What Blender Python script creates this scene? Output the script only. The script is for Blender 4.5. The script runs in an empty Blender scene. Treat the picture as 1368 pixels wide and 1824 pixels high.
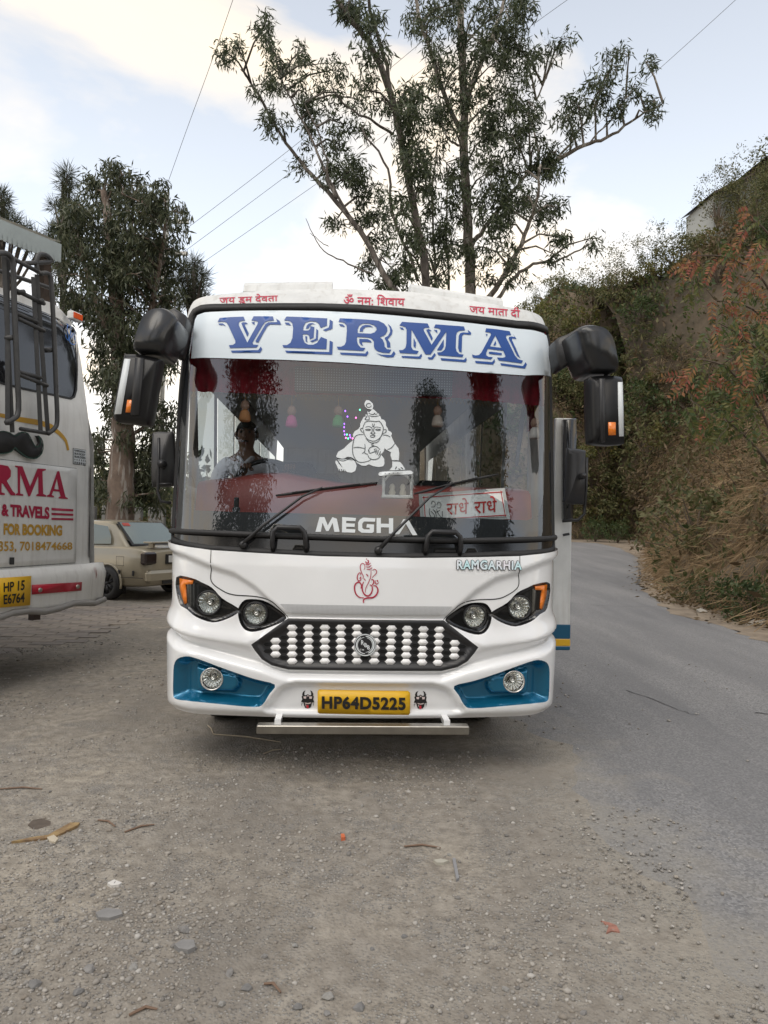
import bpy, math, random
import numpy as np
from mathutils import Vector, Matrix
from mathutils.geometry import delaunay_2d_cdt

scene = bpy.context.scene
COL = scene.collection
rng = np.random.default_rng(7)
random.seed(7)

# ------------------------------------------------------------------ camera
F_PX, CX, CY = 1265.0, 684.0, 912.0          # focal length and centre in photo pixels (1368 x 1824)
HC, PITCH, ROLL = 1.45, math.atan(23 / 1265), 0.022
_f = np.array([0, math.cos(PITCH), math.sin(PITCH)])
_u0 = np.array([0, -math.sin(PITCH), math.cos(PITCH)])
_r0 = np.array([1.0, 0, 0])
_r = math.cos(ROLL) * _r0 + math.sin(ROLL) * _u0
_u = -math.sin(ROLL) * _r0 + math.cos(ROLL) * _u0
CAM = np.array([0, 0, HC])
cd = bpy.data.cameras.new('camera')
cd.sensor_fit = 'VERTICAL'; cd.sensor_height = 36; cd.sensor_width = 27
cd.lens = F_PX / 1824 * 36
cd.clip_start = 0.05; cd.clip_end = 3000
cam = bpy.data.objects.new('camera', cd); COL.objects.link(cam)
cam.matrix_world = Matrix([[_r[0], _u[0], -_f[0], 0], [_r[1], _u[1], -_f[1], 0], [_r[2], _u[2], -_f[2], HC], [0, 0, 0, 1]])
scene.camera = cam

# ------------------------------------------------------------------ sky, sun, exposure
SUN_AZ, SUN_EL = math.radians(205), math.radians(56)     # veiled evening sun behind the camera, a little to the left
world = bpy.data.worlds.new('World'); scene.world = world; world.use_nodes = True
nt = world.node_tree; nt.nodes.clear()
def wn(t, **kw):
    n = nt.nodes.new(t)
    for k, v in kw.items(): setattr(n, k, v)
    return n
w_out = wn('ShaderNodeOutputWorld'); w_bg = wn('ShaderNodeBackground')
sky = wn('ShaderNodeTexSky', sky_type='NISHITA', sun_disc=False, sun_elevation=SUN_EL, sun_rotation=SUN_AZ,
         altitude=900, air_density=1.0, dust_density=2.0, ozone_density=1.0)
hsv = wn('ShaderNodeHueSaturation'); hsv.inputs['Saturation'].default_value = 0.5; hsv.inputs['Value'].default_value = 0.75
nt.links.new(sky.outputs[0], hsv.inputs['Color'])
tc = wn('ShaderNodeTexCoord'); sz_ = wn('ShaderNodeSeparateXYZ'); nt.links.new(tc.outputs['Generated'], sz_.inputs[0])
hz = wn('ShaderNodeValToRGB')                              # haze: thick and pale low down, thin and bluer overhead, same all round
hz.color_ramp.elements[0].position = 0.0; hz.color_ramp.elements[0].color = (0.60, 0.565, 0.50, 1)
hz.color_ramp.elements[1].position = 0.62; hz.color_ramp.elements[1].color = (0.245, 0.26, 0.28, 1)
e_ = hz.color_ramp.elements.new(0.30); e_.color = (0.385, 0.412, 0.435, 1)
nt.links.new(sz_.outputs['Z'], hz.inputs[0])
hm = wn('ShaderNodeVectorMath', operation='SCALE'); hm.inputs['Scale'].default_value = 11.0; nt.links.new(hz.outputs[0], hm.inputs[0])
veil = wn('ShaderNodeMix', data_type='RGBA', blend_type='ADD'); veil.inputs[0].default_value = 1.0
nt.links.new(hsv.outputs[0], veil.inputs[6]); nt.links.new(hm.outputs[0], veil.inputs[7])
mp = wn('ShaderNodeMapping'); mp.inputs['Scale'].default_value = (1, 1, 2.0)
mp.inputs['Location'].default_value = (0.35, 0.2, 0.55)
nz = wn('ShaderNodeTexNoise'); nz.inputs['Scale'].default_value = 1.7; nz.inputs['Detail'].default_value = 7; nz.inputs['Roughness'].default_value = 0.55
nz.inputs['Distortion'].default_value = 0.4
rp = wn('ShaderNodeValToRGB'); rp.color_ramp.elements[0].position = 0.46; rp.color_ramp.elements[1].position = 0.72
nt.links.new(tc.outputs['Generated'], mp.inputs[0]); nt.links.new(mp.outputs[0], nz.inputs['Vector']); nt.links.new(nz.outputs[0], rp.inputs[0])
mx = wn('ShaderNodeMix', data_type='RGBA')
mx.inputs[7].default_value = (11.5, 9.1, 5.9, 1)           # sunlit evening cloud
nt.links.new(rp.outputs[0], mx.inputs[0]); nt.links.new(veil.outputs[2], mx.inputs[6])
w_bg.inputs['Strength'].default_value = 0.1
nt.links.new(mx.outputs[2], w_bg.inputs['Color']); nt.links.new(w_bg.outputs[0], w_out.inputs[0])

sl = bpy.data.lights.new('sun', 'SUN'); sl.energy = 0.9; sl.angle = math.radians(40); sl.color = (1, 0.94, 0.85)
sun = bpy.data.objects.new('sun', sl); COL.objects.link(sun)
sd = Vector((math.sin(SUN_AZ) * math.cos(SUN_EL), math.cos(SUN_AZ) * math.cos(SUN_EL), math.sin(SUN_EL)))
sun.rotation_euler = sd.to_track_quat('Z', 'Y').to_euler(); sun.location = (6, 10, 30)
scene.view_settings.view_transform = 'Standard'; scene.view_settings.look = 'None'
scene.view_settings.exposure = 0.68; scene.view_settings.gamma = 1; scene.view_settings.use_curve_mapping = False
scene.render.film_transparent = False
scene.cycles.max_bounces = 8; scene.cycles.transparent_max_bounces = 12
scene.cycles.use_denoising = True

# ------------------------------------------------------------------ materials
def mat(name, col, rough=0.5, metal=0.0, coat=0.0, spec=0.5, var=0.0, vscale=6.0, col2=None, bump=0.0, bscale=40.0, detail=4.0, trans=None):
    m = bpy.data.materials.get(name)
    if m: return m
    m = bpy.data.materials.new(name); m.use_nodes = True
    t = m.node_tree; b = t.nodes['Principled BSDF']
    b.inputs['Base Color'].default_value = (*col, 1); b.inputs['Roughness'].default_value = rough
    b.inputs['Metallic'].default_value = metal; b.inputs['Coat Weight'].default_value = coat
    b.inputs['Coat Roughness'].default_value = 0.05; b.inputs['Specular IOR Level'].default_value = spec
    if var or col2 or bump:
        tcn = t.nodes.new('ShaderNodeTexCoord')
    if var or col2:
        n = t.nodes.new('ShaderNodeTexNoise'); n.inputs['Scale'].default_value = vscale; n.inputs['Detail'].default_value = detail
        n.inputs['Roughness'].default_value = 0.6
        t.links.new(tcn.outputs['Object'], n.inputs['Vector'])
        r = t.nodes.new('ShaderNodeValToRGB'); r.color_ramp.elements[0].position = 0.35; r.color_ramp.elements[1].position = 0.68
        c2 = col2 if col2 else tuple(c * (1 - var) for c in col)
        r.color_ramp.elements[0].color = (*c2, 1); r.color_ramp.elements[1].color = (*col, 1)
        t.links.new(n.outputs[0], r.inputs[0]); t.links.new(r.outputs[0], b.inputs['Base Color'])
    if bump:
        n2 = t.nodes.new('ShaderNodeTexNoise'); n2.inputs['Scale'].default_value = bscale; n2.inputs['Detail'].default_value = 3
        t.links.new(tcn.outputs['Object'], n2.inputs['Vector'])
        bp = t.nodes.new('ShaderNodeBump'); bp.inputs['Strength'].default_value = bump; bp.inputs['Distance'].default_value = 0.02
        t.links.new(n2.outputs[0], bp.inputs['Height']); t.links.new(bp.outputs[0], b.inputs['Normal'])
    return m

def leaf_mat(name, cols, rough=0.5, transl=0.35):
    m = bpy.data.materials.get(name)
    if m: return m
    m = bpy.data.materials.new(name); m.use_nodes = True
    t = m.node_tree; b = t.nodes['Principled BSDF']; out = t.nodes['Material Output']
    g = t.nodes.new('ShaderNodeNewGeometry'); r = t.nodes.new('ShaderNodeValToRGB')
    e = r.color_ramp.elements
    while len(e) < len(cols): e.new(0.5)
    for i, c in enumerate(cols): e[i].position = i / max(1, len(cols) - 1); e[i].color = (*c, 1)
    t.links.new(g.outputs['Random Per Island'], r.inputs[0]); t.links.new(r.outputs[0], b.inputs['Base Color'])
    b.inputs['Roughness'].default_value = rough; b.inputs['Specular IOR Level'].default_value = 0.35
    tr = t.nodes.new('ShaderNodeBsdfTranslucent'); t.links.new(r.outputs[0], tr.inputs[0])
    mxs = t.nodes.new('ShaderNodeMixShader'); mxs.inputs[0].default_value = transl
    t.links.new(b.outputs[0], mxs.inputs[1]); t.links.new(tr.outputs[0], mxs.inputs[2]); t.links.new(mxs.outputs[0], out.inputs[0])
    return m

def glass_mat(name, tint=(0.6, 0.63, 0.63), ior=1.5, rough=0.0):
    m = bpy.data.materials.new(name); m.use_nodes = True
    t = m.node_tree; t.nodes.clear()
    out = t.nodes.new('ShaderNodeOutputMaterial'); tr = t.nodes.new('ShaderNodeBsdfTransparent'); tr.inputs[0].default_value = (*tint, 1)
    gl = t.nodes.new('ShaderNodeBsdfGlossy'); gl.inputs['Roughness'].default_value = rough
    fr = t.nodes.new('ShaderNodeFresnel'); gm = t.nodes.new('ShaderNodeNewGeometry'); mi = t.nodes.new('ShaderNodeMix')   # thin sheet: same reflectance from both sides
    mi.inputs[2].default_value = ior; mi.inputs[3].default_value = 1 / ior; t.links.new(gm.outputs['Backfacing'], mi.inputs[0]); t.links.new(mi.outputs[0], fr.inputs[0])
    mxs = t.nodes.new('ShaderNodeMixShader')
    t.links.new(fr.outputs[0], mxs.inputs[0]); t.links.new(tr.outputs[0], mxs.inputs[1]); t.links.new(gl.outputs[0], mxs.inputs[2])
    t.links.new(mxs.outputs[0], out.inputs[0])
    return m

# ------------------------------------------------------------------ scene helpers
def tag(o, label=None, cat=None, group=None, kind=None):
    if label: o['label'] = label
    if cat: o['category'] = cat
    if group: o['group'] = group
    if kind: o['kind'] = kind
    return o
def empty(name, loc=(0, 0, 0), rz=0.0, label=None, cat=None, group=None):
    o = bpy.data.objects.new(name, None); COL.objects.link(o)
    o.location = loc; o.rotation_euler = (0, 0, rz); o.empty_display_size = 0.2
    return tag(o, label, cat, group)
def link(name, me, m, parent=None):
    if m is not None and not me.materials:
        me.materials.append(m)
    o = bpy.data.objects.new(name, me); COL.objects.link(o)
    if parent: o.parent = parent
    return o
def obj(name, v, f, m, parent=None, smooth=False):
    me = bpy.data.meshes.new(name)
    me.from_pydata([tuple(map(float, p)) for p in v], [], [tuple(map(int, q)) for q in f])
    if smooth: me.polygons.foreach_set('use_smooth', [True] * len(me.polygons))
    me.update()
    return link(name, me, m, parent)
def big(name, V, Fq, m, parent=None, smooth=False):
    """numpy mesh: V (n,3), Fq (k,3 or 4)"""
    V = np.asarray(V, np.float32); Fq = np.asarray(Fq, np.int32); k = Fq.shape[1]
    me = bpy.data.meshes.new(name)
    me.vertices.add(len(V)); me.vertices.foreach_set('co', V.ravel())
    me.loops.add(Fq.size); me.loops.foreach_set('vertex_index', Fq.ravel())
    me.polygons.add(len(Fq)); me.polygons.foreach_set('loop_start', np.arange(0, Fq.size, k, dtype=np.int32))
    me.polygons.foreach_set('loop_total', np.full(len(Fq), k, np.int32))
    if smooth: me.polygons.foreach_set('use_smooth', np.ones(len(Fq), bool))
    me.update(calc_edges=True); me.validate()
    return link(name, me, m, parent)
class MB:
    """collects simple shapes into one mesh"""
    def __init__(s): s.v = []; s.f = []
    def add(s, v, f):
        n = len(s.v); s.v += [tuple(p) for p in v]; s.f += [tuple(i + n for i in q) for q in f]; return s
    def box(s, c, d, rz=0.0, bev=0.0):
        cx, cy, cz = c; x, y, z = d[0] / 2, d[1] / 2, d[2] / 2
        b = min(bev, x * .9, y * .9, z * .9)
        ca, sa = math.cos(rz), math.sin(rz)
        if b <= 0:
            P = [(sx * x, sy * y, sz * z) for sz in (-1, 1) for sx, sy in ((-1, -1), (1, -1), (1, 1), (-1, 1))]
            Q = [(3, 2, 1, 0), (4, 5, 6, 7), (0, 1, 5, 4), (1, 2, 6, 5), (2, 3, 7, 6), (3, 0, 4, 7)]
        else:
            def ring(zz, ins):
                X, Y = x - ins, y - ins
                return [(-X + b, -Y, zz), (X - b, -Y, zz), (X, -Y + b, zz), (X, Y - b, zz), (X - b, Y, zz), (-X + b, Y, zz), (-X, Y - b, zz), (-X, -Y + b, zz)]
            P = ring(-z, b * .8) + ring(-z + b, 0) + ring(z - b, 0) + ring(z, b * .8)
            Q = [tuple(range(7, -1, -1)), tuple(range(24, 32))]
            for r in range(3):
                for i in range(8): Q.append((r * 8 + i, r * 8 + (i + 1) % 8, r * 8 + 8 + (i + 1) % 8, r * 8 + 8 + i))
        return s.add([(cx + p[0] * ca - p[1] * sa, cy + p[0] * sa + p[1] * ca, cz + p[2]) for p in P], Q)
    def tube(s, pts, r, n=8, caps=True):
        v, f = tube(pts, r, n, caps); return s.add(v, f)
    def lathe(s, prof, c=(0, 0, 0), axis='z', n=20):
        v = []; f = []
        for r, h in prof:
            for i in range(n):
                a = 2 * math.pi * i / n; p = (r * math.cos(a), r * math.sin(a), h)
                if axis == 'y': p = (p[0], p[2], p[1])
                if axis == 'x': p = (p[2], p[0], p[1])
                v.append((p[0] + c[0], p[1] + c[1], p[2] + c[2]))
        for k in range(len(prof) - 1):
            for i in range(n):
                q = (k * n + i, k * n + (i + 1) % n, (k + 1) * n + (i + 1) % n, (k + 1) * n + i)
                f.append(q if axis != 'y' else q[::-1])
        return s.add(v, f)
    def build(s, name, m, parent=None, smooth=False): return obj(name, s.v, s.f, m, parent, smooth)
def tube(pts, r, n=8, caps=True):
    P = [np.array(p, float) for p in pts]; k = len(P)
    R = [r] * k if np.isscalar(r) else list(r)
    V = []; Fc = []; up = None
    for i in range(k):
        d = P[min(i + 1, k - 1)] - P[max(i - 1, 0)]; d = d / (np.linalg.norm(d) + 1e-9)
        if up is None:
            up = np.array([0, 0, 1.0]) if abs(d[2]) < .9 else np.array([1.0, 0, 0])
        a = np.cross(d, up); a /= np.linalg.norm(a) + 1e-9; b = np.cross(a, d); up = b
        for j in range(n):
            t = 2 * math.pi * j / n
            V.append(P[i] + R[i] * (math.cos(t) * a + math.sin(t) * b))
    for i in range(k - 1):
        for j in range(n):
            Fc.append((i * n + j, i * n + (j + 1) % n, (i + 1) * n + (j + 1) % n, (i + 1) * n + j))
    if caps: Fc += [tuple(range(n - 1, -1, -1)), tuple((k - 1) * n + j for j in range(n))]
    return V, Fc
def crom(pts, sub=6, closed=False):
    P = [np.array(p, float) for p in pts]; n = len(P)
    if n < 3 and not closed: return P
    out = []
    rngk = n if closed else n - 1
    for i in range(rngk):
        p0 = P[(i - 1) % n] if closed or i > 0 else P[0]; p1 = P[i]; p2 = P[(i + 1) % n]
        p3 = P[(i + 2) % n] if closed or i + 2 < n else P[-1]
        for k in range(sub):
            t = k / sub
            out.append(0.5 * ((2 * p1) + (-p0 + p2) * t + (2 * p0 - 5 * p1 + 4 * p2 - p3) * t * t + (-p0 + 3 * p1 - 3 * p2 + p3) * t ** 3))
    if not closed: out.append(P[-1])
    return out
def inpoly(P, poly):
    P = np.asarray(P, float); poly = np.asarray(poly, float); c = np.zeros(len(P), bool); j = len(poly) - 1
    for i in range(len(poly)):
        xi, yi = poly[i]; xj, yj = poly[j]
        if yi != yj:
            c ^= ((yi > P[:, 1]) != (yj > P[:, 1])) & (P[:, 0] < (xj - xi) * (P[:, 1] - yi) / (yj - yi) + xi)
        j = i
    return c
def segdist(P, line, closed=False):
    P = np.asarray(P, float); L = np.asarray(line, float); best = np.full(len(P), 1e9)
    m = len(L) if closed else len(L) - 1
    for i in range(m):
        a = L[i]; b = L[(i + 1) % len(L)]; ab = b - a; t = np.clip(((P - a) @ ab) / (ab @ ab + 1e-12), 0, 1)
        best = np.minimum(best, np.hypot(*(P - a - t[:, None] * ab).T))
    return best
def sdist(P, poly):
    """signed distance, positive inside"""
    d = segdist(P, poly, True); return np.where(inpoly(P, poly), d, -d)
def sstep(x, a, b):
    t = np.clip((x - a) / (b - a), 0, 1); return t * t * (3 - 2 * t)
def resample(poly, h, closed=True):
    out = []; n = len(poly)
    for i in range(n if closed else n - 1):
        a = np.array(poly[i], float); b = np.array(poly[(i + 1) % n], float); k = max(1, int(math.ceil(np.linalg.norm(b - a) / h)))
        for j in range(k): out.append(a + (b - a) * j / k)
    if not closed: out.append(np.array(poly[-1], float))
    return out
def tri2d(outer, holes=(), h=0.05, grid=True, inner_lines=()):
    """triangulate a 2D region with holes -> pts (n,2), tris (k,3)"""
    outer = resample(outer, h * 1.3); H = [resample(q, h * 1.3) for q in holes]
    pts = []; edges = []
    for ring in [outer] + H:
        n0 = len(pts); pts += [tuple(p) for p in ring]; edges += [(n0 + i, n0 + (i + 1) % len(ring)) for i in range(len(ring))]
    if grid:
        O = np.array(outer); lo = O.min(0); hi = O.max(0)
        gx = np.arange(lo[0] + h / 2, hi[0], h); gy = np.arange(lo[1] + h / 2, hi[1], h)
        if len(gx) and len(gy):
            G = np.stack(np.meshgrid(gx, gy), -1).reshape(-1, 2)
            ok = inpoly(G, outer) & (segdist(G, outer, True) > h * .45)
            for q in H: ok &= ~inpoly(G, q) & (segdist(G, q, True) > h * .45)
            if len(inner_lines):
                ok &= segdist(G, inner_lines) > h * .35
            pts += [tuple(p) for p in G[ok]]
    pts += [tuple(p) for p in inner_lines]
    vs, _, fs, _, _, _ = delaunay_2d_cdt([Vector(p) for p in pts], edges, [], 0, 1e-7)
    V = np.array([(p.x, p.y) for p in vs]); T = np.array([f for f in fs if len(f) == 3], int)
    C = V[T].mean(1); ok = inpoly(C, outer)
    for q in H: ok &= ~inpoly(C, q)
    return V, T[ok]

# ------------------------------------------------------------------ photo pixel -> place
def ray(px, py):
    px = np.asarray(px, float); py = np.asarray(py, float)
    return _f * F_PX + (px - CX)[..., None] * _r + (CY - py)[..., None] * _u
def at_depth(px, py, depth):
    d = ray(px, py); return CAM + d * (np.asarray(depth, float) / d[..., 1])[..., None]
def gz(x, y):
    t = np.maximum(0, np.asarray(y, float) - 11.0); return 0.03 * t * t / (t + 3.0) * np.where(t < 40, 1, 40 / np.maximum(t, 40))
def on_ground(px, py):
    d = ray(px, py); z = np.zeros(d.shape[:-1])
    for _ in range(25):
        t = (z - HC) / np.minimum(d[..., 2], -1e-3); p = CAM + d * t[..., None]; z = .5 * z + .5 * gz(p[..., 0], np.minimum(p[..., 1], 80))
    return p
class Frame:
    """upright local frame: x along ex, y along ey (away), z up"""
    def __init__(s, o, ang): s.o = np.array([o[0], o[1], 0.0]); s.a = ang; s.ex = np.array([math.cos(ang), math.sin(ang), 0]); s.ey = np.array([-math.sin(ang), math.cos(ang), 0])
    def loc(s, P): d = P - s.o; return np.stack([d @ s.ex, d @ s.ey, d[..., 2]], -1)
    def px(s, px, py, yl):
        d = ray(px, py); c = CAM - s.o; cy = c @ s.ey; t = (np.asarray(yl, float) - cy) / (d @ s.ey)
        P = c + d * t[..., None]; return np.stack([P @ s.ex, P @ s.ey, P[..., 2]], -1)
def text_mesh(body, offset=0.0, spacing=1.0):
    c = bpy.data.curves.new('lettering', 'FONT'); c.body = body; c.offset = offset; c.space_character = spacing; c.resolution_u = 4
    o = bpy.data.objects.new('lettering', c); COL.objects.link(o)
    me = o.evaluated_get(bpy.context.evaluated_depsgraph_get()).to_mesh()
    V = np.array([v.co[:2] for v in me.vertices]); Fc = [tuple(p.vertices) for p in me.polygons]
    o.to_mesh_clear(); bpy.data.objects.remove(o); bpy.data.curves.remove(c)
    return V, Fc
def text_quad(body, quad, offset=0.0, spacing=1.0, shear=0.0):
    """glyph outlines stretched into a quad (tl, tr, br, bl) -> 2D points, faces"""
    V, Fc = text_mesh(body, offset, spacing); lo = V.min(0); hi = V.max(0); u = (V - lo) / (hi - lo)
    tl, tr, br, bl = [np.array(q, float) for q in quad]
    x = u[:, :1]; y = 1 - u[:, 1:]
    return (tl * (1 - x) + tr * x) * (1 - y) + (bl * (1 - x) + br * x) * y, Fc
def zoomed(pts, ox, oy, sc): return [(ox + a / sc, oy + b / sc) for a, b in pts]
# ================================================================== the white bus
PSI = 0.061
_o = at_depth(649.0, 1275.0, 4.1)
BF = Frame(_o, PSI)
bus = empty('bus', (_o[0], _o[1], 0), PSI, 'white bus facing the road with a blue VERMA banner across its windscreen', 'bus')
BW = 1.165
_xc = BW - 0.20
_xa = np.concatenate([np.linspace(0, _xc, 40, endpoint=False), _xc + (BW - _xc) * np.sin(np.linspace(0, math.pi / 2, 30))])
_ya = 0.09 * (_xa / BW) ** 2 + 0.22 * (1 - np.sqrt(np.clip(1 - (np.clip(_xa - _xc, 0, None) / (BW - _xc)) ** 2, 0, 1)))
_xa = np.append(_xa, BW); _ya = np.append(_ya, _ya[-1] + 0.35)
_sa = np.concatenate([[0], np.cumsum(np.hypot(np.diff(_xa), np.diff(_ya)))])
S1 = _sa[-1] - 0.15; YS1 = _ya[-1] - 0.15
_rz = np.array([.25, .34, .42, .60, .95, 1.2, 1.36, 2.0, 2.60, 2.72, 2.82, 2.90, 2.98, 3.1])
_ry = np.array([.04, .01, .0, .0, .015, .04, .07, .19, .305, .335, .375, .435, .53, .70])
_wz = np.array([.25, .4, .8, 1.3, 2.5, 2.7, 2.85, 2.95]); _ww = np.array([.975, .985, 1.0, 1.02, 1.042, 1.042, 1.03, 1.01])
def rake(z): return np.interp(z, _rz, _ry)
def psurf(s, z, off=0.0):
    s = np.asarray(s, float); z = np.asarray(z, float); a = np.abs(s)
    x = np.interp(a, _sa, _xa); y = np.interp(a, _sa, _ya)
    dx = np.interp(a + .01, _sa, _xa) - np.interp(a - .01, _sa, _xa) + 1e-6; dy = np.interp(a + .01, _sa, _ya) - np.interp(np.maximum(a - .01, 0), _sa, _ya)
    L = np.hypot(dx, dy); nx, ny = dy / L, -dx / L
    tilt = (rake(z + .03) - rake(z - .03)) / .06; c = 1 / np.sqrt(1 + tilt * tilt)
    sg = np.sign(s)
    w = np.interp(z, _wz, _ww)
    return np.stack([sg * (x * w + off * nx), y + rake(z) + off * ny * c, z + off * tilt * c * np.abs(ny)], -1)
def px2sz(pts, yoff=0.0):
    P = np.array(pts, float); yl = np.full(len(P), 0.15)
    for _ in range(40):
        q = BF.px(P[:, 0], P[:, 1], yl); w = np.interp(q[:, 2], _wz, _ww)
        x = np.clip(np.abs(q[:, 0]) / w, 0, BW * 0.9995)
        yn = np.interp(x, _xa[:-1], _ya[:-1]) + rake(q[:, 2]) + yoff; yl = .5 * yl + .5 * yn
    s = np.sign(q[:, 0]) * np.interp(x, _xa[:-1], _sa[:-1])
    return np.stack([s, q[:, 2]], -1)
Z3 = lambda pts: px2sz(zoomed(pts, 280, 950, 3.42))
mir = lambda P: np.stack([-P[::-1, 0], P[::-1, 1]], -1)

M_WHITE = mat('white gelcoat', (.85, .86, .87), .18, coat=.8, var=.03, vscale=3)
M_OLDWHITE = mat('weathered white paint', (.73, .74, .73), .45, var=.14, vscale=5, bump=.05, bscale=60)
M_BLACK = mat('gloss black plastic', (.012, .012, .013), .12, coat=.5)
M_SATIN = mat('satin black plastic', (.022, .022, .024), .38)
def streaky(m, col, dirt, amount=.55):
    t = m.node_tree; b = t.nodes['Principled BSDF']; src = b.inputs['Base Color'].links[0].from_socket; tcn = t.nodes.new('ShaderNodeTexCoord'); mpn = t.nodes.new('ShaderNodeMapping'); mpn.inputs['Scale'].default_value = (22, 22, 1.6)
    t.links.new(tcn.outputs['Object'], mpn.inputs[0]); n = t.nodes.new('ShaderNodeTexNoise'); n.inputs['Scale'].default_value = 1.0; n.inputs['Detail'].default_value = 5; t.links.new(mpn.outputs[0], n.inputs['Vector'])
    r = t.nodes.new('ShaderNodeValToRGB'); r.color_ramp.elements[0].position = .52; r.color_ramp.elements[1].position = .72; r.color_ramp.elements[0].color = (0, 0, 0, 1); r.color_ramp.elements[1].color = (amount,) * 3 + (1,)
    t.links.new(n.outputs[0], r.inputs[0]); mx_ = t.nodes.new('ShaderNodeMix'); mx_.data_type = 'RGBA'; mx_.inputs[7].default_value = (*dirt, 1); t.links.new(r.outputs[0], mx_.inputs[0]); t.links.new(src, mx_.inputs[6]); t.links.new(mx_.outputs[2], b.inputs['Base Color'])
streaky(M_OLDWHITE, None, (.36, .33, .29), .35)
M_RUBBER = mat('black rubber', (.018, .018, .019), .6, bump=.1, bscale=120)
M_CHROME = mat('chrome', (.75, .75, .74), .12, metal=1)
M_STEEL = mat('brushed steel', (.42, .40, .36), .35, metal=1, var=.2, vscale=9)
M_TEAL = mat('teal metallic paint', (.008, .155, .285), .25, metal=.5, coat=.7)
M_AMBER = mat('amber lens', (.85, .22, .02), .2, coat=.5)
M_GAP = mat('panel gap', (.02, .02, .02), .8)
M_VINYLW = mat('white vinyl', (.70, .78, .84), .3)
M_BLUE = mat('blue vinyl', (.012, .07, .30), .35)
M_RED = mat('red vinyl', (.42, .015, .05), .4)
M_REDP = mat('crimson paint', (.50, .02, .06), .5)
M_YEL = mat('plate yellow', (.78, .45, .01), .35)
M_INK = mat('black print', (.012, .012, .012), .5)
M_REFL = mat('reflector bowl', (.9, .9, .88), .06, metal=1.0)
M_LENS = glass_mat('lamp glass', (.93, .94, .93), 1.45)
M_GLASS = glass_mat('windscreen glass', (.74, .78, .80), 2.1)
M_SIDEGLASS = glass_mat('side glass', (.55, .59, .6), 1.5)
M_TEXW = mat('white lettering', (.72, .76, .78), .4)

def patch(name, outer, holes, m, parent, h=.03, surf=psurf, off=0.0, smooth=True, thick=0.0, grid=True):
    V, T = tri2d(outer, holes, h, grid)
    P = surf(V[:, 0], V[:, 1], off)
    if thick:
        B = surf(V[:, 0], V[:, 1], off - thick); n = len(V)
        E = {}
        for t in T:
            for i in range(3):
                e = (t[i], t[(i + 1) % 3]); E[tuple(sorted(e))] = None if tuple(sorted(e)) in E else e
        sides = []
        for e in E.values():
            if e: sides += [(e[0], e[0] + n, e[1]), (e[1], e[0] + n, e[1] + n)]
        P = np.concatenate([P, B]); T = np.concatenate([T, np.array(sides)])
    o = big(name, P, T, m, parent, smooth and not thick)
    return o
def polys(name, plist, m, parent, surf, off, holes=(), conv=px2sz, h=.04):
    VV = []; TT = []; n = 0
    for i, p in enumerate(plist):
        hs = [conv(q) for q in holes[i]] if i < len(holes) else []
        V, T = tri2d(conv(p), hs, h, True); VV.append(surf(V[:, 0], V[:, 1], off)); TT.append(T + n); n += len(V)
    return big(name, np.concatenate(VV), np.concatenate(TT), m, parent)
def strokes(name, lines, m, parent, surf, off, conv=px2sz, sub=5, scale=1.0):
    V = []; Fc = []
    for pts, w in lines:
        c = np.array(crom(pts, sub)); q = conv(c); d = np.gradient(q, axis=0); d /= np.linalg.norm(d, axis=1)[:, None] + 1e-9
        nrm = np.stack([-d[:, 1], d[:, 0]], -1); k = len(q); t = np.linspace(0, 1, k)
        ww = w * scale * (.35 + .65 * np.sin(np.pi * np.clip(t, .06, .94)) ** .45)
        n0 = len(V)
        L = surf(*(q + nrm * ww[:, None] / 2).T, off); R = surf(*(q - nrm * ww[:, None] / 2).T, off)
        for i in range(k): V += [L[i], R[i]]
        for i in range(k - 1): Fc.append((n0 + 2 * i, n0 + 2 * i + 1, n0 + 2 * i + 3, n0 + 2 * i + 2))
    return obj(name, V, Fc, m, parent)
def lettering(name, body, quad, m, parent, surf, off, conv=px2sz, bold=0.0, spacing=1.0):
    P, Fc = text_quad(body, quad, bold, spacing); q = conv(P)
    return obj(name, surf(q[:, 0], q[:, 1], off), Fc, m, parent)
def ngon(c, rx, ry=None, n=24, a0=0.0): ry = ry or rx; return [(c[0] + rx * math.cos(a0 + 2 * math.pi * i / n), c[1] + ry * math.sin(a0 + 2 * math.pi * i / n)) for i in range(n)]

# ---- traced front features (left half, mirrored across the bus)
lampA = Z3(crom([(115, 268), (210, 272), (270, 298), (335, 332), (395, 395), (488, 452), (500, 478), (430, 520), (340, 542), (240, 510), (180, 462), (130, 420)], 3, True))
lampB = Z3(crom([(492, 490), (497, 448), (530, 408), (580, 400), (650, 410), (720, 450), (790, 517), (700, 567), (600, 598), (540, 588), (505, 545)], 3, True))
fogP = Z3(crom([(128, 970), (128, 880), (132, 800), (152, 760), (200, 745), (260, 760), (450, 830), (600, 880), (722, 914), (690, 970), (652, 1028), (600, 1046), (400, 1030), (200, 1010), (140, 1000)], 3, True))
fogI = Z3([(232, 800), (420, 850), (488, 868), (506, 905), (494, 940), (465, 966), (250, 966), (232, 948)])
grl = Z3([(578, 675), (800, 515), (1265, 518)]); grr = Z3([(578, 675), (600, 712), (640, 765), (700, 803), (800, 828), (1265, 834)])
GR = np.concatenate([grl[:-1], mir(grl[:-1]), mir(grr[1:-1])[:: 1], grr[1:-1][::-1]]) if False else np.concatenate([grl[:-1], mir(grl[:-1])[:1], mir(grl[:-1])[1:2], mir(grr[1:-1]), grr[1:-1][::-1]])
def order_poly(L_top, L_bot):
    """closed loop from left-half upper and lower chains (both left -> centre)"""
    T = L_top[:-1]; B = L_bot[1:-1]
    return np.concatenate([T, mir(T), mir(B)[::-1], B[::-1]]) if False else np.concatenate([T, [(-p[0], p[1]) for p in T[::-1]], [(-p[0], p[1]) for p in B], B[::-1]])
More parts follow.
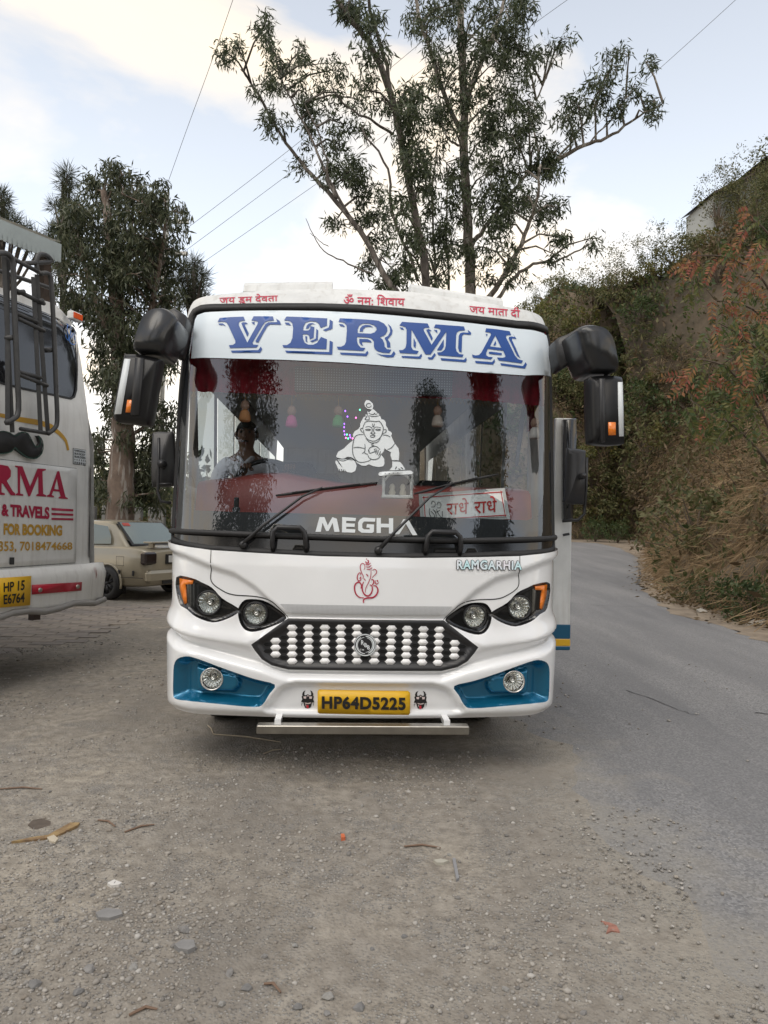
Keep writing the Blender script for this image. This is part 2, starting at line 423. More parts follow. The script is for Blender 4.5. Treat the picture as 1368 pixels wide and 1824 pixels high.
GR = order_poly(grl, grr)
gil = Z3([(618, 668), (828, 548), (1265, 552)]); gir = Z3([(618, 668), (660, 742), (712, 776), (800, 798), (1265, 804)])
GRI = order_poly(gil, gir)
cB1 = Z3([(64, 78), (180, 135), (330, 200), (480, 248), (600, 325), (680, 398), (740, 448), (800, 488), (1265, 497)])
cA = Z3([(66, 505), (140, 588), (250, 628), (400, 652), (575, 674), (700, 720), (1265, 730)])
cB = Z3([(66, 545), (140, 640), (300, 692), (450, 730), (650, 785), (800, 838), (1265, 842)])
lip = Z3([(640, 1052), (672, 1015), (700, 980), (740, 932), (790, 908), (850, 894), (1265, 892)])
lipb = Z3([(640, 1052), (660, 1085), (720, 1098), (1265, 1114)])
LIP = order_poly(lip, lipb)
zbot = Z3([(62, 1025), (90, 1052), (140, 1075), (330, 1104), (700, 1118), (1265, 1126)])
ztop = px2sz([(303, 962), (318, 970), (338, 975), (378, 981), (455, 986), (572, 992), (650, 995)])
def sides(P): return P[np.argsort(P[:, 0])]
def fdisp(s, z):
    s = np.asarray(s, float); z = np.asarray(z, float); a = -np.abs(s); Q = np.stack([a, z], -1).reshape(-1, 2); Q2 = np.stack([s, z], -1).reshape(-1, 2)
    f1 = np.interp(a, *sides(cB1).T); fa = np.interp(a, *sides(cA).T); fb = np.interp(a, *sides(cB).T)
    d = .028 * sstep(z - f1, -.022, .012)
    up = .034 * np.exp(-((z - fa) / .07) ** 2)
    mid = -.016 + .05 * np.clip((z - fb) / np.maximum(fa - fb, 1e-3), 0, 1)
    low = -.016 + .05 * sstep(fb - z, 0.0, .06)
    d = d + np.where(z > fa, up, np.where(z > fb, mid, low))
    d = d - .045 * sstep(sdist(Q2, LIP), 0, .03).reshape(s.shape)
    d = d - .085 * sstep(sdist(Q, fogP), -.004, .04).reshape(s.shape) + .05 * sstep(sdist(Q, fogI), -.004, .012).reshape(s.shape)
    for L in (lampA, lampB): d = d - .018 * sstep(sdist(Q, L), -.002, .014).reshape(s.shape)
    sg = sdist(Q2, GR).reshape(s.shape); d = d * (1 - sstep(sg, -.02, .01)) + (.022 - .02 * sstep(sdist(Q2, GRI).reshape(s.shape), -.006, .008)) * sstep(sg, -.02, .01)
    zb = np.interp(a, *sides(zbot).T); d = d - .035 * (1 - sstep(z - zb, -.005, .05))
    return d
def fsurf(s, z, off=0.0): return psurf(s, z, fdisp(s, z) + off)

# ---- lower front fascia
zt_c = float(ztop[0, 1]); zb_c = float(zbot[0, 1])
top_l = np.concatenate([[(-S1, zt_c + .012)], ztop]); bot_l = np.concatenate([[(-S1, zb_c + .0)], zbot])
FASC = np.concatenate([top_l[:-1], [(-p[0], p[1]) for p in top_l[:-1][::-1]], [(-p[0], p[1]) for p in bot_l[:-1]], bot_l[:-1][::-1]])
mm = lambda P: np.array([(-p[0], p[1]) for p in P[::-1]])
patch('front_fascia', FASC, [lampA, lampB, fogP, GR, mm(lampA), mm(lampB), mm(fogP)], M_WHITE, bus, .0125, fsurf)
def circ(cx, cy, R, sg):
    c = Z3([(cx, cy)])[0]; c = np.array([c[0] if sg < 0 else -c[0], c[1]]); return c, np.array([(c[0] + R * math.cos(t), c[1] + R * math.sin(t)) for t in np.linspace(0, 2 * math.pi, 28, endpoint=False)])
for k, f in (('left', lambda P: P), ('right', mm)):
    sg = -1 if k == 'left' else 1
    LAMPS = [(310, 422, 70, 0), (597, 490, 68, 0), (333, 886, 64, 1)]
    hl_ = [circ(cx, cy, r / 3.42 / 300 * .97, sg) for cx, cy, r, _ in LAMPS]
    patch('headlight_housing', f(lampA), [hl_[0][1]], M_BLACK, bus, .009, fsurf)
    patch('headlight_housing', f(lampB), [hl_[1][1]], M_BLACK, bus, .009, fsurf)
    patch('fog_light_recess', f(fogP), [hl_[2][1]], M_TEAL, bus, .010, fsurf)
    am = Z3([(128, 273), (212, 287), (206, 309), (160, 311), (168, 425), (156, 432), (127, 335)])
    patch('turn_signal', f(am), [], M_AMBER, bus, .03, fsurf, .008, thick=.012)
    for (cx, cy, r, fog), (c, _) in zip(LAMPS, hl_):
        ring_ = np.array([fsurf(np.array([c[0] + r / 3.42 / 300 * math.cos(t)]), np.array([c[1] + r / 3.42 / 300 * math.sin(t)]))[0] for t in np.linspace(0, 6.28, 9)])
        p = fsurf(c[0:1], c[1:2], .0)[0]; p[1] = ring_[:, 1].mean() - .004; R = r / 3.42 / 300
        hl = MB().lathe([(R * 1.04, .05), (R * 1.07, -.006), (R * 1.02, -.018), (R * .93, -.012), (R * .91, .01)], p, 'y', 32).build('fog_light' if fog else 'headlight', M_CHROME if fog else M_SATIN, bus, True)
        MB().lathe([(R * .93, .0), (R * .88, .016), (R * .79, .03), (R * .66, .044), (R * .5, .056), (R * .3, .066), (.001, .07)], p, 'y', 18).build('reflector', M_REFL, hl, False)
        MB().lathe([(R * .2, .06), (R * .2, .025), (R * .13, .015), (.001, .013)], p, 'y', 14).build('bulb', M_CHROME, hl, True)
        MB().lathe([(R * .95, -.010), (R * .7, -.020), (R * .35, -.026), (.001, -.028)], p, 'y', 28).build('lens', M_LENS, hl, True)
# bonnet panel gaps
gl = [(337, 107), (333, 200), (330, 292), (400, 350), (470, 375), (600, 385), (690, 410), (745, 455), (800, 512)]
gq = Z3(gl)
strokes('bonnet_gap', [(gq, .006)], M_GAP, bus, fsurf, .002, conv=lambda P: np.asarray(P)); strokes('bonnet_gap', [(mm(gq), .006)], M_GAP, bus, fsurf, .002, conv=lambda P: np.asarray(P))
# perforated strip under the bonnet badge
def dotted(name, base, dot, n, r):
    m = mat(name, base, .4); t = m.node_tree; b = t.nodes['Principled BSDF']; tcn = t.nodes.new('ShaderNodeTexCoord')
    sp = t.nodes.new('ShaderNodeSeparateXYZ'); t.links.new(tcn.outputs['Object'], sp.inputs[0]); acc = None
    for ax in ('X', 'Z'):
        a = t.nodes.new('ShaderNodeMath'); a.operation = 'MULTIPLY'; a.inputs[1].default_value = n; t.links.new(sp.outputs[ax], a.inputs[0])
        fr = t.nodes.new('ShaderNodeMath'); fr.operation = 'FRACT'; t.links.new(a.outputs[0], fr.inputs[0])
        c = t.nodes.new('ShaderNodeMath'); c.operation = 'SUBTRACT'; c.inputs[1].default_value = .5; t.links.new(fr.outputs[0], c.inputs[0])
        q = t.nodes.new('ShaderNodeMath'); q.operation = 'POWER'; q.inputs[1].default_value = 2; t.links.new(c.outputs[0], q.inputs[0])
        if acc is None: acc = q
        else:
            s_ = t.nodes.new('ShaderNodeMath'); t.links.new(acc.outputs[0], s_.inputs[0]); t.links.new(q.outputs[0], s_.inputs[1]); acc = s_
    l = t.nodes.new('ShaderNodeMath'); l.operation = 'LESS_THAN'; l.inputs[1].default_value = r * r; t.links.new(acc.outputs[0], l.inputs[0])
    mx_ = t.nodes.new('ShaderNodeMix'); mx_.data_type = 'RGBA'; mx_.inputs[6].default_value = (*base, 1); mx_.inputs[7].default_value = (*dot, 1)
    t.links.new(l.outputs[0], mx_.inputs[0]); t.links.new(mx_.outputs[2], b.inputs['Base Color'])
    return m
M_PERF = dotted('perforated grey', (.52, .53, .54), (.30, .30, .31), 140, .28)
st = order_poly(Z3([(752, 430), (1265, 428)]), Z3([(752, 430), (800, 478), (830, 486), (1265, 490)]))
patch('perforated_strip', st, [], M_PERF, bus, .03, fsurf, .003)
# ---- grille
gp = patch('grille', GR, [], M_SATIN, bus, .012, fsurf)
M_HEX = mat('white hexagon', (.95, .95, .95), .5)
M_HOLE = mat('grille hole', (.004, .004, .004), .9)
cols = [722, 823, 922, 1022, 1119, 1217]; rows = [574, 614, 655, 696, 737, 778]
hexu = lambda c, w, h: [(c[0] - w / 2, c[1]), (c[0] - w / 4, c[1] - h / 2), (c[0] + w / 4, c[1] - h / 2), (c[0] + w / 2, c[1]), (c[0] + w / 4, c[1] + h / 2), (c[0] - w / 4, c[1] + h / 2)]
for ci, cx in enumerate(cols):
    for ri, cy in enumerate(rows):
        h0 = Z3(hexu((cx, cy), 66, 37))
        if (sdist(h0, GRI) < -.016).any() or ci == 0 and ri in (0, 1): continue
        h0 = np.array([p if sdist(p[None], GRI)[0] > -.004 else p + (h0.mean(0) - p) * .55 for p in h0])
        for P in (h0, mm(h0)): patch('hexagon', P, [], M_HEX, gp, 1, fsurf, .005, thick=.003, grid=False)
for ci in range(-1, 6):
    cx = 722 + 98.8 * ci + 49
    for ri in range(7):
        cy = 553 + 41 * ri; h0 = Z3(hexu((cx, cy), 46, 22))
        if (sdist(h0, GRI) < .002).any(): continue
        for P in ((h0, mm(h0)) if cx < 1250 else (h0,)):
            patch('grille_hole', P, [], M_HOLE, gp, 1, fsurf, .002, grid=False)
# round badge
bc = [(650.2, 1148.2)]; R = 20
bdg = polys('badge', [ngon(bc[0], R, R, 36)], M_SATIN, gp, fsurf, .014)
def ringp(c, r, w, a0, a1): return [(c[0] + r * math.cos(a), c[1] + r * math.sin(a)) for a in np.linspace(a0, a1, 14)], w / 300
strokes('badge_ring', [ringp(bc[0], 18.6, 1.8, 0, 3.3), ringp(bc[0], 18.6, 1.8, 3.1, 6.4), ringp(bc[0], 15.5, 2.4, -1.5, 1.2), ringp(bc[0], 13, 1.2, -1.3, 1.5), ringp(bc[0], 15.3, 1.8, 1.6, 4.2), ringp(bc[0], 13.5, 1.0, 2.2, 4.6)], M_TEXW, bdg, fsurf, .017)
lettering('badge_letters', 'R', [(643, 1139), (648.5, 1140.5), (648.5, 1149), (643, 1147.5)], M_TEXW, bdg, fsurf, .017, bold=.03)
lettering('badge_letters', 'B', [(648.8, 1144), (653.5, 1145.2), (653.5, 1152.8), (648.8, 1151.6)], M_TEXW, bdg, fsurf, .017, bold=.03)
lettering('badge_letters', 'B', [(653.8, 1148), (658.5, 1149.2), (658.5, 1156.8), (653.8, 1155.6)], M_TEXW, bdg, fsurf, .017, bold=.03)
lettering('badge_letters', 'T.M', [(641, 1155), (648, 1155.5), (648, 1158), (641, 1157.5)], M_TEXW, bdg, fsurf, .017, bold=.03)
# ---- ganesha line decal
G = lambda pts: zoomed(pts, 620, 990, 19.54)
gs = [([(545, 490), (575, 450), (570, 340), (500, 285), (430, 340), (420, 450), (470, 600), (520, 700), (520, 770), (500, 800)], 27),
      ([(595, 325), (700, 330), (775, 270)], 30), ([(615, 400), (720, 405), (800, 345)], 30), ([(640, 480), (750, 480), (830, 420)], 30),
      ([(790, 510), (785, 650), (760, 800), (690, 960), (610, 1130), (595, 1280)], 26), ([(840, 530), (900, 480), (970, 520), (975, 600), (900, 690), (820, 770)], 26),
      ([(430, 680), (440, 620), (390, 600), (330, 680), (315, 790), (360, 870), (430, 850), (440, 740), (395, 800)], 32),
      ([(440, 1140), (460, 1040), (420, 950), (350, 920), (260, 980), (220, 1100), (250, 1280), (330, 1400), (430, 1455), (540, 1458)], 46),
      ([(540, 910), (490, 1030), (490, 1180), (540, 1310), (620, 1380), (700, 1390), (790, 1310), (835, 1180), (820, 1060), (750, 1010)], 48),
      ([(800, 830), (860, 840), (885, 900), (860, 980), (820, 1020)], 40), ([(870, 1040), (960, 1060), (1020, 1150), (1020, 1260), (960, 1370), (850, 1450), (680, 1465), (560, 1500), (525, 1580), (540, 1640)], 52),
      ([(930, 850), (940, 950), (990, 985), (1060, 930)], 32), ([(625, 640), (660, 680), (690, 720)], 36), ([(540, 800), (570, 820), (600, 880)], 28),
      ([(610, 215), (620, 270), (690, 270), (700, 200), (660, 180)], 40), ([(985, 880), (1005, 860), (1025, 890), (1005, 905)], 34), ([(620, 150), (635, 130), (640, 160)], 26)]
strokes('ganesha_decal', [(G(p), w / 19.54 / 303) for p, w in gs], M_RED, bus, fsurf, .004)
# ---- maker's name on the bonnet
rq = [(812, 999.5), (925, 1001), (925, 1015.5), (812, 1014.5)]
def shifted(name, body, quad, m, parent, off, w, ns, spacing):
    """bold lettering: the same glyphs laid a hair apart, each copy 0.15 mm above the last"""
    P, Fc = text_quad(body, quad, 0.0, spacing); q = px2sz(P); V = []; FF = []
    for k in range(ns):
        a_ = 2 * math.pi * k / ns; n0 = len(V); V += list(fsurf(q[:, 0] + w * math.cos(a_), q[:, 1] + w * math.sin(a_), off + .00015 * k)); FF += [tuple(i + n0 for i in f_) for f_ in Fc]
    return obj(name, V, FF, m, parent)
shifted('maker_name_outline', 'RAMGARHIA', rq, M_INK, bus, .006, .0055, 8, 1.12)
shifted('maker_name', 'RAMGARHIA', rq, mat('pale holographic vinyl', (.55, .82, .86), .2, col2=(.85, .78, .84), vscale=9, detail=0), bus, .0085, .0022, 6, 1.12)
# ---- number plate
pl = [(566, 1231), (569, 1228.5), (727, 1231), (730, 1233.5), (730, 1269), (727, 1272), (569, 1269.5), (566, 1267)]
M_YELR = mat('plate rim', (.85, .6, .12), .4)
plsurf = lambda s, z, off=0.0: psurf(s, z, .012 + off)
npl = patch('number_plate', px2sz(pl), [], M_YEL, bus, .05, plsurf, .0, thick=.02)
lettering('plate_lettering', 'HP64D5225', [(573.5, 1238), (722, 1240.5), (722, 1263), (573.5, 1260.5)], M_INK, npl, plsurf, .008, bold=.042, spacing=1.08)
# ---- horned mask stickers
DZ = lambda pts, dx=0: [(x + dx, y) for x, y in zoomed(pts, 520, 1215, 17.1)]
for dx, dy in ((0, 0), (201.5, 1)):
    D = lambda pts: [(x, y + dy) for x, y in DZ(pts, dx)]
    mk = polys('horned_mask_sticker', [D([(410, 258), (340, 300), (305, 380), (320, 420), (290, 450), (310, 530), (272, 620), (340, 625), (370, 740), (400, 800), (430, 805), (540, 805), (590, 740), (605, 640), (680, 625), (645, 540), (665, 450), (640, 420), (650, 370), (610, 290), (548, 258), (580, 330), (580, 400), (540, 415), (480, 375), (410, 415), (375, 400), (375, 330)])], M_INK, bus, fsurf, .0035)
    polys('sticker_tongue', [D([(435, 715), (500, 710), (505, 800), (480, 818), (445, 810)])], mat('sticker red', (.6, .03, .05), .5), mk, fsurf, .005)
    polys('sticker_white', [D([(380, 630), (480, 650), (585, 625), (560, 665), (480, 680), (400, 665)]), D([(455, 425), (485, 400), (510, 425), (485, 455)]), D([(345, 445), (440, 440), (425, 515), (360, 510)]), D([(520, 440), (615, 445), (600, 515), (530, 515)]), D([(405, 690), (430, 690), (430, 770), (415, 740)])], mat('sticker pale', (.66, .56, .54), .5), mk, fsurf, .005)
    strokes('sticker_earring', [(D([(300, 640), (315, 660), (300, 690), (280, 670), (285, 720), (295, 745)]), .002), (D([(650, 640), (665, 660), (650, 690), (640, 670), (650, 720), (645, 745)]), .002)], M_INK, mk, fsurf, .0035)

# ---- upper shell: pillars and header round the windscreen opening
WS = [(340, 563), (346, 553), (359, 546.5), (426, 544), (500, 543.2), (572, 543.5), (640, 546), (710, 551.5), (815, 562), (921, 574), (966, 581), (979, 589), (985, 610), (990, 690), (993, 796), (994, 883), (993.5, 933), (992.5, 977),
      (985, 984), (930, 991), (820, 996), (680, 996), (572, 993), (455, 987), (378, 982.5), (338, 976), (318, 971), (305, 963), (307, 889), (314, 772), (326, 655)]
WSz = px2sz(WS)
RT = px2sz([(378, 526), (435, 520), (515, 516), (592, 514.5), (665, 516), (735, 520.5), (820, 532), (895, 545), (948, 556)])
zrl, zrr = RT[0, 1] - .015, RT[-1, 1] - .015
SHELL = np.concatenate([[(-S1, zt_c + .012), (-S1, zrl - .06), (-S1 + .22, zrl)], RT, [(S1 - .22, zrr), (S1, zrr - .06), (S1, zt_c + .012)]])
bl_ = np.concatenate([top_l[:-1], mm(top_l[:-1])])
SHELL = np.concatenate([SHELL, [(p[0], p[1] + .004) for p in bl_[::-1]][1:-1]])
patch('front_shell', SHELL, [WSz], M_OLDWHITE, bus, .03)
# windscreen surround, glass, black borders
cen = WSz.mean(0)
def inset(P, d):
    P = np.asarray(P, float); n = len(P); out = []
    for i in range(n):
        a = P[i] - P[i - 1]; b = P[(i + 1) % n] - P[i]; na = np.array([a[1], -a[0]]) / np.hypot(*a); nb = np.array([b[1], -b[0]]) / np.hypot(*b)
        v = na + nb; v /= np.hypot(*v) + 1e-9; out.append(P[i] + v * d / max(.5, v @ na))
    return np.array(out)
sgn = 1 if inpoly(inset(WSz, .01), WSz).all() else -1
seal_in = inset(WSz, sgn * .034)
patch('windscreen_seal', inset(WSz, -sgn * .004), [seal_in], M_RUBBER, bus, .03, off=.012, thick=.03)
GL = inset(WSz, sgn * .028)
zsill = lambda s: np.interp(s, *sides(px2sz([(310, 944), (380, 948), (480, 952), (650, 958), (820, 962), (930, 960), (990, 955)])).T)
GLt = np.array([p if p[1] > zsill(p[0]) + .03 else (p[0], zsill(p[0])) for p in GL])
patch('windscreen', GLt, [], M_GLASS, bus, .05, off=-.004)
low = np.array([p for p in GLt if p[1] <= zsill(p[0]) + 1e-6]); low = low[np.argsort(low[:, 0])]
ss = np.linspace(low[0, 0], low[-1, 0], 40)
bl2 = np.array([p for p in seal_in if p[1] < zsill(p[0]) + .02]); bl2 = bl2[np.argsort(bl2[:, 0])]
patch('lower_black_panel', np.concatenate([np.stack([ss, zsill(ss)], -1), inset(WSz, sgn * .005)[[i for i in range(len(WSz)) if WSz[i, 1] < zsill(WSz[i, 0])]]]), [], M_BLACK, bus, .05, off=-.002)
tp = psurf(ss, zsill(ss) - .006, .012)
MB().tube(tp, .017, 10).build('sill_rubber', M_RUBBER, bus, True)
M_FRIT = mat('black ceramic border', (.008, .008, .009), .35)
fin = px2sz([(334, 640), (341, 565), (480, 550), (640, 552), (815, 567), (975, 590), (978, 680), (972, 700), (974, 800), (972, 880), (962, 918), (940, 926), (650, 916), (420, 911), (345, 908), (328, 895), (326, 800)])
fout = np.array([p if p[1] > zsill(p[0]) + .03 else (p[0], zsill(p[0])) for p in inset(WSz, sgn * .03)])
patch('glass_border', fout, [fin], M_FRIT, bus, .05, off=-.014)
# ---- banner and lettering
BN = px2sz([(348, 570), (352, 562), (365, 557), (430, 554), (500, 553.5), (572, 554.5), (640, 557.5), (710, 563), (815, 573.5), (921, 586), (962, 592), (973, 598), (977, 620), (980, 671), (935, 669), (860, 664), (780, 658), (700, 652.5), (620, 646.5), (500, 641), (420, 639), (341, 639)])
ban = patch('windscreen_banner', BN, [], M_VINYLW, bus, .04, off=.003)
V_ = lambda p: zoomed(p, 380, 550, 9.771); E_ = lambda p: zoomed(p, 500, 550, 11.4); R_ = lambda p: zoomed(p, 590, 550, 11.4); M_ = lambda p: zoomed(p, 700, 555, 9.771); A_ = lambda p: zoomed(p, 830, 565, 11.4)
LET = [
 (V_, [[(78, 240), (115, 170), (300, 155), (530, 147), (557, 213), (480, 222), (450, 245), (445, 290), (595, 595), (765, 290), (782, 245), (760, 225), (668, 213), (705, 140), (1040, 143), (1058, 212), (950, 222), (900, 245), (860, 300), (700, 570), (685, 600), (700, 630), (790, 637), (755, 682), (295, 690), (275, 640), (345, 635), (385, 610), (388, 565), (270, 310), (240, 255), (205, 235), (140, 232)]],
  [[(90, 265), (165, 262), (200, 285), (222, 315), (180, 292), (110, 290)], [(490, 260), (520, 243), (575, 246), (605, 272), (550, 275), (555, 300), (622, 440), (595, 495)], [(668, 243), (722, 238), (720, 290), (690, 270)], [(735, 570), (750, 590), (785, 597), (940, 320), (990, 280), (1185, 285), (1155, 220), (1095, 180), (1115, 240), (960, 243), (910, 275)], [(308, 735), (785, 725), (830, 665), (855, 710), (820, 770), (330, 772)]], []),
 (E_, [[(70, 245), (120, 170), (380, 178), (945, 207), (940, 350), (815, 400), (770, 310), (710, 270), (600, 262), (510, 290), (465, 370), (458, 450), (560, 450), (600, 420), (605, 360), (685, 380), (670, 600), (590, 628), (580, 560), (545, 528), (455, 525), (450, 600), (490, 700), (560, 738), (660, 738), (740, 700), (820, 580), (940, 630), (930, 830), (60, 797), (38, 745), (130, 745), (200, 700), (240, 600), (255, 400), (235, 300), (190, 260), (140, 250)]],
  [[(85, 288), (165, 292), (195, 320), (210, 350), (110, 330)], [(995, 228), (1060, 268), (1052, 415), (910, 465), (858, 437), (975, 392), (990, 340)], [(515, 410), (530, 350), (570, 310), (640, 298), (715, 328), (640, 322), (600, 350), (570, 405), (530, 415)], [(725, 415), (765, 450), (752, 645), (640, 688), (595, 665), (715, 615)], [(500, 565), (540, 570), (535, 660), (550, 695), (510, 670)], [(995, 655), (1060, 685), (1048, 940), (120, 902), (92, 857), (985, 887)]], []),
 (R_, [[(150, 275), (175, 205), (500, 218), (850, 240), (960, 255), (1070, 310), (1135, 390), (1140, 460), (1100, 530), (1050, 565), (985, 585), (1040, 630), (1075, 700), (1085, 780), (1130, 828), (1220, 835), (1180, 908), (1060, 900), (950, 875), (885, 825), (865, 770), (865, 670), (810, 605), (720, 590), (525, 580), (522, 660), (545, 740), (600, 795), (695, 803), (650, 865), (140, 835), (112, 778), (200, 778), (270, 745), (300, 680), (318, 450), (312, 350), (270, 300), (215, 282)]],
  [[(155, 318), (230, 325), (262, 350), (278, 380), (190, 362)], [(575, 470), (585, 410), (630, 355), (700, 335), (790, 345), (860, 390), (780, 375), (700, 380), (655, 420), (638, 475)], [(568, 620), (740, 625), (800, 655), (822, 695), (740, 685), (630, 680), (625, 720), (650, 765), (600, 740), (570, 690)], [(1145, 315), (1210, 370), (1245, 450), (1230, 530), (1145, 630), (1195, 700), (1200, 795), (1135, 795), (1120, 680), (1080, 600), (1150, 560), (1195, 480), (1190, 400)], [(175, 895), (690, 915), (735, 860), (757, 908), (715, 970), (200, 940)], [(905, 905), (1020, 940), (1215, 945), (1270, 865), (1303, 920), (1260, 990), (1130, 995), (1010, 960)]],
  [[(540, 505), (535, 430), (570, 350), (640, 310), (760, 310), (860, 340), (915, 390), (920, 440), (880, 490), (800, 515)]]),
 (M_, [[(110, 250), (155, 188), (600, 217), (635, 290), (560, 290), (530, 310), (535, 340), (668, 585), (820, 360), (825, 320), (780, 298), (708, 290), (738, 232), (1230, 268), (1252, 335), (1160, 340), (1110, 370), (1095, 420), (1088, 640), (1105, 700), (1150, 745), (1225, 755), (1205, 800), (790, 767), (765, 718), (840, 712), (895, 670), (915, 600), (925, 355), (650, 755), (562, 752), (320, 320), (315, 620), (345, 675), (445, 695), (415, 745), (120, 728), (102, 680), (170, 675), (215, 640), (232, 560), (235, 330), (215, 280), (170, 262)]],
  [[(112, 280), (170, 290), (195, 330), (140, 315)], [(575, 325), (620, 312), (672, 345), (630, 350), (690, 470), (672, 520)], [(708, 325), (765, 330), (770, 385)], [(358, 465), (400, 550), (390, 645), (355, 610)], [(880, 490), (880, 620), (840, 680), (760, 680)], [(1295, 325), (1357, 375), (1350, 412), (1230, 400), (1200, 430), (1190, 720), (1150, 705), (1130, 640), (1140, 430), (1165, 385), (1210, 370), (1310, 375)], [(145, 778), (450, 788), (490, 740), (505, 775), (475, 828), (160, 810)], [(600, 800), (665, 803), (720, 725), (743, 765), (685, 842), (620, 838)], [(820, 815), (1230, 845), (1270, 805), (1280, 845), (1262, 887), (840, 855)]], []),
 (A_, [[(385, 310), (405, 235), (620, 255), (880, 295), (912, 375), (850, 372), (810, 385), (808, 420), (990, 790), (1050, 860), (1150, 890), (1120, 943), (660, 885), (625, 825), (740, 832), (790, 815), (795, 790), (750, 690), (440, 650), (405, 730), (405, 780), (450, 810), (540, 820), (505, 865), (140, 830), (115, 765), (190, 785), (260, 775), (310, 720), (500, 370), (500, 335), (470, 318)]],
  [[(395, 350), (438, 355), (415, 400)], [(590, 485), (610, 540), (590, 583), (550, 580)], [(460, 710), (500, 708), (720, 735), (720, 778), (480, 755), (458, 740)], [(950, 350), (1018, 450), (925, 440), (930, 480), (1095, 840), (1030, 790), (860, 440), (870, 410), (920, 400), (985, 415)], [(178, 893), (525, 918), (570, 860), (585, 905), (545, 970), (195, 940)], [(690, 940), (1150, 1000), (1205, 920), (1230, 970), (1190, 1050), (710, 985)]],
  [[(590, 380), (710, 630), (480, 600)]])]
for fz, faces, shad, holes in LET:
    polys('banner_letter', [fz(p) for p in faces] + [fz(p) for p in shad], M_BLUE, ban, psurf, .0065, holes=[[fz(q) for q in holes]])
K = lambda pts: zoomed(pts, 540, 680, 3.42)
polys('windscreen_name', [K(p) for p in (
    [(75, 915), (100, 825), (130, 825), (150, 875), (178, 825), (205, 835), (222, 915), (190, 915), (180, 860), (155, 910), (140, 910), (118, 860), (108, 915)],
    [(238, 825), (322, 830), (318, 850), (262, 848), (262, 862), (315, 865), (313, 885), (262, 884), (262, 897), (318, 900), (315, 920), (236, 918)],
    [(345, 840), (365, 828), (440, 832), (437, 853), (370, 852), (360, 865), (360, 890), (370, 900), (405, 900), (405, 890), (385, 889), (388, 868), (432, 870), (430, 915), (420, 922), (355, 920), (335, 905), (335, 858)],
    [(447, 830), (473, 830), (473, 865), (522, 866), (522, 832), (548, 832), (548, 925), (522, 925), (522, 888), (473, 887), (473, 922), (447, 922)],
    [(560, 930), (610, 838), (640, 838), (695, 935), (665, 935), (625, 865), (585, 930)])], M_TEXW, bus, psurf, .003)
for body, q in (('जय डुम देवता', [(391, 527), (495, 523), (495, 541), (391, 545)]), ('ॐ नम: िशवाय', [(612, 523.5), (721, 527), (721, 546), (612, 543)]), ('जय माता दी', [(836, 541), (926, 548.5), (926, 567), (836, 558)])):
    lettering('header_lettering', body, q, M_REDP, bus, psurf, .004, bold=.010)
# ---- crawling-child decal on the glass
KZ = lambda pts: zoomed(pts, 590, 700, 9.12)
kd = polys('crawling_child_decal', [KZ(p) for p in (
    [(545, 150), (575, 115), (620, 125), (670, 170), (685, 215), (670, 265), (650, 270), (590, 262), (550, 225), (538, 190)],
    [(585, 300), (615, 320), (670, 262), (710, 285), (750, 330), (780, 345), (775, 370), (800, 385), (815, 430), (860, 440), (885, 480), (890, 540), (915, 570), (925, 610), (975, 640), (985, 670), (970, 695), (1000, 760), (1030, 820), (1090, 900), (1105, 990), (1095, 1095), (985, 1095), (960, 1010), (970, 965), (900, 930), (865, 900), (850, 950), (810, 1000), (820, 1020), (860, 1070), (865, 1150), (840, 1195), (760, 1205), (680, 1190), (610, 1160), (560, 1185), (490, 1180), (420, 1140), (350, 1060), (250, 1050), (200, 1075), (95, 1050), (80, 1030), (110, 960), (210, 900), (280, 830), (365, 760), (350, 680), (385, 620), (440, 590), (470, 550), (470, 500), (500, 440), (530, 390), (560, 385), (555, 350), (590, 350)],
    [(105, 1085), (330, 1070), (390, 1120), (412, 1190), (390, 1270), (330, 1297), (260, 1290), (190, 1220), (140, 1140)], [(85, 1095), (130, 1160), (200, 1230), (230, 1275), (130, 1275), (70, 1140), (68, 1110)],
    [(990, 1115), (1110, 1115), (1150, 1160), (1195, 1230), (1185, 1250), (1000, 1258), (950, 1250), (990, 1200)], [(765, 1310), (790, 1285), (1290, 1262), (1325, 1288), (1315, 1320), (800, 1350), (770, 1340)])], M_TEXW, bus, psurf, .003)
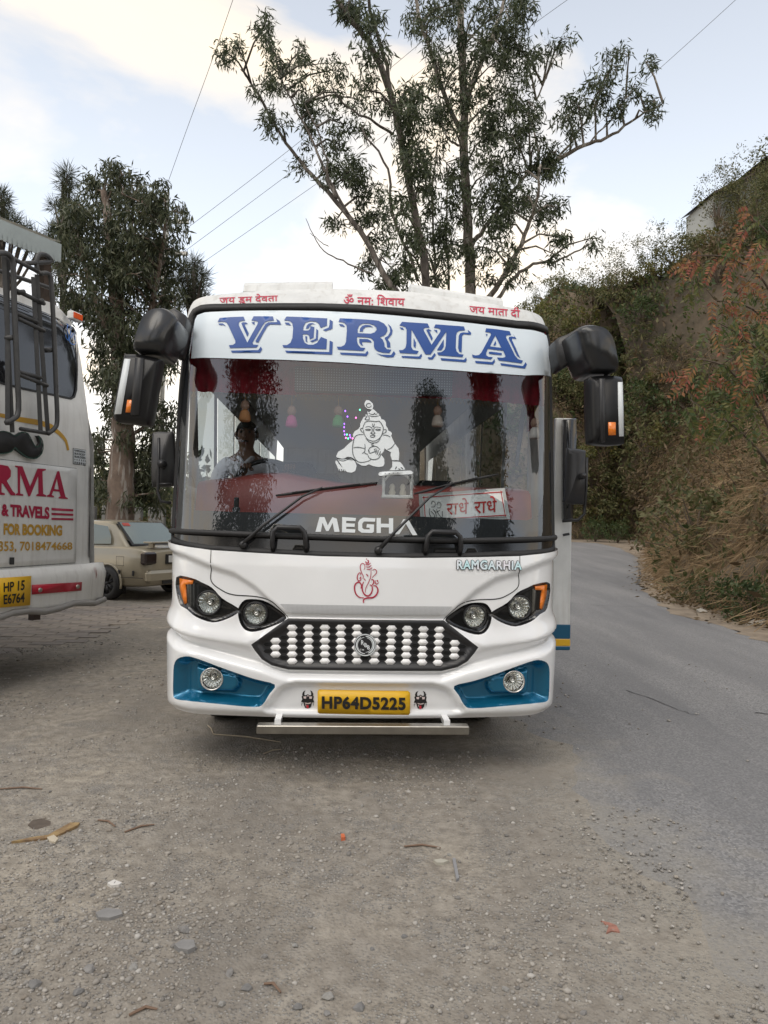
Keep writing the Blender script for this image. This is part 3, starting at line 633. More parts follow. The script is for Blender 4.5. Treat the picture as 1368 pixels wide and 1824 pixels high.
ks = [[(515, 580), (512, 570), (540, 500), (560, 475), (620, 460), (720, 468), (780, 465), (830, 530), (845, 580), (835, 640), (800, 720), (740, 770), (680, 785), (600, 760), (545, 690), (520, 600)],
      [(520, 585), (485, 580), (480, 610), (530, 660)], [(850, 600), (890, 600), (885, 640), (835, 665)], [(555, 560), (600, 548), (645, 560), (665, 590), (660, 640), (640, 655), (680, 670), (710, 655), (690, 630), (695, 580), (730, 555), (810, 570)],
      [(550, 600), (600, 590), (640, 600), (600, 612), (555, 602)], [(715, 600), (750, 590), (800, 602), (750, 612), (715, 600)], [(630, 700), (660, 690), (710, 695), (690, 720), (650, 720), (630, 700)], [(670, 500), (672, 545), (690, 550), (700, 500)],
      [(560, 740), (620, 800), (680, 815), (750, 800), (800, 740)], ngon((675, 845), 18, 18, 8), [(530, 680), (450, 680), (390, 710), (360, 790), (345, 930), (365, 1030), (420, 1110), (500, 1130), (600, 1110), (650, 1080)], [(830, 685), (900, 690), (960, 720)],
      [(360, 895), (430, 885), (545, 905)], [(1030, 825), (980, 890), (910, 925)], [(545, 830), (550, 900), (540, 960), (500, 985)], [(540, 975), (565, 992), (590, 995)], [(620, 960), (610, 920), (650, 880), (720, 870), (770, 900), (790, 930)],
      [(600, 930), (620, 980), (680, 965), (715, 950), (700, 920), (735, 910)], [(740, 920), (732, 950), (720, 990)], [(765, 930), (755, 970), (740, 1010)], [(800, 950), (788, 985), (765, 1025)], [(590, 1000), (620, 1060), (690, 1085), (770, 1060), (810, 990)],
      [(100, 1065), (200, 1075), (270, 1045), (340, 1060), (400, 1110)], [(120, 1095), (200, 1105), (280, 1080), (350, 1095)], [(1000, 1105), (1060, 1100), (1115, 1115)], [(610, 330), (650, 350), (690, 350), (700, 330), (720, 350), (750, 340)], [(615, 370), (680, 385), (770, 375)],
      ngon((610, 205), 40, 32, 10), [(590, 330), (580, 380), (550, 430), (615, 435), (605, 370)], [(1040, 1240), (1060, 1200)], [(1090, 1230), (1120, 1250)], [(1130, 1210), (1165, 1240)], [(130, 1240), (140, 1275)], [(165, 1240), (175, 1275)], [(195, 1250), (205, 1280)],
      [(870, 1310), (882, 1312)], [(935, 1308), (947, 1310)], [(1000, 1303), (1012, 1305)], [(1075, 1300), (1087, 1302)]]
strokes('decal_lines', [(KZ(p), (12 if len(p) > 2 else 20) / 9.12 / 290) for p in ks], mat('decal line grey', (.05, .06, .065), .4), kd, psurf, .0055)['kind'] = 'stuff'

# ---- roof, sides, rear
rs = np.concatenate([[(-S1, zrl - .06), (-S1 + .22, zrl)], RT, [(S1 - .22, zrr), (S1, zrr - .06)]])
e0 = psurf(rs[:, 0], rs[:, 1]); rows_ = [e0]
LB = 7.4
for dy, dz, k in ((.06, .018, 0), (.25, .04, 0), (.8, .055, 0), (LB, .055, 1)):
    r = e0.copy(); c = 1 - (np.abs(e0[:, 0]) / BW) ** 4
    r[:, 1] = r[:, 1] + dy if not k else LB; r[:, 2] += dz * c; rows_.append(r)
nR = len(e0); RV = np.concatenate(rows_); RF = [(k * nR + i, k * nR + i + 1, (k + 1) * nR + i + 1, (k + 1) * nR + i) for k in range(len(rows_) - 1) for i in range(nR - 1)]
big('roof', RV, RF, M_OLDWHITE, bus, True)
def sidesurf(sg):
    def f(y, z, off=0.0): return np.stack([sg * (BW * np.interp(z, _wz, _ww) + off), y, z], -1)
    return f
for sg, zr in ((-1, zrl), (1, zrr)):
    y0 = YS1 + .02
    outer = [(YS1 + rake(zb_c), zb_c), (LB, zb_c)] + [(LB, zr - .06)] + [(YS1 + rake(z), z) for z in np.linspace(zr - .06, zb_c + .02, 14)]
    wins = [[(a, 1.42), (b, 1.42), (b, 2.48), (a, 2.48)] for a, b in ((1.9, 2.8), (2.88, 3.9), (3.98, 5.0), (5.08, 6.1), (6.18, 7.1))]
    wins.append([(.95, 1.2), (1.75, 1.2), (1.75, 2.48), (1.12, 2.48)] if sg < 0 else [(.95, .62), (1.78, .62), (1.78, 2.5), (1.1, 2.5)])
    arch = [[(c + .52 * math.cos(t), max(zb_c + .004, .42 + .52 * math.sin(t))) for t in np.linspace(-.1, math.pi + .1, 14)] for c in (1.28 if sg < 0 else 2.3, 5.4)]
    if sg < 0: wins[-1] = [(.62, 1.25), (1.75, 1.25), (1.75, 2.48), (.85, 2.48)]
    arch = [[(a, max(b, zb_c + .01)) for a, b in q] for q in arch]
    patch('side_panel', outer, wins + arch, M_OLDWHITE, bus, .25, sidesurf(sg), grid=False, smooth=False)
    for w in wins[:5] + ([wins[5]] if sg < 0 else []):
        patch('side_window', w, [], M_SIDEGLASS, bus, 1, sidesurf(sg), -.004, grid=False, smooth=False)
    for yc in ((1.28, 5.4) if sg < 0 else (2.3, 5.4)):
        if sg > 0 and yc == 2.3: yc = 1.28 + 1.02
        wh = MB().lathe([(.25, -.12), (.36, -.13), (.41, -.10), (.425, 0), (.41, .10), (.36, .13), (.25, .12)], (sg * (BW - .2), yc, .425), 'x', 28).build('wheel', M_RUBBER, bus, True)
        MB().lathe([(.25, .12), (.22, .05), (.1, .02), (.09, .1), (.001, .1)], (sg * (BW - .2), yc, .425), 'x', 24).build('rim', M_STEEL, wh, True)
MB().box((0, LB - .03, 1.6), (2.2, .05, 2.5)).build('rear_panel', M_OLDWHITE, bus)
# underside and front axle
MB().box((0, 3.9, .47), (2.1, 6.6, .06)).box((0, 1.28, .42), (1.7, .12, .12)).box((-.4, 3.8, .4), (.1, 6, .16)).box((.4, 3.8, .4), (.1, 6, .16)).build('chassis', mat('chassis black', (.02, .019, .018), .8), bus)
MB().lathe([(.25, -.1), (.38, -.11), (.425, 0), (.38, .11), (.25, .1)], (.93, 1.28, .425), 'x', 24).build('wheel', M_RUBBER, bus, True)
# ---- roof scoops
for (xa, ya), (xb, yb), hgt in (((433, 517), (592, 514.5), 25), ((732, 520), (897, 546), 26)):
    a = BF.px(float(xa), float(ya), .80); b = BF.px(float(xb), float(yb), .80); hh = hgt / F_PX * 4.9
    prof = [(-.02 + .0, -.05), (.0, .0), (.015, .5), (.06, .85), (.14, 1.0), (.4, 1.0), (.62, .9), (.7, .0)]
    v = []; 
    for p in (a, b):
        for dy, k in prof: v.append((p[0], p[1] + dy, p[2] - .03 + k * hh + .02))
    n = len(prof); f = [(i, n + i, n + i + 1, i + 1) for i in range(n - 1)] + [tuple(range(n)), tuple(range(2 * n - 1, n - 1, -1))]
    obj('roof_scoop', v, f, M_OLDWHITE, bus)
# ---- front step bar
a = BF.px(458., 1297., -.10); b = BF.px(834., 1298.5, -.10); zc = (a[2] + b[2]) / 2
sb_ = MB().box(((a[0] + b[0]) / 2, -.10, zc), (b[0] - a[0], .07, .046), bev=.004).build('step_bar', M_STEEL, bus)
for px in (497., 792.):
    p = BF.px(px, 1283., -.02); MB().box((p[0], .03, zc + .035), (.035, .28, .03)).build('bracket', M_WHITE, sb_)
# ---- wipers and grab handles
def gp3(px, py, off): q = px2sz([(px, py)]); return psurf(q[:, 0], q[:, 1], off)[0]
for arm, bl in ((((434, 970), (470, 940), (540, 888), (575, 872)), ((492, 884), (580, 872), (672, 861))), (((674, 980), (700, 952), (762, 890), (800, 866)), ((737, 881), (810, 862), (886, 846)))):
    w = MB().tube([gp3(*p, o) for p, o in zip(arm, (.03, .05, .055, .05))], [.012, .009, .007, .006], 8).build('wiper', M_SATIN, bus, True)
    MB().tube([gp3(*p, .018) for p in resample(bl, 25, False)], [.006] + [.009] * (len(resample(bl, 25, False)) - 2) + [.005], 6).tube([gp3(*p, .034) for p in resample([bl[0], bl[1], bl[2]], 40, False)][1:-1], .006, 6).build('wiper_blade', M_RUBBER, w, True)
    q = gp3(*arm[0], .0); MB().lathe([(.001, -.04), (.02, -.04), (.024, 0), (.024, .05)], q, 'y', 14).build('wiper_pivot', M_SATIN, w, True)
for x0, x1, yt, yb in ((487, 546, 942, 982), (757, 818, 950, 988)):
    MB().tube([gp3(x0, yb, .0), gp3(x0, yb - 12, .045), gp3(x0 + 2, yt + 8, .055), gp3(x0 + 10, yt, .055), gp3(x1 - 10, yt + 1, .055), gp3(x1 - 2, yt + 9, .055), gp3(x1, yb - 11, .045), gp3(x1, yb + 1, .0)], .015, 8).build('grab_handle', M_SATIN, bus, True)

# ---- big mirrors hanging from curved arms
def solid_px(name, outline, y0, y1, m, parent, bev=.02, shrink=.9, rnd=True):
    """outline traced in photo pixels, given real thickness y0..y1 in the bus frame"""
    c = np.array(crom(outline, 3, True) if rnd and shrink < .965 else outline, float); V = []; n = len(c)
    A = BF.px(c[:, 0], c[:, 1], y0 + bev); m2 = A.mean(0)
    for y, k in ((y0, shrink), (y0 + bev, 1.0), (y1 - bev, 1.0), (y1, shrink)):
        for p in A: V.append((m2[0] + (p[0] - m2[0]) * k, y, m2[2] + (p[2] - m2[2]) * k))
    Fc = [tuple(range(n)), tuple(range(4 * n - 1, 3 * n - 1, -1))]
    for r in range(3):
        for i in range(n): Fc.append((r * n + i, (r + 1) * n + i, (r + 1) * n + (i + 1) % n, r * n + (i + 1) % n))
    return obj(name, V, Fc, m, parent, True)
M_MIRR = mat('mirror shell black', (.012, .012, .013), .34, spec=.35)
M_HOOD = mat('hood plastic', (.019, .020, .022), .28, coat=.15)
Q7 = lambda pts: zoomed(pts, 960, 480, 3.353); Q5 = lambda pts: zoomed(pts, 0, 380, 4.56)
ra = solid_px('mirror_arm', [(989, 609), (1010, 596), (1030, 586), (1040, 592), (1040, 634), (1028, 643), (1012, 650), (996, 657)], .24, .42, M_SATIN, bus)
solid_px('arm_hood', Q7([(222, 360), (262, 338), (320, 333), (372, 345), (415, 380), (445, 440), (462, 520), (470, 603), (400, 612), (310, 606), (285, 560), (250, 480), (230, 400)]), -.08, .30, M_HOOD, ra, .05, .86)
MB().tube([BF.px(1081., 660., .04), BF.px(1081., 672., .04)], .018, 8).build('mirror_stem', M_SATIN, ra)
rm = solid_px('mirror_housing', Q7([(303, 660), (318, 640), (400, 634), (480, 640), (500, 665), (508, 800), (510, 1020), (498, 1040), (420, 1046), (330, 1036), (312, 1015), (304, 850)]), -.06, .12, M_MIRR, bus, .04, .82)
solid_px('reflective_strip', Q7([(470, 672), (498, 672), (503, 830), (505, 998), (478, 998), (472, 830)]), -.062, -.03, M_TEXW, rm, .004, .99)
solid_px('side_marker', Q7([(413, 912), (457, 912), (458, 990), (414, 990)]), -.066, -.03, M_AMBER, rm, .005, .97)
la = solid_px('mirror_arm', [(333, 570), (322, 556), (308, 550), (296, 560), (292, 590), (300, 622), (312, 632), (322, 628)], .24, .42, M_SATIN, bus)
solid_px('arm_hood', [(238, 622), (246, 585), (258, 562), (272, 551), (290, 549), (305, 556), (316, 570), (313, 590), (300, 610), (291, 629), (270, 628)], -.08, .30, M_HOOD, la, .05, .86)
MB().tube([BF.px(254., 624., .04), BF.px(253., 634., .04)], .018, 8).build('mirror_stem', M_SATIN, la)
lm = solid_px('mirror_housing', Q5([(1005, 1170), (1030, 1145), (1150, 1150), (1290, 1180), (1298, 1220), (1250, 1500), (1215, 1690), (1180, 1718), (1050, 1700), (950, 1690), (925, 1650), (930, 1560)]), -.06, .12, M_MIRR, bus, .04, .84)
solid_px('reflective_strip', Q5([(1012, 1180), (1062, 1182), (1025, 1400), (985, 1632), (930, 1632), (970, 1400)]), -.062, -.03, M_TEXW, lm, .004, .99)
solid_px('side_marker', Q5([(1035, 1515), (1092, 1515), (1075, 1618), (1020, 1618)]), -.066, -.03, M_AMBER, lm, .005, .97)
solid_px('mirror_rib', Q5([(1100, 1165), (1170, 1175), (1130, 1640), (1060, 1640)]), -.072, -.03, M_SATIN, lm, .006, .97)
solid_px('mirror_rib', Q7([(360, 650), (392, 650), (395, 1030), (368, 1030)]), -.072, -.03, M_SATIN, rm, .006, .97)
# lower mirrors on brackets behind the pillars
r2 = solid_px('door_mirror', [(1011, 806), (1014, 799), (1040, 802), (1043, 812), (1041, 890), (1036, 898), (1010, 896), (1008, 888)], .62, .70, M_SATIN, bus, .02, .9)
MB().tube([BF.px(*p, .68) for p in ((1002., 928.), (1030., 926.), (1041., 915.), (1044., 870.), (1045., 815.))], .011, 8).tube([BF.px(1002., 893., .68), BF.px(1040., 892., .68)], .009, 6).build('bracket', M_SATIN, r2, True)
MB().lathe([(.001, -.03), (.022, -.02), (.022, .04)], BF.px(1038., 848., .6), 'y', 12).build('knob', M_SATIN, r2, True)
l2 = solid_px('door_mirror', [(271, 782), (275, 770), (298, 770), (310, 775), (312, 858), (306, 866), (280, 867), (270, 860)], .95, 1.02, M_SATIN, bus, .02, .92)
MB().tube([BF.px(*p, .9) for p in ((283., 780.), (283., 830.), (281., 875.), (286., 893.), (305., 896.))], .010, 8).tube([BF.px(282., 862., .9), BF.px(305., 862., .9)], .008, 6).build('bracket', M_SATIN, l2, True)
MB().lathe([(.001, -.03), (.028, -.02), (.028, .04)], BF.px(288., 826., .9), 'y', 12).build('knob', M_SATIN, l2, True)
# ---- open passenger door on the road side
dz = lambda py: float(BF.px(1005., float(py), .95)[2])
x0 = float(BF.px(985., 1000., .95)[0]); x1 = float(BF.px(1017., 1000., .95)[0])
def door_box(zb, zt, m, name, par, e=0.0, y=.95): return MB().box(((x0 + x1) / 2 + .0, y + .02, (zb + zt) / 2), (x1 - x0 + e, .05 + e, zt - zb), bev=.006).build(name, m, par)
dr = door_box(dz(1157), dz(745), M_OLDWHITE, 'open_door', bus)
door_box(dz(1138), dz(1112), mat('stripe blue', (.01, .09, .17), .35), 'door_stripe', dr, .008); door_box(dz(1151), dz(1138), mat('stripe yellow', (.7, .4, .02), .4), 'door_stripe', dr, .008)
door_box(dz(1158), dz(1151), mat('stripe blue', (.01, .09, .17), .35), 'door_stripe', dr, .008)
solid_px('door_window', [(1004, 747), (1026, 745), (1027, 800), (1020, 925), (1004, 925)], .86, .925, M_BLACK, dr, .01, .97)
MB().tube([BF.px(1003., 953., .9), BF.px(1014., 951., .9)], .01, 6).build('door_handle', M_SATIN, dr)

# ---- cab interior
M_DASH = mat('maroon dashboard', (.30, .06, .05), .45, var=.2, vscale=4)
M_SEAT = mat('dark seat cloth', (.045, .045, .055), .8, var=.3, vscale=12)
M_TRIM = mat('grey trim', (.17, .17, .17), .7)
def bp(px, py, y): return BF.px(float(px), float(py), y)
zd = bp(650, 868, .62)[2]
v = []
for x in np.linspace(-1.08, 1.08, 13):
    for y, z in ((.40, 1.18), (.40, zd - .16), (.44, zd - .03), (.50, zd), (.78, zd + .03), (.9, zd - .02), (.92, .9)):
        v.append((x, y + .05 * abs(x) ** 2, z + (.07 * math.exp(-((x + .6) / .3) ** 2) if y > .4 and y < .91 else 0)))
f = [(i * 7 + j, (i + 1) * 7 + j, (i + 1) * 7 + j + 1, i * 7 + j + 1) for i in range(12) for j in range(6)]
obj('dashboard', v, f, M_DASH, bus, True)
MB().box((0, 4.0, .86), (2.24, 6.4, .04)).build('cabin_floor', mat('floor mat', (.05, .05, .05), .9), bus)
MB().box((0, 4.1, 2.66), (2.2, 6.5, .03)).build('ceiling_lining', mat('ceiling cream', (.35, .34, .32), .8), bus)
for r in range(5):
    for x in (-.82, -.38, .42, .86):
        if r == 0 and x > 0: continue
        y = 2.35 + r * .95 + (.3 if r == 0 else 0)
        s_ = MB().box((x, y, 1.18), (.42, .45, .12), bev=.04).build('passenger_seat', M_SEAT, bus)
        MB().box((x, y + .24, 1.55), (.42, .12, .78), bev=.05).build('backrest', M_SEAT, s_)
        MB().box((x, y + .1, 1.0), (.34, .3, .3)).build('seat_base', M_TRIM, s_)
ds = MB().box((-.62, 1.55, 1.16), (.5, .48, .14), bev=.05).build('driver_seat', M_SEAT, bus)
MB().box((-.62, 1.82, 1.55), (.5, .14, .8), bev=.06).build('backrest', M_SEAT, ds); MB().box((-.62, 1.55, .98), (.4, .4, .24)).build('seat_base', M_TRIM, ds)
# steering wheel
wc = bp(474, 862, 1.0); sw = []
tl = math.radians(38)
for i in range(25):
    a = 2 * math.pi * i / 24; sw.append((wc[0] + .225 * math.cos(a), wc[1] + .225 * math.sin(a) * math.sin(tl), wc[2] + .225 * math.sin(a) * math.cos(tl)))
stw = MB().tube(sw, .017, 8, False).build('steering_wheel', M_SATIN, bus, True)
MB().tube([sw[0], tuple(wc), sw[12]], .014, 6).tube([tuple(wc), sw[18]], .014, 6).lathe([(.001, -.03), (.06, -.02), (.07, .03)], wc, 'y', 14).tube([tuple(wc), (wc[0], wc[1] - .2, wc[2] - .25)], .03, 8).build('wheel_hub', M_SATIN, stw, True)
# valance, trim and destination display behind the glass
M_VELV = mat('red velvet', (.34, .006, .022), .85, var=.35, vscale=14)
M_LED = dotted('display dots', (.035, .04, .045), (.22, .24, .25), 60, .22)
yl = .52
def valance(pxs, tops, bots, name):
    n = 60; xs = np.linspace(0, 1, n); v = []; 
    for t in xs:
        px = pxs[0] + (pxs[1] - pxs[0]) * t; a = bp(px, tops[0] + (tops[1] - tops[0]) * t, yl); b = bp(px, bots[0] + (bots[1] - bots[0]) * t, yl)
        w = .012 * math.sin(t * 60); v += [(a[0], yl + w * .3, a[2]), ((a[0] + b[0]) / 2, yl + w * .7, (a[2] + b[2]) / 2), (b[0], yl + w, b[2])]
    f = [(3 * i + j, 3 * i + 3 + j, 3 * i + 4 + j, 3 * i + 1 + j) for i in range(n - 1) for j in range(2)]
    o = obj(name, v, f, M_VELV, bus, True)
    z = []
    k = int(abs(pxs[1] - pxs[0]) / 7)
    for i in range(2 * k + 1):
        t = i / (2 * k); p = bp(pxs[0] + (pxs[1] - pxs[0]) * t, bots[0] + (bots[1] - bots[0]) * t + (0 if i % 2 == 0 else 10), yl - .02); z.append(p)
    MB().tube(z, .0022, 4, False).build('gold_zigzag_trim', mat('gold thread', (.5, .3, .09), .4, metal=.4), o)
    return o
valance((338, 527), (560, 560), (697, 704), 'valance'); valance((803, 972), (580, 590), (708, 724), 'valance')
valance((527, 803), (590, 595), (702, 711), 'valance')
la_, lb_, lc_, ld_ = bp(525, 652, .47), bp(806, 664, .47), bp(806, 704, .47), bp(525, 696, .47)
lw = (la_[0] + ld_[0]) / 2, (lb_[0] + lc_[0]) / 2
MB().box(((lw[0] + lw[1]) / 2, .49, (la_[2] + lc_[2] + lb_[2] + ld_[2]) / 4), (lw[1] - lw[0], .04, abs(la_[2] - ld_[2])), bev=.004).build('destination_display', M_LED, bus)
# curtain and door pillar on the road side, sun-shade at the driver's side
cv = []
for i, (px, yy) in enumerate(((938, .95), (948, .9), (958, .95), (968, .88), (975, .92))):
    a = bp(px, 660, yy); b = bp(px + (6 if i > 2 else 0), 770 - 4 * (i % 2), yy); cv += [a, b]
obj('side_curtain', cv, [(2 * i, 2 * i + 2, 2 * i + 3, 2 * i + 1) for i in range(4)], M_VELV, bus, True)
fw = [bp(940, 700, .86), bp(930, 745, .86), bp(925, 790, .86), bp(920, 830, .86)]
MB().tube(fw, [.012, .018, .016, .01], 8).build('tinsel_garland', mat('white tinsel', (.6, .6, .6), .7, bump=1, bscale=200), bus, True)
p0 = bp(955, 740, 1.0); p1 = bp(968, 920, 1.0)
MB().box((p0[0] + .05, 1.02, (p0[2] + p1[2]) / 2), (.09, .06, abs(p0[2] - p1[2]) + .3), bev=.008).build('door_pillar', mat('blue door frame', (.02, .07, .22), .4), bus)
MB().box((bp(925, 890, 1.15)[0], 1.2, bp(925, 893, 1.15)[2]), (.3, .25, .13), bev=.05).build('engine_cover', mat('brown leatherette', (.09, .04, .025), .5), bus)
# ================================================================== parked white bus at the left, seen from behind
LA = math.atan2(.966, .262)                      # its rear face runs away from us
D0 = 5.9
_lo = at_depth(-4.0, 950.0, D0)
LF = Frame(_lo, LA)
lbus = empty('parked_bus', (_lo[0], _lo[1], 0), LA, 'parked white bus seen from behind with a ladder and red lettering', 'bus')
def lyz(z): return np.interp(z, [.3, .95, 1.0, 1.3, 2.1, 2.45, 3.0, 3.35, 3.45], [-.02, -.05, .0, .0, .01, .04, .16, .26, .4])
def lsurf(x, z, off=0.0):
    x = np.asarray(x, float); z = np.asarray(z, float)
    return np.stack([x, lyz(z) + .035 * np.clip((np.abs(x) - .98) / .2, 0, 1.5) ** 2 - off, z], -1)
def lpx(pts, d=0.0):
    P = np.array(pts, float); y = np.zeros(len(P))
    for _ in range(12): q = LF.px(P[:, 0], P[:, 1], y); y = lyz(q[:, 2]) + d
    return q[:, [0, 2]]
lw_b = float(lpx([(166, 1070)])[0, 0]); lw_t = float(lpx([(146, 590)])[0, 0])
M_LWHITE = mat('aged white panel', (.74, .735, .71), .45, var=.12, vscale=4, bump=.04)
streaky(M_LWHITE, None, (.38, .35, .31), .25)
sil = lpx([(165, 1076), (168, 1010), (168, 900), (163, 780), (156, 680), (148, 600), (140, 575), (128, 560), (95, 540), (60, 530), (0, 512)])
zb0 = float(lpx([(0, 1090)])[0, 1]); zt0 = float(sil[-1, 1])
half = np.array(sil); HW = float(half[:, 0].max())
OUT = np.concatenate([[(-HW, zb0)], [(HW - .01, zb0)], half[1:], [(-half[-3, 0], half[-3, 1]), (-half[-5, 0], half[-5, 1]), (-HW, half[2, 1])]])
win = lpx([(8, 548), (60, 558), (108, 572), (142, 582), (145, 588), (141, 640), (137, 695), (133, 708), (126, 712), (98, 706), (40, 694), (8, 688)])
winf = np.concatenate([win[3:11], [(-p[0], p[1]) for p in win[3:11][::-1]]])
patch('rear_shell', OUT, [winf], M_LWHITE, lbus, .08, lsurf)
patch('rear_window', winf, [], mat('dark tinted glass', (.012, .012, .014), .08, coat=.5), lbus, .1, lsurf, -.006)
wv = inset(winf, .02 if inpoly(inset(winf, .01), winf).all() else -.02)
patch('window_seal', winf, [wv], M_RUBBER, lbus, .1, lsurf, .006)
# body behind the rear face
z0, z1 = zb0 + .02, float(half[-3, 1])
bv = []; ys = (0.10, 8.0)
prof = [(HW - .02, z0), (HW - .01, 1.3), (HW - .03, 2.2), (float(half[5, 0]), float(half[5, 1])), (float(half[7, 0]), float(half[7, 1])), (float(half[9, 0]), float(half[9, 1]))]
prof = prof + [(-x, z) for x, z in prof[::-1]]
for y in ys: bv += [(x, y + (float(lyz(z)) if y < 1 else 0) + .03, z) for x, z in prof]
n = len(prof); obj('side_body', bv, [(i, i + 1, n + i + 1, n + i) for i in range(n - 1)] + [(n - 1, 0, n, 2 * n - 1)], M_LWHITE, lbus)
patch('side_glass', [(.5, 1.6), (7.5, 1.6), (7.5, 2.6), (.5, 2.6)], [], mat('dark tinted glass', (.012, .012, .014), .08), lbus, 2, lambda y, z, off=0: np.stack([np.full_like(y, HW + .01), y, z], -1), grid=False, smooth=False)
for sx in (-1, 1):
    for yw in (2.3, 6.4):
        w_ = MB().lathe([(.25, -.13), (.38, -.14), (.44, -.08), (.45, 0), (.44, .08), (.38, .14), (.25, .13)], (sx * (HW - .2), yw, .45), 'x', 24).build('wheel', M_RUBBER, lbus, True)
        MB().lathe([(.25, .1), (.2, .03), (.1, .03), (.001, .05)], (sx * (HW - .2), yw, .45), 'x', 20).build('rim', M_STEEL, w_, True)
MB().box((0, 4, .62), (2 * HW - .2, 7.4, .12)).box((0, 2.3, .45), (1.8, .14, .14)).box((0, 6.4, .45), (1.8, .14, .14)).build('chassis', mat('chassis black', (.02, .019, .018), .8), lbus)
# boot lid and its lettering
bl = lpx([(-30, 806), (136, 835), (133, 1002), (-30, 1009)]); BL = np.concatenate([bl[1:3], [(-bl[2, 0], bl[2, 1]), (-bl[1, 0], bl[1, 1])]])
lid = patch('boot_lid', BL, [], M_LWHITE, lbus, .1, lsurf, .012, thick=.012)
strokes('boot_gap', [(resample(np.concatenate([BL, BL[:1]]), .15, False), .012)], M_GAP, lbus, lsurf, .0025, conv=lambda P: np.asarray(P), sub=1)
M_LRED = mat('maroon lettering', (.36, .012, .05), .5); M_OCH = mat('ochre lettering', (.5, .28, .03), .5)
L6 = lambda pts: zoomed(pts, 0, 760, 4.275)
def lpoly(name, plist, m, parent, off=.016): return polys(name, plist, m, parent, lsurf, off, conv=lpx, h=.2)
cw = lpx([(0, 868)])[0, 0]
lettersR = [[(-70, 290), (-70, 520), (20, 520), (20, 505), (-5, 500), (-5, 425), (15, 425), (60, 500), (105, 522), (105, 505), (85, 495), (45, 415), (70, 385), (72, 330), (50, 300), (0, 288)]]
lpoly('boot_lettering', [L6([(-60, 288), (0, 290), (50, 300), (72, 335), (70, 380), (40, 412), (85, 490), (104, 508), (104, 524), (70, 522), (15, 440), (0, 430), (0, 500), (25, 508), (25, 520), (-60, 516), (-60, 503), (-40, 497), (-40, 310), (-60, 303)])], M_LRED, lid)
lpoly('boot_lettering', [L6([(103, 296), (160, 302), (218, 455), (275, 318), (338, 322), (338, 332), (312, 340), (318, 512), (340, 522), (340, 533), (265, 528), (265, 518), (282, 510), (280, 375), (218, 530), (205, 530), (142, 355), (142, 508), (165, 515), (165, 527), (108, 522), (108, 512), (125, 505), (122, 312), (103, 306)])], M_LRED, lid)
polys('boot_lettering', [L6([(345, 525), (365, 515), (425, 340), (440, 338), (488, 535), (505, 543), (505, 551), (435, 546), (435, 538), (450, 530), (442, 495), (395, 490), (383, 520), (400, 528), (400, 538), (345, 533)])], M_LRED, lid, lsurf, .016, holes=[[L6([(402, 475), (438, 478), (422, 395)])]], conv=lpx, h=.2)
def ltext(body, quad, m, bold, off=.016, spacing=1.0):
    return lettering('boot_lettering', body, L6(quad), m, lid, lsurf, off, conv=lpx, bold=bold, spacing=spacing)
ltext('& TRAVELS', [(0, 585), (366, 612), (366, 705), (0, 680)], M_LRED, .05)
ltext('FOR BOOKING', [(16, 735), (464, 750), (462, 832), (16, 824)], M_OCH, .05)
ltext('353, 7018474668', [(-20, 870), (540, 880), (540, 945), (-20, 962)], M_OCH, .02)
for k in range(3): lpoly('lettering_stripe', [L6([(380, 618 + 38 * k), (548, 628 + 35 * k), (547, 645 + 34 * k), (382, 637 + 36 * k)])], M_LRED, lid)
lpoly('lid_lock', [L6([(58, 995), (95, 995), (93, 1050), (57, 1050)])], M_SATIN, lid, .02)
# maker's sticker
stc = lpoly('maker_sticker', [L6([(553, 162), (658, 178), (658, 298), (553, 285)])], M_INK, lbus, .004)
lpoly('sticker_face', [L6([(556, 166), (655, 181), (655, 294), (556, 281)])], M_TEXW, stc, .006)
for i, t in enumerate(('RAMGARHIA', 'BUS BODY', 'BUILDERS', '. . . . . .', '- - - - - -')):
    y = 172 + 23 * i; lettering('sticker_lettering', t, L6([(562, y), (650, y + 13), (650, y + 30), (562, y + 16)]), M_INK, stc, lsurf, .008, conv=lpx, bold=.03)
# bumper, plate, red strip
BMP = [(-HW, zb0 - .03), (HW - .02, zb0 - .03), (HW + .015, float(lpx([(172, 1003)])[0, 1])), (-HW - .015, float(lpx([(172, 1003)])[0, 1]))]
bm = patch('rear_bumper', BMP, [], M_LWHITE, lbus, .08, lsurf, .045, thick=.05)
lp = lambda pts: lpx(pts, -.06)
rp_ = patch('number_plate', lp([(-20, 1031), (55, 1026), (53, 1078), (-20, 1084)]), [], M_YEL, lbus, .2, lsurf, .065, thick=.015)
for t, q in (('HP 15', [(5, 1038), (43, 1033), (42, 1051), (5, 1055)]), ('E6764', [(5, 1059), (43, 1055), (42, 1073), (5, 1077)])):
    lettering('plate_lettering', t, q, M_INK, rp_, lsurf, .069, conv=lp, bold=.025)
rs_ = patch('reflective_strip', lp([(59, 1042), (147, 1037), (146, 1052), (59, 1059)]), [], mat('red reflector', (.42, .01, .03), .3), lbus, .2, lsurf, .055, thick=.012)
for q in ((72, 1051), (139, 1045)):
    c = lp([q])[0]; MB().lathe([(.001, -.012), (.018, -.01), (.022, .004)], lsurf(c[0:1], c[1:2], .056)[0], 'y', 12).build('screw', M_STEEL, rs_, True)
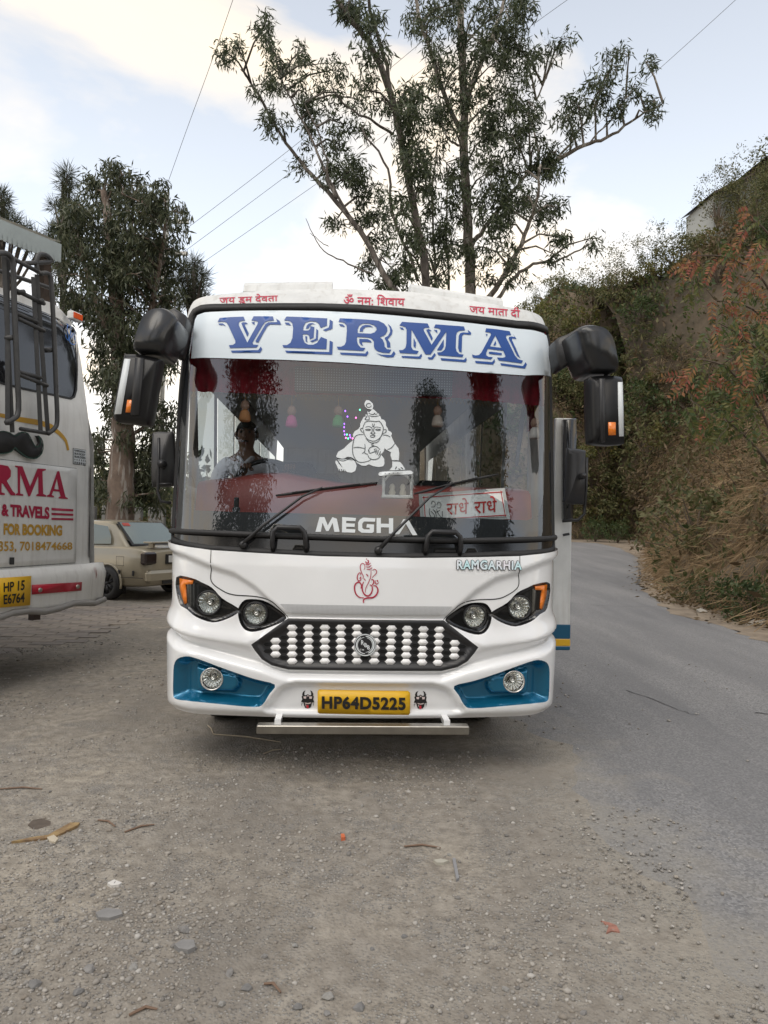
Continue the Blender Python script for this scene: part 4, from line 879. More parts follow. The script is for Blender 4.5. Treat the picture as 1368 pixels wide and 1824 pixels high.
# bumper lower trim strip and tail lamp cluster
MB().tube([lsurf(np.array([x]), np.array([zb0 - .03 + .02 * math.sin(9 * x)]), .05)[0] for x in np.linspace(-HW, HW, 16)], .03, 8).build('bumper_trim', mat('grey vinyl strip', (.28, .27, .26), .6), lbus, True)
lpoly('tail_light', [L6([(697, 285), (714, 330), (716, 480), (705, 620), (714, 900), (708, 1000), (694, 990)])], M_SATIN, lbus, .01)
lpoly('tail_lamp_lens', [L6([(727, 1085), (745, 1062), (742, 1130), (727, 1160)])], mat('red lens', (.35, .02, .02), .25, coat=.4), lbus, .05)
# orange roof marker
mk_ = lpx([(124, 553), (143, 566), (142, 575), (124, 562)], -.02); c = mk_.mean(0)
mbx = MB().box((c[0], float(lyz(c[1])) - .02, c[1]), (.16, .07, .085), bev=.01).build('marker_housing', M_LWHITE, lbus)
MB().box((c[0], float(lyz(c[1])) - .06, c[1]), (.13, .012, .06), bev=.003).build('marker_lens', mat('orange lens', (.75, .09, .01), .25, coat=.4), lbus)
# gold swoosh, blue monogram
gsq = L6([(-30, -95), (120, -60), (300, -30), (390, 0), (460, 60), (500, 110), (517, 180)])
strokes('gold_swoosh', [(resample(gsq, 20, False), .05)], mat('gold stripe', (.5, .28, .03), .5), lbus, lsurf, .004, conv=lpx, sub=2)
Q5b = lambda p: zoomed(p, 0, 380, 4.56)
strokes('monogram', [(Q5b([(525, 985), (535, 1020), (560, 1030), (555, 1000), (540, 940), (560, 905), (600, 900), (635, 950), (632, 1010), (615, 1030), (605, 970), (585, 1010), (575, 950), (565, 1010), (550, 1015), (570, 1055), (610, 1065), (635, 1040)]), .014)], mat('monogram blue', (.02, .12, .4), .4), lbus, lsurf, .010, conv=lpx)
# moustache emblem
mous = L6([(-95, 60), (-60, 45), (0, 35), (50, 48), (95, 72), (140, 42), (190, 55), (220, 110), (245, 150), (272, 150), (285, 125), (275, 85), (262, 70), (290, 90), (305, 140), (295, 200), (255, 238), (210, 240), (170, 225), (110, 180), (90, 160), (60, 190), (0, 205), (-60, 200), (-95, 170)])
mo = patch('moustache_emblem', lpx(mous), [], M_RUBBER, lbus, .1, lsurf, .03, thick=.03)
strokes('emblem_rim', [(np.concatenate([lpx(mous), lpx(mous)[:1]]), .012)], mat('dark green trim', (.02, .06, .045), .5), mo, lsurf, .034, conv=lambda P: np.asarray(P), sub=2)
# roof ladder
M_LAD = mat('grey painted tube', (.055, .055, .056), .5, var=.3, vscale=12)
def lt(pts, d): return [LF.px(float(a), float(b), -d) for a, b in pts]
lad = MB().tube(lt(crom(Q5b([(-40, 330), (30, 320), (80, 345), (105, 420), (118, 800), (140, 1300), (150, 1600), (110, 1670), (50, 1700)]), 3), .16), .022, 8).build('ladder', M_LAD, lbus, True)
MB().tube(lt(crom(Q5b([(330, 490), (380, 485), (410, 520), (420, 620), (440, 1000), (455, 1400), (465, 1680), (440, 1750), (390, 1790)]), 3), .16), .02, 8).build('ladder_rail', M_LAD, lad, True)
MB().tube(lt(crom(Q5b([(300, 470), (298, 380), (320, 335), (365, 335), (405, 365), (400, 395), (200, 405)]), 3), .10), .02, 8).build('ladder_rail', M_LAD, lad, True)
for px0, px1, w in ((22, 78, .05), (250, 330, .05)):
    pass
for a, b in (((300, 500), (390, 1800)), ((270, 520), (330, 1780)), ((30, 340), (100, 1780)), ((60, 345), (60, 1720))):
    q = lt(Q5b([a, b]), .09); MB().tube(q, .024, 4).build('ladder_post', M_LAD, lad)
for a, b in (((110, 370), (340, 490)), ((130, 625), (360, 735)), ((140, 850), (360, 955)), ((155, 1310), (385, 1400)), ((165, 1750), (400, 1790)), ((130, 810), (305, 885)), ((160, 1290), (330, 1335))):
    MB().tube(lt(Q5b([a, b]), .11), .018, 6).build('ladder_rung', M_LAD, lad, True)
for a in ((185, 640), (338, 712), (90, 1010), (405, 1110)):
    q = lt(Q5b([a]), .13)[0]; MB().lathe([(.001, -.02), (.022, -.014), (.022, .05)], q, 'y', 10).build('ladder_bolt', M_LAD, lad, True)
# luggage rail on the roof
rl = MB()
for dx in (0, .5, 1.0): rl.tube([LF.px(20., 500., .3 + dx) + np.array([-.6, 0, .0]), LF.px(95., 515., .3 + dx)], .02, 6)
rl.build('luggage_rail', M_LAD, lbus, True)

# ================================================================== shed behind that bus
SF = Frame(at_depth(40., 700., 9.6), math.radians(62))
shed = empty('shed', tuple(SF.o), SF.a, 'grey tin-roofed shed with a scalloped eave behind the parked bus', 'shed')
M_TIN = mat('grey roofing sheet', (.33, .37, .37), .45, metal=.3, var=.15, vscale=4)
a = SF.px(-60., 388., 0.); b = SF.px(108., 446., 0.)
ex = float(b[0]); zE = float(b[2]); zE2 = float(SF.px(108., 470., 0.)[2]); x0_ = -4.5
sl_ = (b[2] - a[2]) / (b[0] - a[0])
MB().box(((x0_ + ex) / 2, .0, (zE + zE2) / 2 + .05), (ex - x0_, .03, .26)).build('fascia_board', M_TIN, shed)
sc_ = []; fc_ = []
k = int((ex - x0_) / .07)
for i in range(k):
    x = x0_ + i * .07; sc_ += [(x, -.02, zE - .10), (x + .066, -.02, zE - .10), (x + .05, -.02, zE - .19), (x + .016, -.02, zE - .19)]; fc_.append((4 * i, 4 * i + 1, 4 * i + 2, 4 * i + 3))
o_ = obj('scalloped_edge', sc_, fc_, M_TIN, shed); o_['kind'] = 'stuff'
v = []; nW = 60
for i in range(nW + 1):
    x = x0_ + (ex - x0_) * i / nW; dz_ = .006 * math.sin(i * 1.6)
    v += [(x, -.02, zE + .115 + dz_), (x, 3.4, zE + .9 + dz_)]
obj('roof_sheet', v, [(2 * i, 2 * i + 2, 2 * i + 3, 2 * i + 1) for i in range(nW)], M_TIN, shed)
M_PLANK = mat('dark plank', (.05, .032, .022), .8, var=.4, vscale=8)
for i in range(11):
    MB().box((x0_ + .5 + i * .34 + .1, .9, (zE - .05) / 2), (.33, .05, zE - .05), bev=.006).build('plank', M_PLANK, shed)
for x in (x0_ + .1, ex - .15): MB().box((x, .12, zE / 2 - .06), (.11, .11, zE - .12)).build('post', M_PLANK, shed)

# ================================================================== beige saloon car between the buses
CH = math.radians(153)                           # heading: away to the left
cg = on_ground(np.array([196.]), np.array([1068.]))[0]
car = empty('sedan_car', (0, 0, 0), 0, 'beige saloon car with a boot spoiler parked between the two buses', 'car')
M_CAR = mat('beige metallic paint', (.345, .305, .225), .3, metal=.2, coat=.5, var=.06, vscale=3)
M_CGL = mat('car glass', (.13, .17, .16), .05, coat=.6)
M_DARK = mat('dark trim', (.015, .015, .016), .5)
# local: x forward, y left, z up.  rear-left wheel at (0, .72)
def cmap(x, y, z): return (x, y, z)
st_x = [-.86, -.84, -.70, -.40, 0, .5, 1.0, 1.6, 2.2, 2.6, 2.95, 3.1]
top_z = [.86, .90, .93, .955, .96, .95, .94, .93, .90, .84, .74, .60]
hw_b = [.60, .72, .79, .815, .825, .83, .83, .83, .82, .80, .74, .60]
bot_z = [.40, .30, .26, .24, .22, .20, .20, .20, .20, .22, .26, .36]
v = []
for x, zt_, w, zb_ in zip(st_x, top_z, hw_b, bot_z):
    half_ = [(0, zb_), (w * .8, zb_), (w * .97, zb_ + .05), (w, (zb_ + zt_) / 2 - .06), (w * 1.0, (zb_ + zt_) / 2 + .04), (w * .965, zt_ - .05), (w * .88, zt_ - .006), (0, zt_ + .02)]
    v += [(x, y, z) for y, z in half_] + [(x, -y, z) for y, z in half_[-2:0:-1]]
n = 14; f = [(k * n + i, k * n + (i + 1) % n, (k + 1) * n + (i + 1) % n, (k + 1) * n + i) for k in range(len(st_x) - 1) for i in range(n)] + [tuple(range(n - 1, -1, -1)), tuple((len(st_x) - 1) * n + i for i in range(n))]
body = obj('body', v, f, M_CAR, car, True)
# cabin
cab = [(-.34, .955, .70, 0), (-.05, 1.22, .62, 0), (.12, 1.34, .575, 0), (.35, 1.395, .56, 0), (.95, 1.40, .56, 0), (1.25, 1.36, .56, 0), (1.95, .93, .70, 0)]
v = []
for x, z, w, _ in cab:
    v += [(x, .745 if .0 < x < 1.7 else .74, .93 if x > -.3 else .93), (x, w + .02, z - .035), (x, w - .05, z), (x, 0, z + .02), (x, -w + .05, z), (x, -w - .02, z - .035), (x, -.745, .93)]
f = [(k * 7 + i, k * 7 + i + 1, (k + 1) * 7 + i + 1, (k + 1) * 7 + i) for k in range(len(cab) - 1) for i in range(6)]
obj('cabin', v, f, M_CAR, car, True)
obj('rear_windscreen', [(-.375, .60, 1.0), (.085, .52, 1.375), (.085, -.52, 1.375), (-.375, -.60, 1.0)], [(0, 1, 2, 3)], M_CGL, car)
obj('windscreen_surround', [(-.40, .66, .972), (.105, .56, 1.384), (.105, -.56, 1.384), (-.40, -.66, .972), (-.36, -.66, .95), (.13, -.56, 1.35), (.13, .56, 1.35), (-.36, .66, .95)], [(0, 1, 2, 3), (4, 5, 6, 7)], M_DARK, car)
obj('screen_sticker', [(.0, .50, 1.314), (.065, .49, 1.367), (.065, .33, 1.367), (.0, .33, 1.314)], [(0, 1, 2, 3)], mat('red sticker', (.45, .06, .04), .5), car)
for s_ in (1, -1):
    obj('side_window', [(x, s_ * y, z) for x, y, z in ((.02, .757, .99), (.06, .722, 1.12), (.22, .655, 1.30), (.62, .635, 1.335), (.62, .757, .97))], [(0, 1, 2, 3, 4)], M_CGL, car)
    obj('side_window', [(x, s_ * y, z) for x, y, z in ((.68, .757, .97), (.68, .635, 1.335), (1.15, .635, 1.32), (1.75, .755, .97))], [(0, 1, 2, 3)], M_CGL, car)
    for xw in (0.0, 2.38):
        w_ = MB().lathe([(.19, -.09), (.265, -.1), (.29, -.06), (.295, 0), (.29, .06), (.265, .1), (.19, .09)], (0, 0, 0), 'y', 26).build('wheel', M_RUBBER, car, True)
        w_.location = (xw, s_ * .775, .295)
        rim = MB()
        for k in range(7):
            a_ = 2 * math.pi * k / 7; rim.tube([(.03 * math.cos(a_), s_ * .07, .03 * math.sin(a_)), (.19 * math.cos(a_ + .12), s_ * .075, .19 * math.sin(a_ + .12))], .016, 5)
            rim.tube([(.03 * math.cos(a_), s_ * .07, .03 * math.sin(a_)), (.19 * math.cos(a_ - .16), s_ * .075, .19 * math.sin(a_ - .16))], .012, 5)
        rim.lathe([(.2, s_ * .09), (.185, s_ * .07), (.18, s_ * .02)], (0, 0, 0), 'y', 24).lathe([(.001, s_ * .085), (.04, s_ * .08), (.045, s_ * .03)], (0, 0, 0), 'y', 12)
        rim.build('rim', mat('dark alloy', (.03, .03, .032), .35, metal=.6), w_, True)
        MB().lathe([(.001, s_ * .02), (.185, s_ * .02)], (0, 0, 0), 'y', 20).build('brake_disc', M_DARK, w_)
        ar_ = [(xw + .335 * math.cos(q), s_ * .83, .30 + .335 * math.sin(q)) for q in np.linspace(-.25, math.pi + .25, 18)]
        MB().tube(ar_, .022, 6).build('wheel_arch', M_CAR, car, True)
        obj('wheel_well', [(xw + .325 * math.cos(q), s_ * .834, max(.235, .30 + .325 * math.sin(q))) for q in np.linspace(-.2, math.pi + .2, 20)], [tuple(range(20))], M_DARK, car)
    MB().box((-.80, s_ * .665, .76), (.15, .28, .22), bev=.03).build('tail_light', mat('smoked lens', (.02, .012, .012), .12, coat=.5), car)
    for xx in (-.28, -.62): MB().box((xx, s_ * .835, .50), (.05, .03, .09), bev=.01).build('bumper_strip_clip', M_DARK, car)
    obj('panel_line', [(-.86, s_ * .838, .42), (.9, s_ * .84, .40), (.9, s_ * .84, .41), (-.86, s_ * .838, .432)], [(0, 1, 2, 3)], mat('shadow gap', (.05, .045, .035), .8), car)
fl = MB(); fl.tube([(-.30 + p[0], .836, .70 + p[1]) for p in ((-.09, -.08), (.09, -.08), (.09, .08), (-.09, .08), (-.09, -.08))], .004, 4).build('fuel_flap', mat('shadow gap', (.05, .045, .035), .8), car)
for xs_ in (.42, 1.45): obj('panel_line', [(xs_ - .004, .842, .26), (xs_ + .004, .842, .26), (xs_ + .004, .80, .93), (xs_ - .004, .80, .93)], [(0, 1, 2, 3)], mat('shadow gap', (.05, .045, .035), .8), car)
MB().box((.62, .835, .78), (.16, .03, .03), bev=.008).build('door_handle', M_CAR, car)
sp_ = MB().box((-.76, 0, 1.035), (.20, 1.34, .028), bev=.01); sp_.build('boot_spoiler', M_CAR, car)
for y in (.5, -.5): MB().box((-.70, y, .985), (.10, .05, .09)).build('spoiler_leg', M_CAR, car)
MB().box((-.86, 0, .44), (.14, 1.56, .22), bev=.05).build('rear_bumper', M_CAR, car); MB().box((-.93, .0, .34), (.03, .9, .06)).build('bumper_vent', M_DARK, car)
cpl = MB().box((-.885, .02, .74), (.02, .5, .12), bev=.004).build('number_plate', mat('white plate', (.6, .6, .58), .4), car)
MB().box((-.875, .02, .74), (.02, .62, .17)).build('plate_recess', M_DARK, car)
MB().tube([(-.9, -.45, .22), (-.6, -.45, .22)], .035, 10).build('exhaust', M_DARK, car)
MB().box((-.2, .7, .2), (.02, .2, .18)).build('mud_flap', M_DARK, car)
ca, sa = math.cos(CH), math.sin(CH)
car.rotation_euler = (0, 0, CH); car.location = (cg[0] - (0 * ca - .76 * sa), cg[1] - (0 * sa + .76 * ca), gz(cg[0], cg[1]))
# ================================================================== ground, road, hillside
def shader(name):
    m = bpy.data.materials.new(name); m.use_nodes = True; t = m.node_tree
    return m, t, t.nodes['Principled BSDF']
def N(t, kind, **kw):
    n = t.nodes.new(kind)
    for k, v in kw.items():
        if k.startswith('i_'): n.inputs[k[2:].replace('_', ' ')].default_value = v
        else: setattr(n, k, v)
    return n
def noise(t, vec, scale, detail=4, rough=.6): 
    n = N(t, 'ShaderNodeTexNoise'); n.inputs['Scale'].default_value = scale; n.inputs['Detail'].default_value = detail; n.inputs['Roughness'].default_value = rough
    t.links.new(vec, n.inputs['Vector']); return n.outputs[0]
def ramp(t, fac, stops):
    r = N(t, 'ShaderNodeValToRGB'); e = r.color_ramp.elements
    while len(e) < len(stops): e.new(.5)
    for i, (p, c) in enumerate(stops): e[i].position = p; e[i].color = (*c, 1) if len(c) == 3 else c
    t.links.new(fac, r.inputs[0]); return r.outputs[0]
def mixc(t, fac, a, b):
    n = N(t, 'ShaderNodeMix', data_type='RGBA')
    for sock, x in ((0, fac), (6, a), (7, b)):
        if hasattr(x, 'links'): t.links.new(x, n.inputs[sock])
        else: n.inputs[sock].default_value = x if sock == 0 else (*x, 1)
    return n.outputs[2]
def math_(t, op, a, b=None, clamp=False):
    n = N(t, 'ShaderNodeMath', operation=op, use_clamp=clamp)
    for i, x in enumerate((a, b)):
        if x is None: continue
        if hasattr(x, 'links'): t.links.new(x, n.inputs[i])
        else: n.inputs[i].default_value = x
    return n.outputs[0]
W_ = (0, 0, 0); I_ = (1, 1, 1)
M_GRAVEL, t, b = shader('gravel and dust')
vec = N(t, 'ShaderNodeTexCoord').outputs['Object']
big_ = noise(t, vec, .9, 4); fine = noise(t, vec, 14, 6, .7); mid_ = noise(t, vec, 4.5, 5)
dust = ramp(t, big_, [(.36, (.252, .232, .205)), (.5, (.332, .303, .262)), (.66, (.395, .355, .295))])
dust = mixc(t, ramp(t, fine, [(.35, I_), (.62, W_)]), dust, (.21, .187, .158))
dust = mixc(t, math_(t, 'MULTIPLY', ramp(t, mid_, [(.56, W_), (.7, I_)]), .6), dust, (.20, .192, .182))
sep = N(t, 'ShaderNodeSeparateXYZ'); t.links.new(vec, sep.inputs[0])
mpn = N(t, 'ShaderNodeMapping'); mpn.inputs['Scale'].default_value = (2.2, .3, 1); t.links.new(vec, mpn.inputs[0]); trk = noise(t, mpn.outputs[0], .8, 5)
dust = mixc(t, math_(t, 'MULTIPLY', ramp(t, trk, [(.50, W_), (.66, I_)]), .45), dust, (.17, .155, .137))
near = math_(t, 'ADD', math_(t, 'MULTIPLY', math_(t, 'SUBTRACT', sep.outputs['X'], .55), 1.3), math_(t, 'MULTIPLY', math_(t, 'SUBTRACT', mid_, .5), 2.6), True)
dust = mixc(t, math_(t, 'MULTIPLY', near, ramp(t, fine, [(.36, (.55, .55, .55)), (.6, I_)])), dust, (.288, .267, .232))
vo = N(t, 'ShaderNodeTexVoronoi'); vo.inputs['Scale'].default_value = 75; t.links.new(vec, vo.inputs['Vector'])
peb = ramp(t, vo.outputs['Color'], [(.1, (.17, .165, .155)), (.6, (.30, .29, .275)), (.95, (.44, .43, .40))])
pm_ = math_(t, 'MULTIPLY', ramp(t, vo.outputs['Distance'], [(.3, I_), (.42, W_)]), ramp(t, mid_, [(.42, W_), (.56, I_)]))
t.links.new(mixc(t, math_(t, 'MULTIPLY', pm_, .75), dust, peb), b.inputs['Base Color'])
b.inputs['Roughness'].default_value = .95; b.inputs['Specular IOR Level'].default_value = .15
bp_ = N(t, 'ShaderNodeBump'); bp_.inputs['Strength'].default_value = .7; bp_.inputs['Distance'].default_value = .012
hgt = math_(t, 'ADD', math_(t, 'MULTIPLY', fine, .8), math_(t, 'SUBTRACT', math_(t, 'MULTIPLY', pm_, .6), math_(t, 'MULTIPLY', vo.outputs['Distance'], .5)))
t.links.new(hgt, bp_.inputs['Height']); t.links.new(bp_.outputs[0], b.inputs['Normal'])

M_ROAD, t, b = shader('asphalt')
vec = N(t, 'ShaderNodeTexCoord').outputs['Object']; sep = N(t, 'ShaderNodeSeparateXYZ'); t.links.new(vec, sep.inputs[0])
agg = N(t, 'ShaderNodeTexVoronoi'); agg.inputs['Scale'].default_value = 95; t.links.new(vec, agg.inputs['Vector'])
fine = noise(t, vec, 45, 4, .7); mpn = N(t, 'ShaderNodeMapping'); mpn.inputs['Scale'].default_value = (1.6, .22, 1); t.links.new(vec, mpn.inputs[0]); wide = noise(t, mpn.outputs[0], .9, 5); mid_ = noise(t, vec, 3.0, 5)
col = ramp(t, agg.outputs['Color'], [(.05, (.14, .14, .143)), (.5, (.225, .222, .222)), (.95, (.34, .335, .33))])
col = mixc(t, ramp(t, wide, [(.32, W_), (.66, (.85, .85, .85))]), col, (.155, .155, .16))
# dust tracked over from the gravel side: strongest beside the edge, broken up by noise
edge = math_(t, 'SUBTRACT', math_(t, 'ADD', 2.1, math_(t, 'MULTIPLY', sep.outputs['Y'], -.12)), sep.outputs['X'])
dm = math_(t, 'MULTIPLY', math_(t, 'ADD', math_(t, 'MULTIPLY', edge, 1.15), math_(t, 'MULTIPLY', math_(t, 'SUBTRACT', mid_, .5), 2.6)), 1.0, True)
dm = math_(t, 'MULTIPLY', dm, ramp(t, fine, [(.36, (.55, .55, .55)), (.6, I_)]))
t.links.new(mixc(t, dm, col, (.288, .267, .232)), b.inputs['Base Color'])
b.inputs['Roughness'].default_value = .82; b.inputs['Specular IOR Level'].default_value = .3
bp_ = N(t, 'ShaderNodeBump'); bp_.inputs['Strength'].default_value = .55; bp_.inputs['Distance'].default_value = .006
t.links.new(math_(t, 'ADD', math_(t, 'MULTIPLY', agg.outputs['Distance'], -1.0), fine), bp_.inputs['Height']); t.links.new(bp_.outputs[0], b.inputs['Normal'])

def relief(x, y):
    return .014 * np.sin(1.7 * x + .6 * y) * np.cos(1.1 * y - .5 * x) + .006 * np.sin(5.1 * x + 2) * np.sin(4.3 * y) + .004 * np.sin(11 * x + 3 * y) * np.cos(9 * y - 4 * x)
def lot_mask(x, y): return sstep(.85 - x, 0, .7) * sstep(14 - y, 0, 3)
gx = np.unique(np.concatenate([np.linspace(-400, -12, 14), np.arange(-12, -4, .5), np.arange(-4, 2.4, .07), np.arange(2.4, 30, 1.0), np.linspace(30, 400, 14)]))
gy = np.unique(np.concatenate([np.linspace(-300, -20, 10), np.arange(-20, 1, 1.0), np.arange(1, 7.5, .07), np.arange(7.5, 20, .5), np.arange(20, 60, 2.0), np.linspace(60, 600, 14)]))
X, Y = np.meshgrid(gx, gy); Zg = gz(X, Y) + relief(X, Y) * lot_mask(X, Y) - .04 * sstep(X - .12 * np.clip(Y - 6, 0, 20), 1.5, 2.1) * sstep(32 - Y, 0, 4)
nx_ = len(gx); I, J = np.meshgrid(np.arange(nx_ - 1), np.arange(len(gy) - 1)); k = (J * nx_ + I).ravel()
ground = big('ground', np.stack([X, Y, Zg], -1).reshape(-1, 3), np.stack([k, k + 1, k + 1 + nx_, k + nx_], -1), M_GRAVEL, None, True); ground['kind'] = 'structure'
def gzz(x, y): return gz(x, y) + relief(x, y) * lot_mask(x, y)

re_ = on_ground(*np.array([(1368, 1145), (1328, 1131), (1276, 1111), (1225, 1101), (1201, 1094), (1180, 1077), (1153, 1054), (1136, 1041), (1138, 1024), (1136, 993), (1105, 977), (1064, 967.5), (1016, 965.5)], float).T)[:, :2]
he_ = on_ground(*np.array([(1368, 1116), (1328, 1102), (1259, 1080), (1218, 1071), (1180, 1044), (1170, 1024), (1172, 993), (1174, 974), (1150, 963), (1105, 961.5), (1016, 961.5)], float).T)[:, :2]
RE = np.concatenate([[(4.6, -30), (4.6, 0), (4.75, 6)], re_, [(5, 40.5), (-2, 41), (-14, 40), (-40, 34)]])
HE = np.concatenate([[(5.6, -30), (5.6, 0), (5.75, 6)], he_, [(8, 43), (2, 44), (-14, 43.5), (-40, 38)]])
LEFT = [(-40, 30), (-14, 35), (-4, 36), (2, 34.5), (4.6, 31), (5.2, 27), (4.2, 20), (3.0, 14.5), (1.9, 10), (1.25, 7)]
rr = random.Random(3)
jag = [(1.0 + .10 * math.sin(3.1 * y) + rr.uniform(-.07, .07), y) for y in np.arange(6.4, .2, -.16)]
LEFT = LEFT + jag + [(1.1, -4), (1.1, -30)]
def gsurf(x, y, off=0.0): return np.stack([x, y, gz(x, y) + off], -1)
RP = np.concatenate([RE, LEFT]); 
inl = [(x + .22 + .05 * math.sin(7 * y), y) for x, y in jag]; V, T = tri2d(RP, [], .9, True, inl); road = big('road', gsurf(V[:, 0], V[:, 1], .003 - .008 * (1 - sstep(segdist(V, np.array(jag)), 0, .16))), T, M_ROAD, None, True); road['kind'] = 'structure'
M_SHO = mat('shoulder dust', (.29, .235, .175), .95, col2=(.17, .135, .10), vscale=2.5, bump=.6, bscale=22)
rj = np.random.default_rng(5)
sh_in = np.array(resample(RE, .3, False)); sh_in = sh_in + rj.normal(0, .07, sh_in.shape); sh_in[0] = RE[0]; sh_in[-1] = RE[-1]
def shift(L, d):
    L = np.asarray(L, float); tt = np.gradient(L, axis=0); tt /= np.linalg.norm(tt, axis=1)[:, None] + 1e-9; return L + np.stack([tt[:, 1], -tt[:, 0]], -1) * d
SH = np.concatenate([sh_in, shift(HE, 1.2)[::-1]])
V, T = tri2d(SH, [], .8); sho = big('dirt_shoulder', gsurf(V[:, 0], V[:, 1], .0) + np.stack([V[:, 0] * 0, V[:, 0] * 0, .005 + .012 * np.clip(segdist(V, RE), 0, 1) * (1.2 + np.sin(3 * V[:, 0]) * np.sin(2.3 * V[:, 1]))], -1), T, M_SHO, None, True); sho['kind'] = 'structure'
# tar cracks and patch seams on the road
M_TAR = mat('tar', (.085, .085, .087), .8)
def rstrip(name, pts, w, m):
    P = on_ground(*np.array(pts, float).T)[:, :2]; P = np.array(crom(P, 5)); P = P + rj.normal(0, .012, P.shape)
    tt = np.gradient(P, axis=0); tt /= np.linalg.norm(tt, axis=1)[:, None]; nn = np.stack([tt[:, 1], -tt[:, 0]], -1); ww = w * (.4 + rj.random(len(P)))[:, None]
    v = []
    for a, c in zip(P + nn * ww, P - nn * ww): v += [(a[0], a[1], float(gz(a[0], a[1])) + .007), (c[0], c[1], float(gz(c[0], c[1])) + .007)]
    obj(name, v, [(2 * i, 2 * i + 1, 2 * i + 3, 2 * i + 2) for i in range(len(P) - 1)], m, road)
rstrip('tar_seam', [(1015, 1075), (1090, 1080), (1190, 1082)], .008, M_TAR)
rstrip('tar_seam', [(1120, 1230), (1200, 1262), (1240, 1275)], .005, M_TAR)
rstrip('tar_seam', [(1345, 1271), (1368, 1273), (1400, 1274)], .012, M_TAR)
rstrip('tar_seam', [(1134, 1043), (1140, 1026), (1138, 1010)], .03, M_TAR)

# paved apron by the car: concrete pavers, each its own piece
apron = bpy.data.objects.new('paved_apron', None); COL.objects.link(apron); apron['kind'] = 'structure'
pv = MB().box((0, 0, 0), (.375, .175, .05), bev=.008); M_PAV = [mat('paver %d' % i, c, .9, var=.3, vscale=6) for i, c in enumerate([(.30, .26, .225), (.265, .235, .21), (.33, .285, .24)])]
pme = []
for m in M_PAV:
    me = bpy.data.meshes.new('paver'); me.from_pydata(pv.v, [], pv.f); me.materials.append(m); pme.append(me)
AP = on_ground(*np.array([(-140, 1215), (20, 1162), (150, 1140), (215, 1112), (300, 1098), (300, 1080), (-140, 1078)], float).T)[:, :2]
cnt = 0; ang = math.radians(8)
for j in range(60):
    for i in range(40):
        u = -8.5 + i * .385 + (.19 if j % 2 else 0); w = 4.5 + j * .185
        x = u * math.cos(ang) - w * math.sin(ang) * .3; y = w + u * .12
        if not inpoly(np.array([(x, y)]), AP)[0]: continue
        cnt += 1
        if cnt > 300: break
        o = bpy.data.objects.new('paver', pme[rr.randrange(3)]); COL.objects.link(o); o.parent = apron
        o.location = (x, y, float(gz(x, y)) - .012 + rr.uniform(-.004, .004)); o.rotation_euler = (rr.uniform(-.01, .01), rr.uniform(-.01, .01), .12 + rr.uniform(-.01, .01))

# ---- hillside: a steep cut bank following the shoulder
HB = np.array(resample(HE, 1.2, False)); nb = len(HB)
prof = np.array([(0, 0), (.25, .35), (.7, 1.2), (1.3, 2.8), (2.2, 5.0), (3.4, 7.6), (4.8, 10.4), (6.5, 13.2), (8.5, 15.0), (11, 16.0), (15, 16.6), (22, 17), (34, 17.2)])
tt = np.gradient(HB, axis=0); tt /= np.linalg.norm(tt, axis=1)[:, None]
for _ in range(6): tt = np.concatenate([tt[:1], (tt[:-2] + 2 * tt[1:-1] + tt[2:]) / 4, tt[-1:]])
nn = np.stack([tt[:, 1], -tt[:, 0]], -1)
nn = np.where(((HB[:, 0] < 14.5) & (HB[:, 1] > 37))[:, None], np.array([[.0, 1.0]]), nn); nn /= np.linalg.norm(nn, axis=1)[:, None]
def hillpt(i, d, h):
    p = HB[i] + nn[i] * d; return p
hs_ = np.ones(nb)
# height of the bank along the road, set so that its crest meets the skyline of the photograph
sky_x = [990, 1060, 1100, 1150, 1200, 1240, 1290, 1368, 1500]; sky_y = [585, 560, 535, 470, 435, 420, 370, 320, 250]
def _crest(i, h):
    best = 9e9; px_ = None
    for d, hh in prof:
        p = HB[i] + nn[i] * d; w = np.array([p[0], p[1], float(gz(*HB[i])) + hh * h]) - CAM; dep = w @ _f
        if dep < 1: continue
        xx = CX + F_PX * (w @ _r) / dep; yy = CY - F_PX * (w @ _u) / dep
        if yy < best: best, px_ = yy, xx
    return best, px_
for i in range(nb):
    if HB[i, 1] < 9 or HB[i, 0] < 8 and HB[i, 1] > 30: continue
    for h in np.linspace(.3, 2.2, 39):
        y_, x_ = _crest(i, h)
        if x_ is None: break
        hs_[i] = h
        if y_ <= np.interp(x_, sky_x, sky_y): break
hs_ = np.where(HB[:, 1] < 9, np.interp(HB[:, 1], [-30, -2, 4, 9], [.03, .05, .3, hs_[HB[:, 1] >= 9][0]]), hs_)
far_ = (HB[:, 0] < 8) & (HB[:, 1] > 30); hs_ = np.where(far_, np.interp(HB[:, 0], [-40, -10, 2, 8], [.12, .2, .38, .6]), hs_)
for _ in range(10): hs_ = np.concatenate([hs_[:1], (hs_[:-2] + 2 * hs_[1:-1] + hs_[2:]) / 4, hs_[-1:]])
hs_ = hs_ * np.interp(HB[:, 1], [9, 14, 30, 38, 42], [1.0, 1.04, 1.02, .98, .95]) * (1 + .10 * np.sin(1.1 * np.arange(nb)) * np.sin(.37 * np.arange(nb) + 1))
hv = []
for i in range(nb):
    for d, h in prof:
        p = hillpt(i, d + .35 * math.sin(.9 * i + h) * min(1, d), h)
        hv.append((p[0], p[1], float(gz(*HB[i])) - .03 + h * hs_[i] + .25 * math.sin(1.3 * i + 2 * d) * min(1, d)))
hv = np.array(hv); nP = len(prof)
hf = np.array([(i * nP + j, (i + 1) * nP + j, (i + 1) * nP + j + 1, i * nP + j + 1) for i in range(nb - 1) for j in range(nP - 1)])
M_HILL = mat('hill earth', (.135, .10, .065), .95, col2=(.07, .055, .035), vscale=1.2, bump=.8, bscale=6, detail=6)
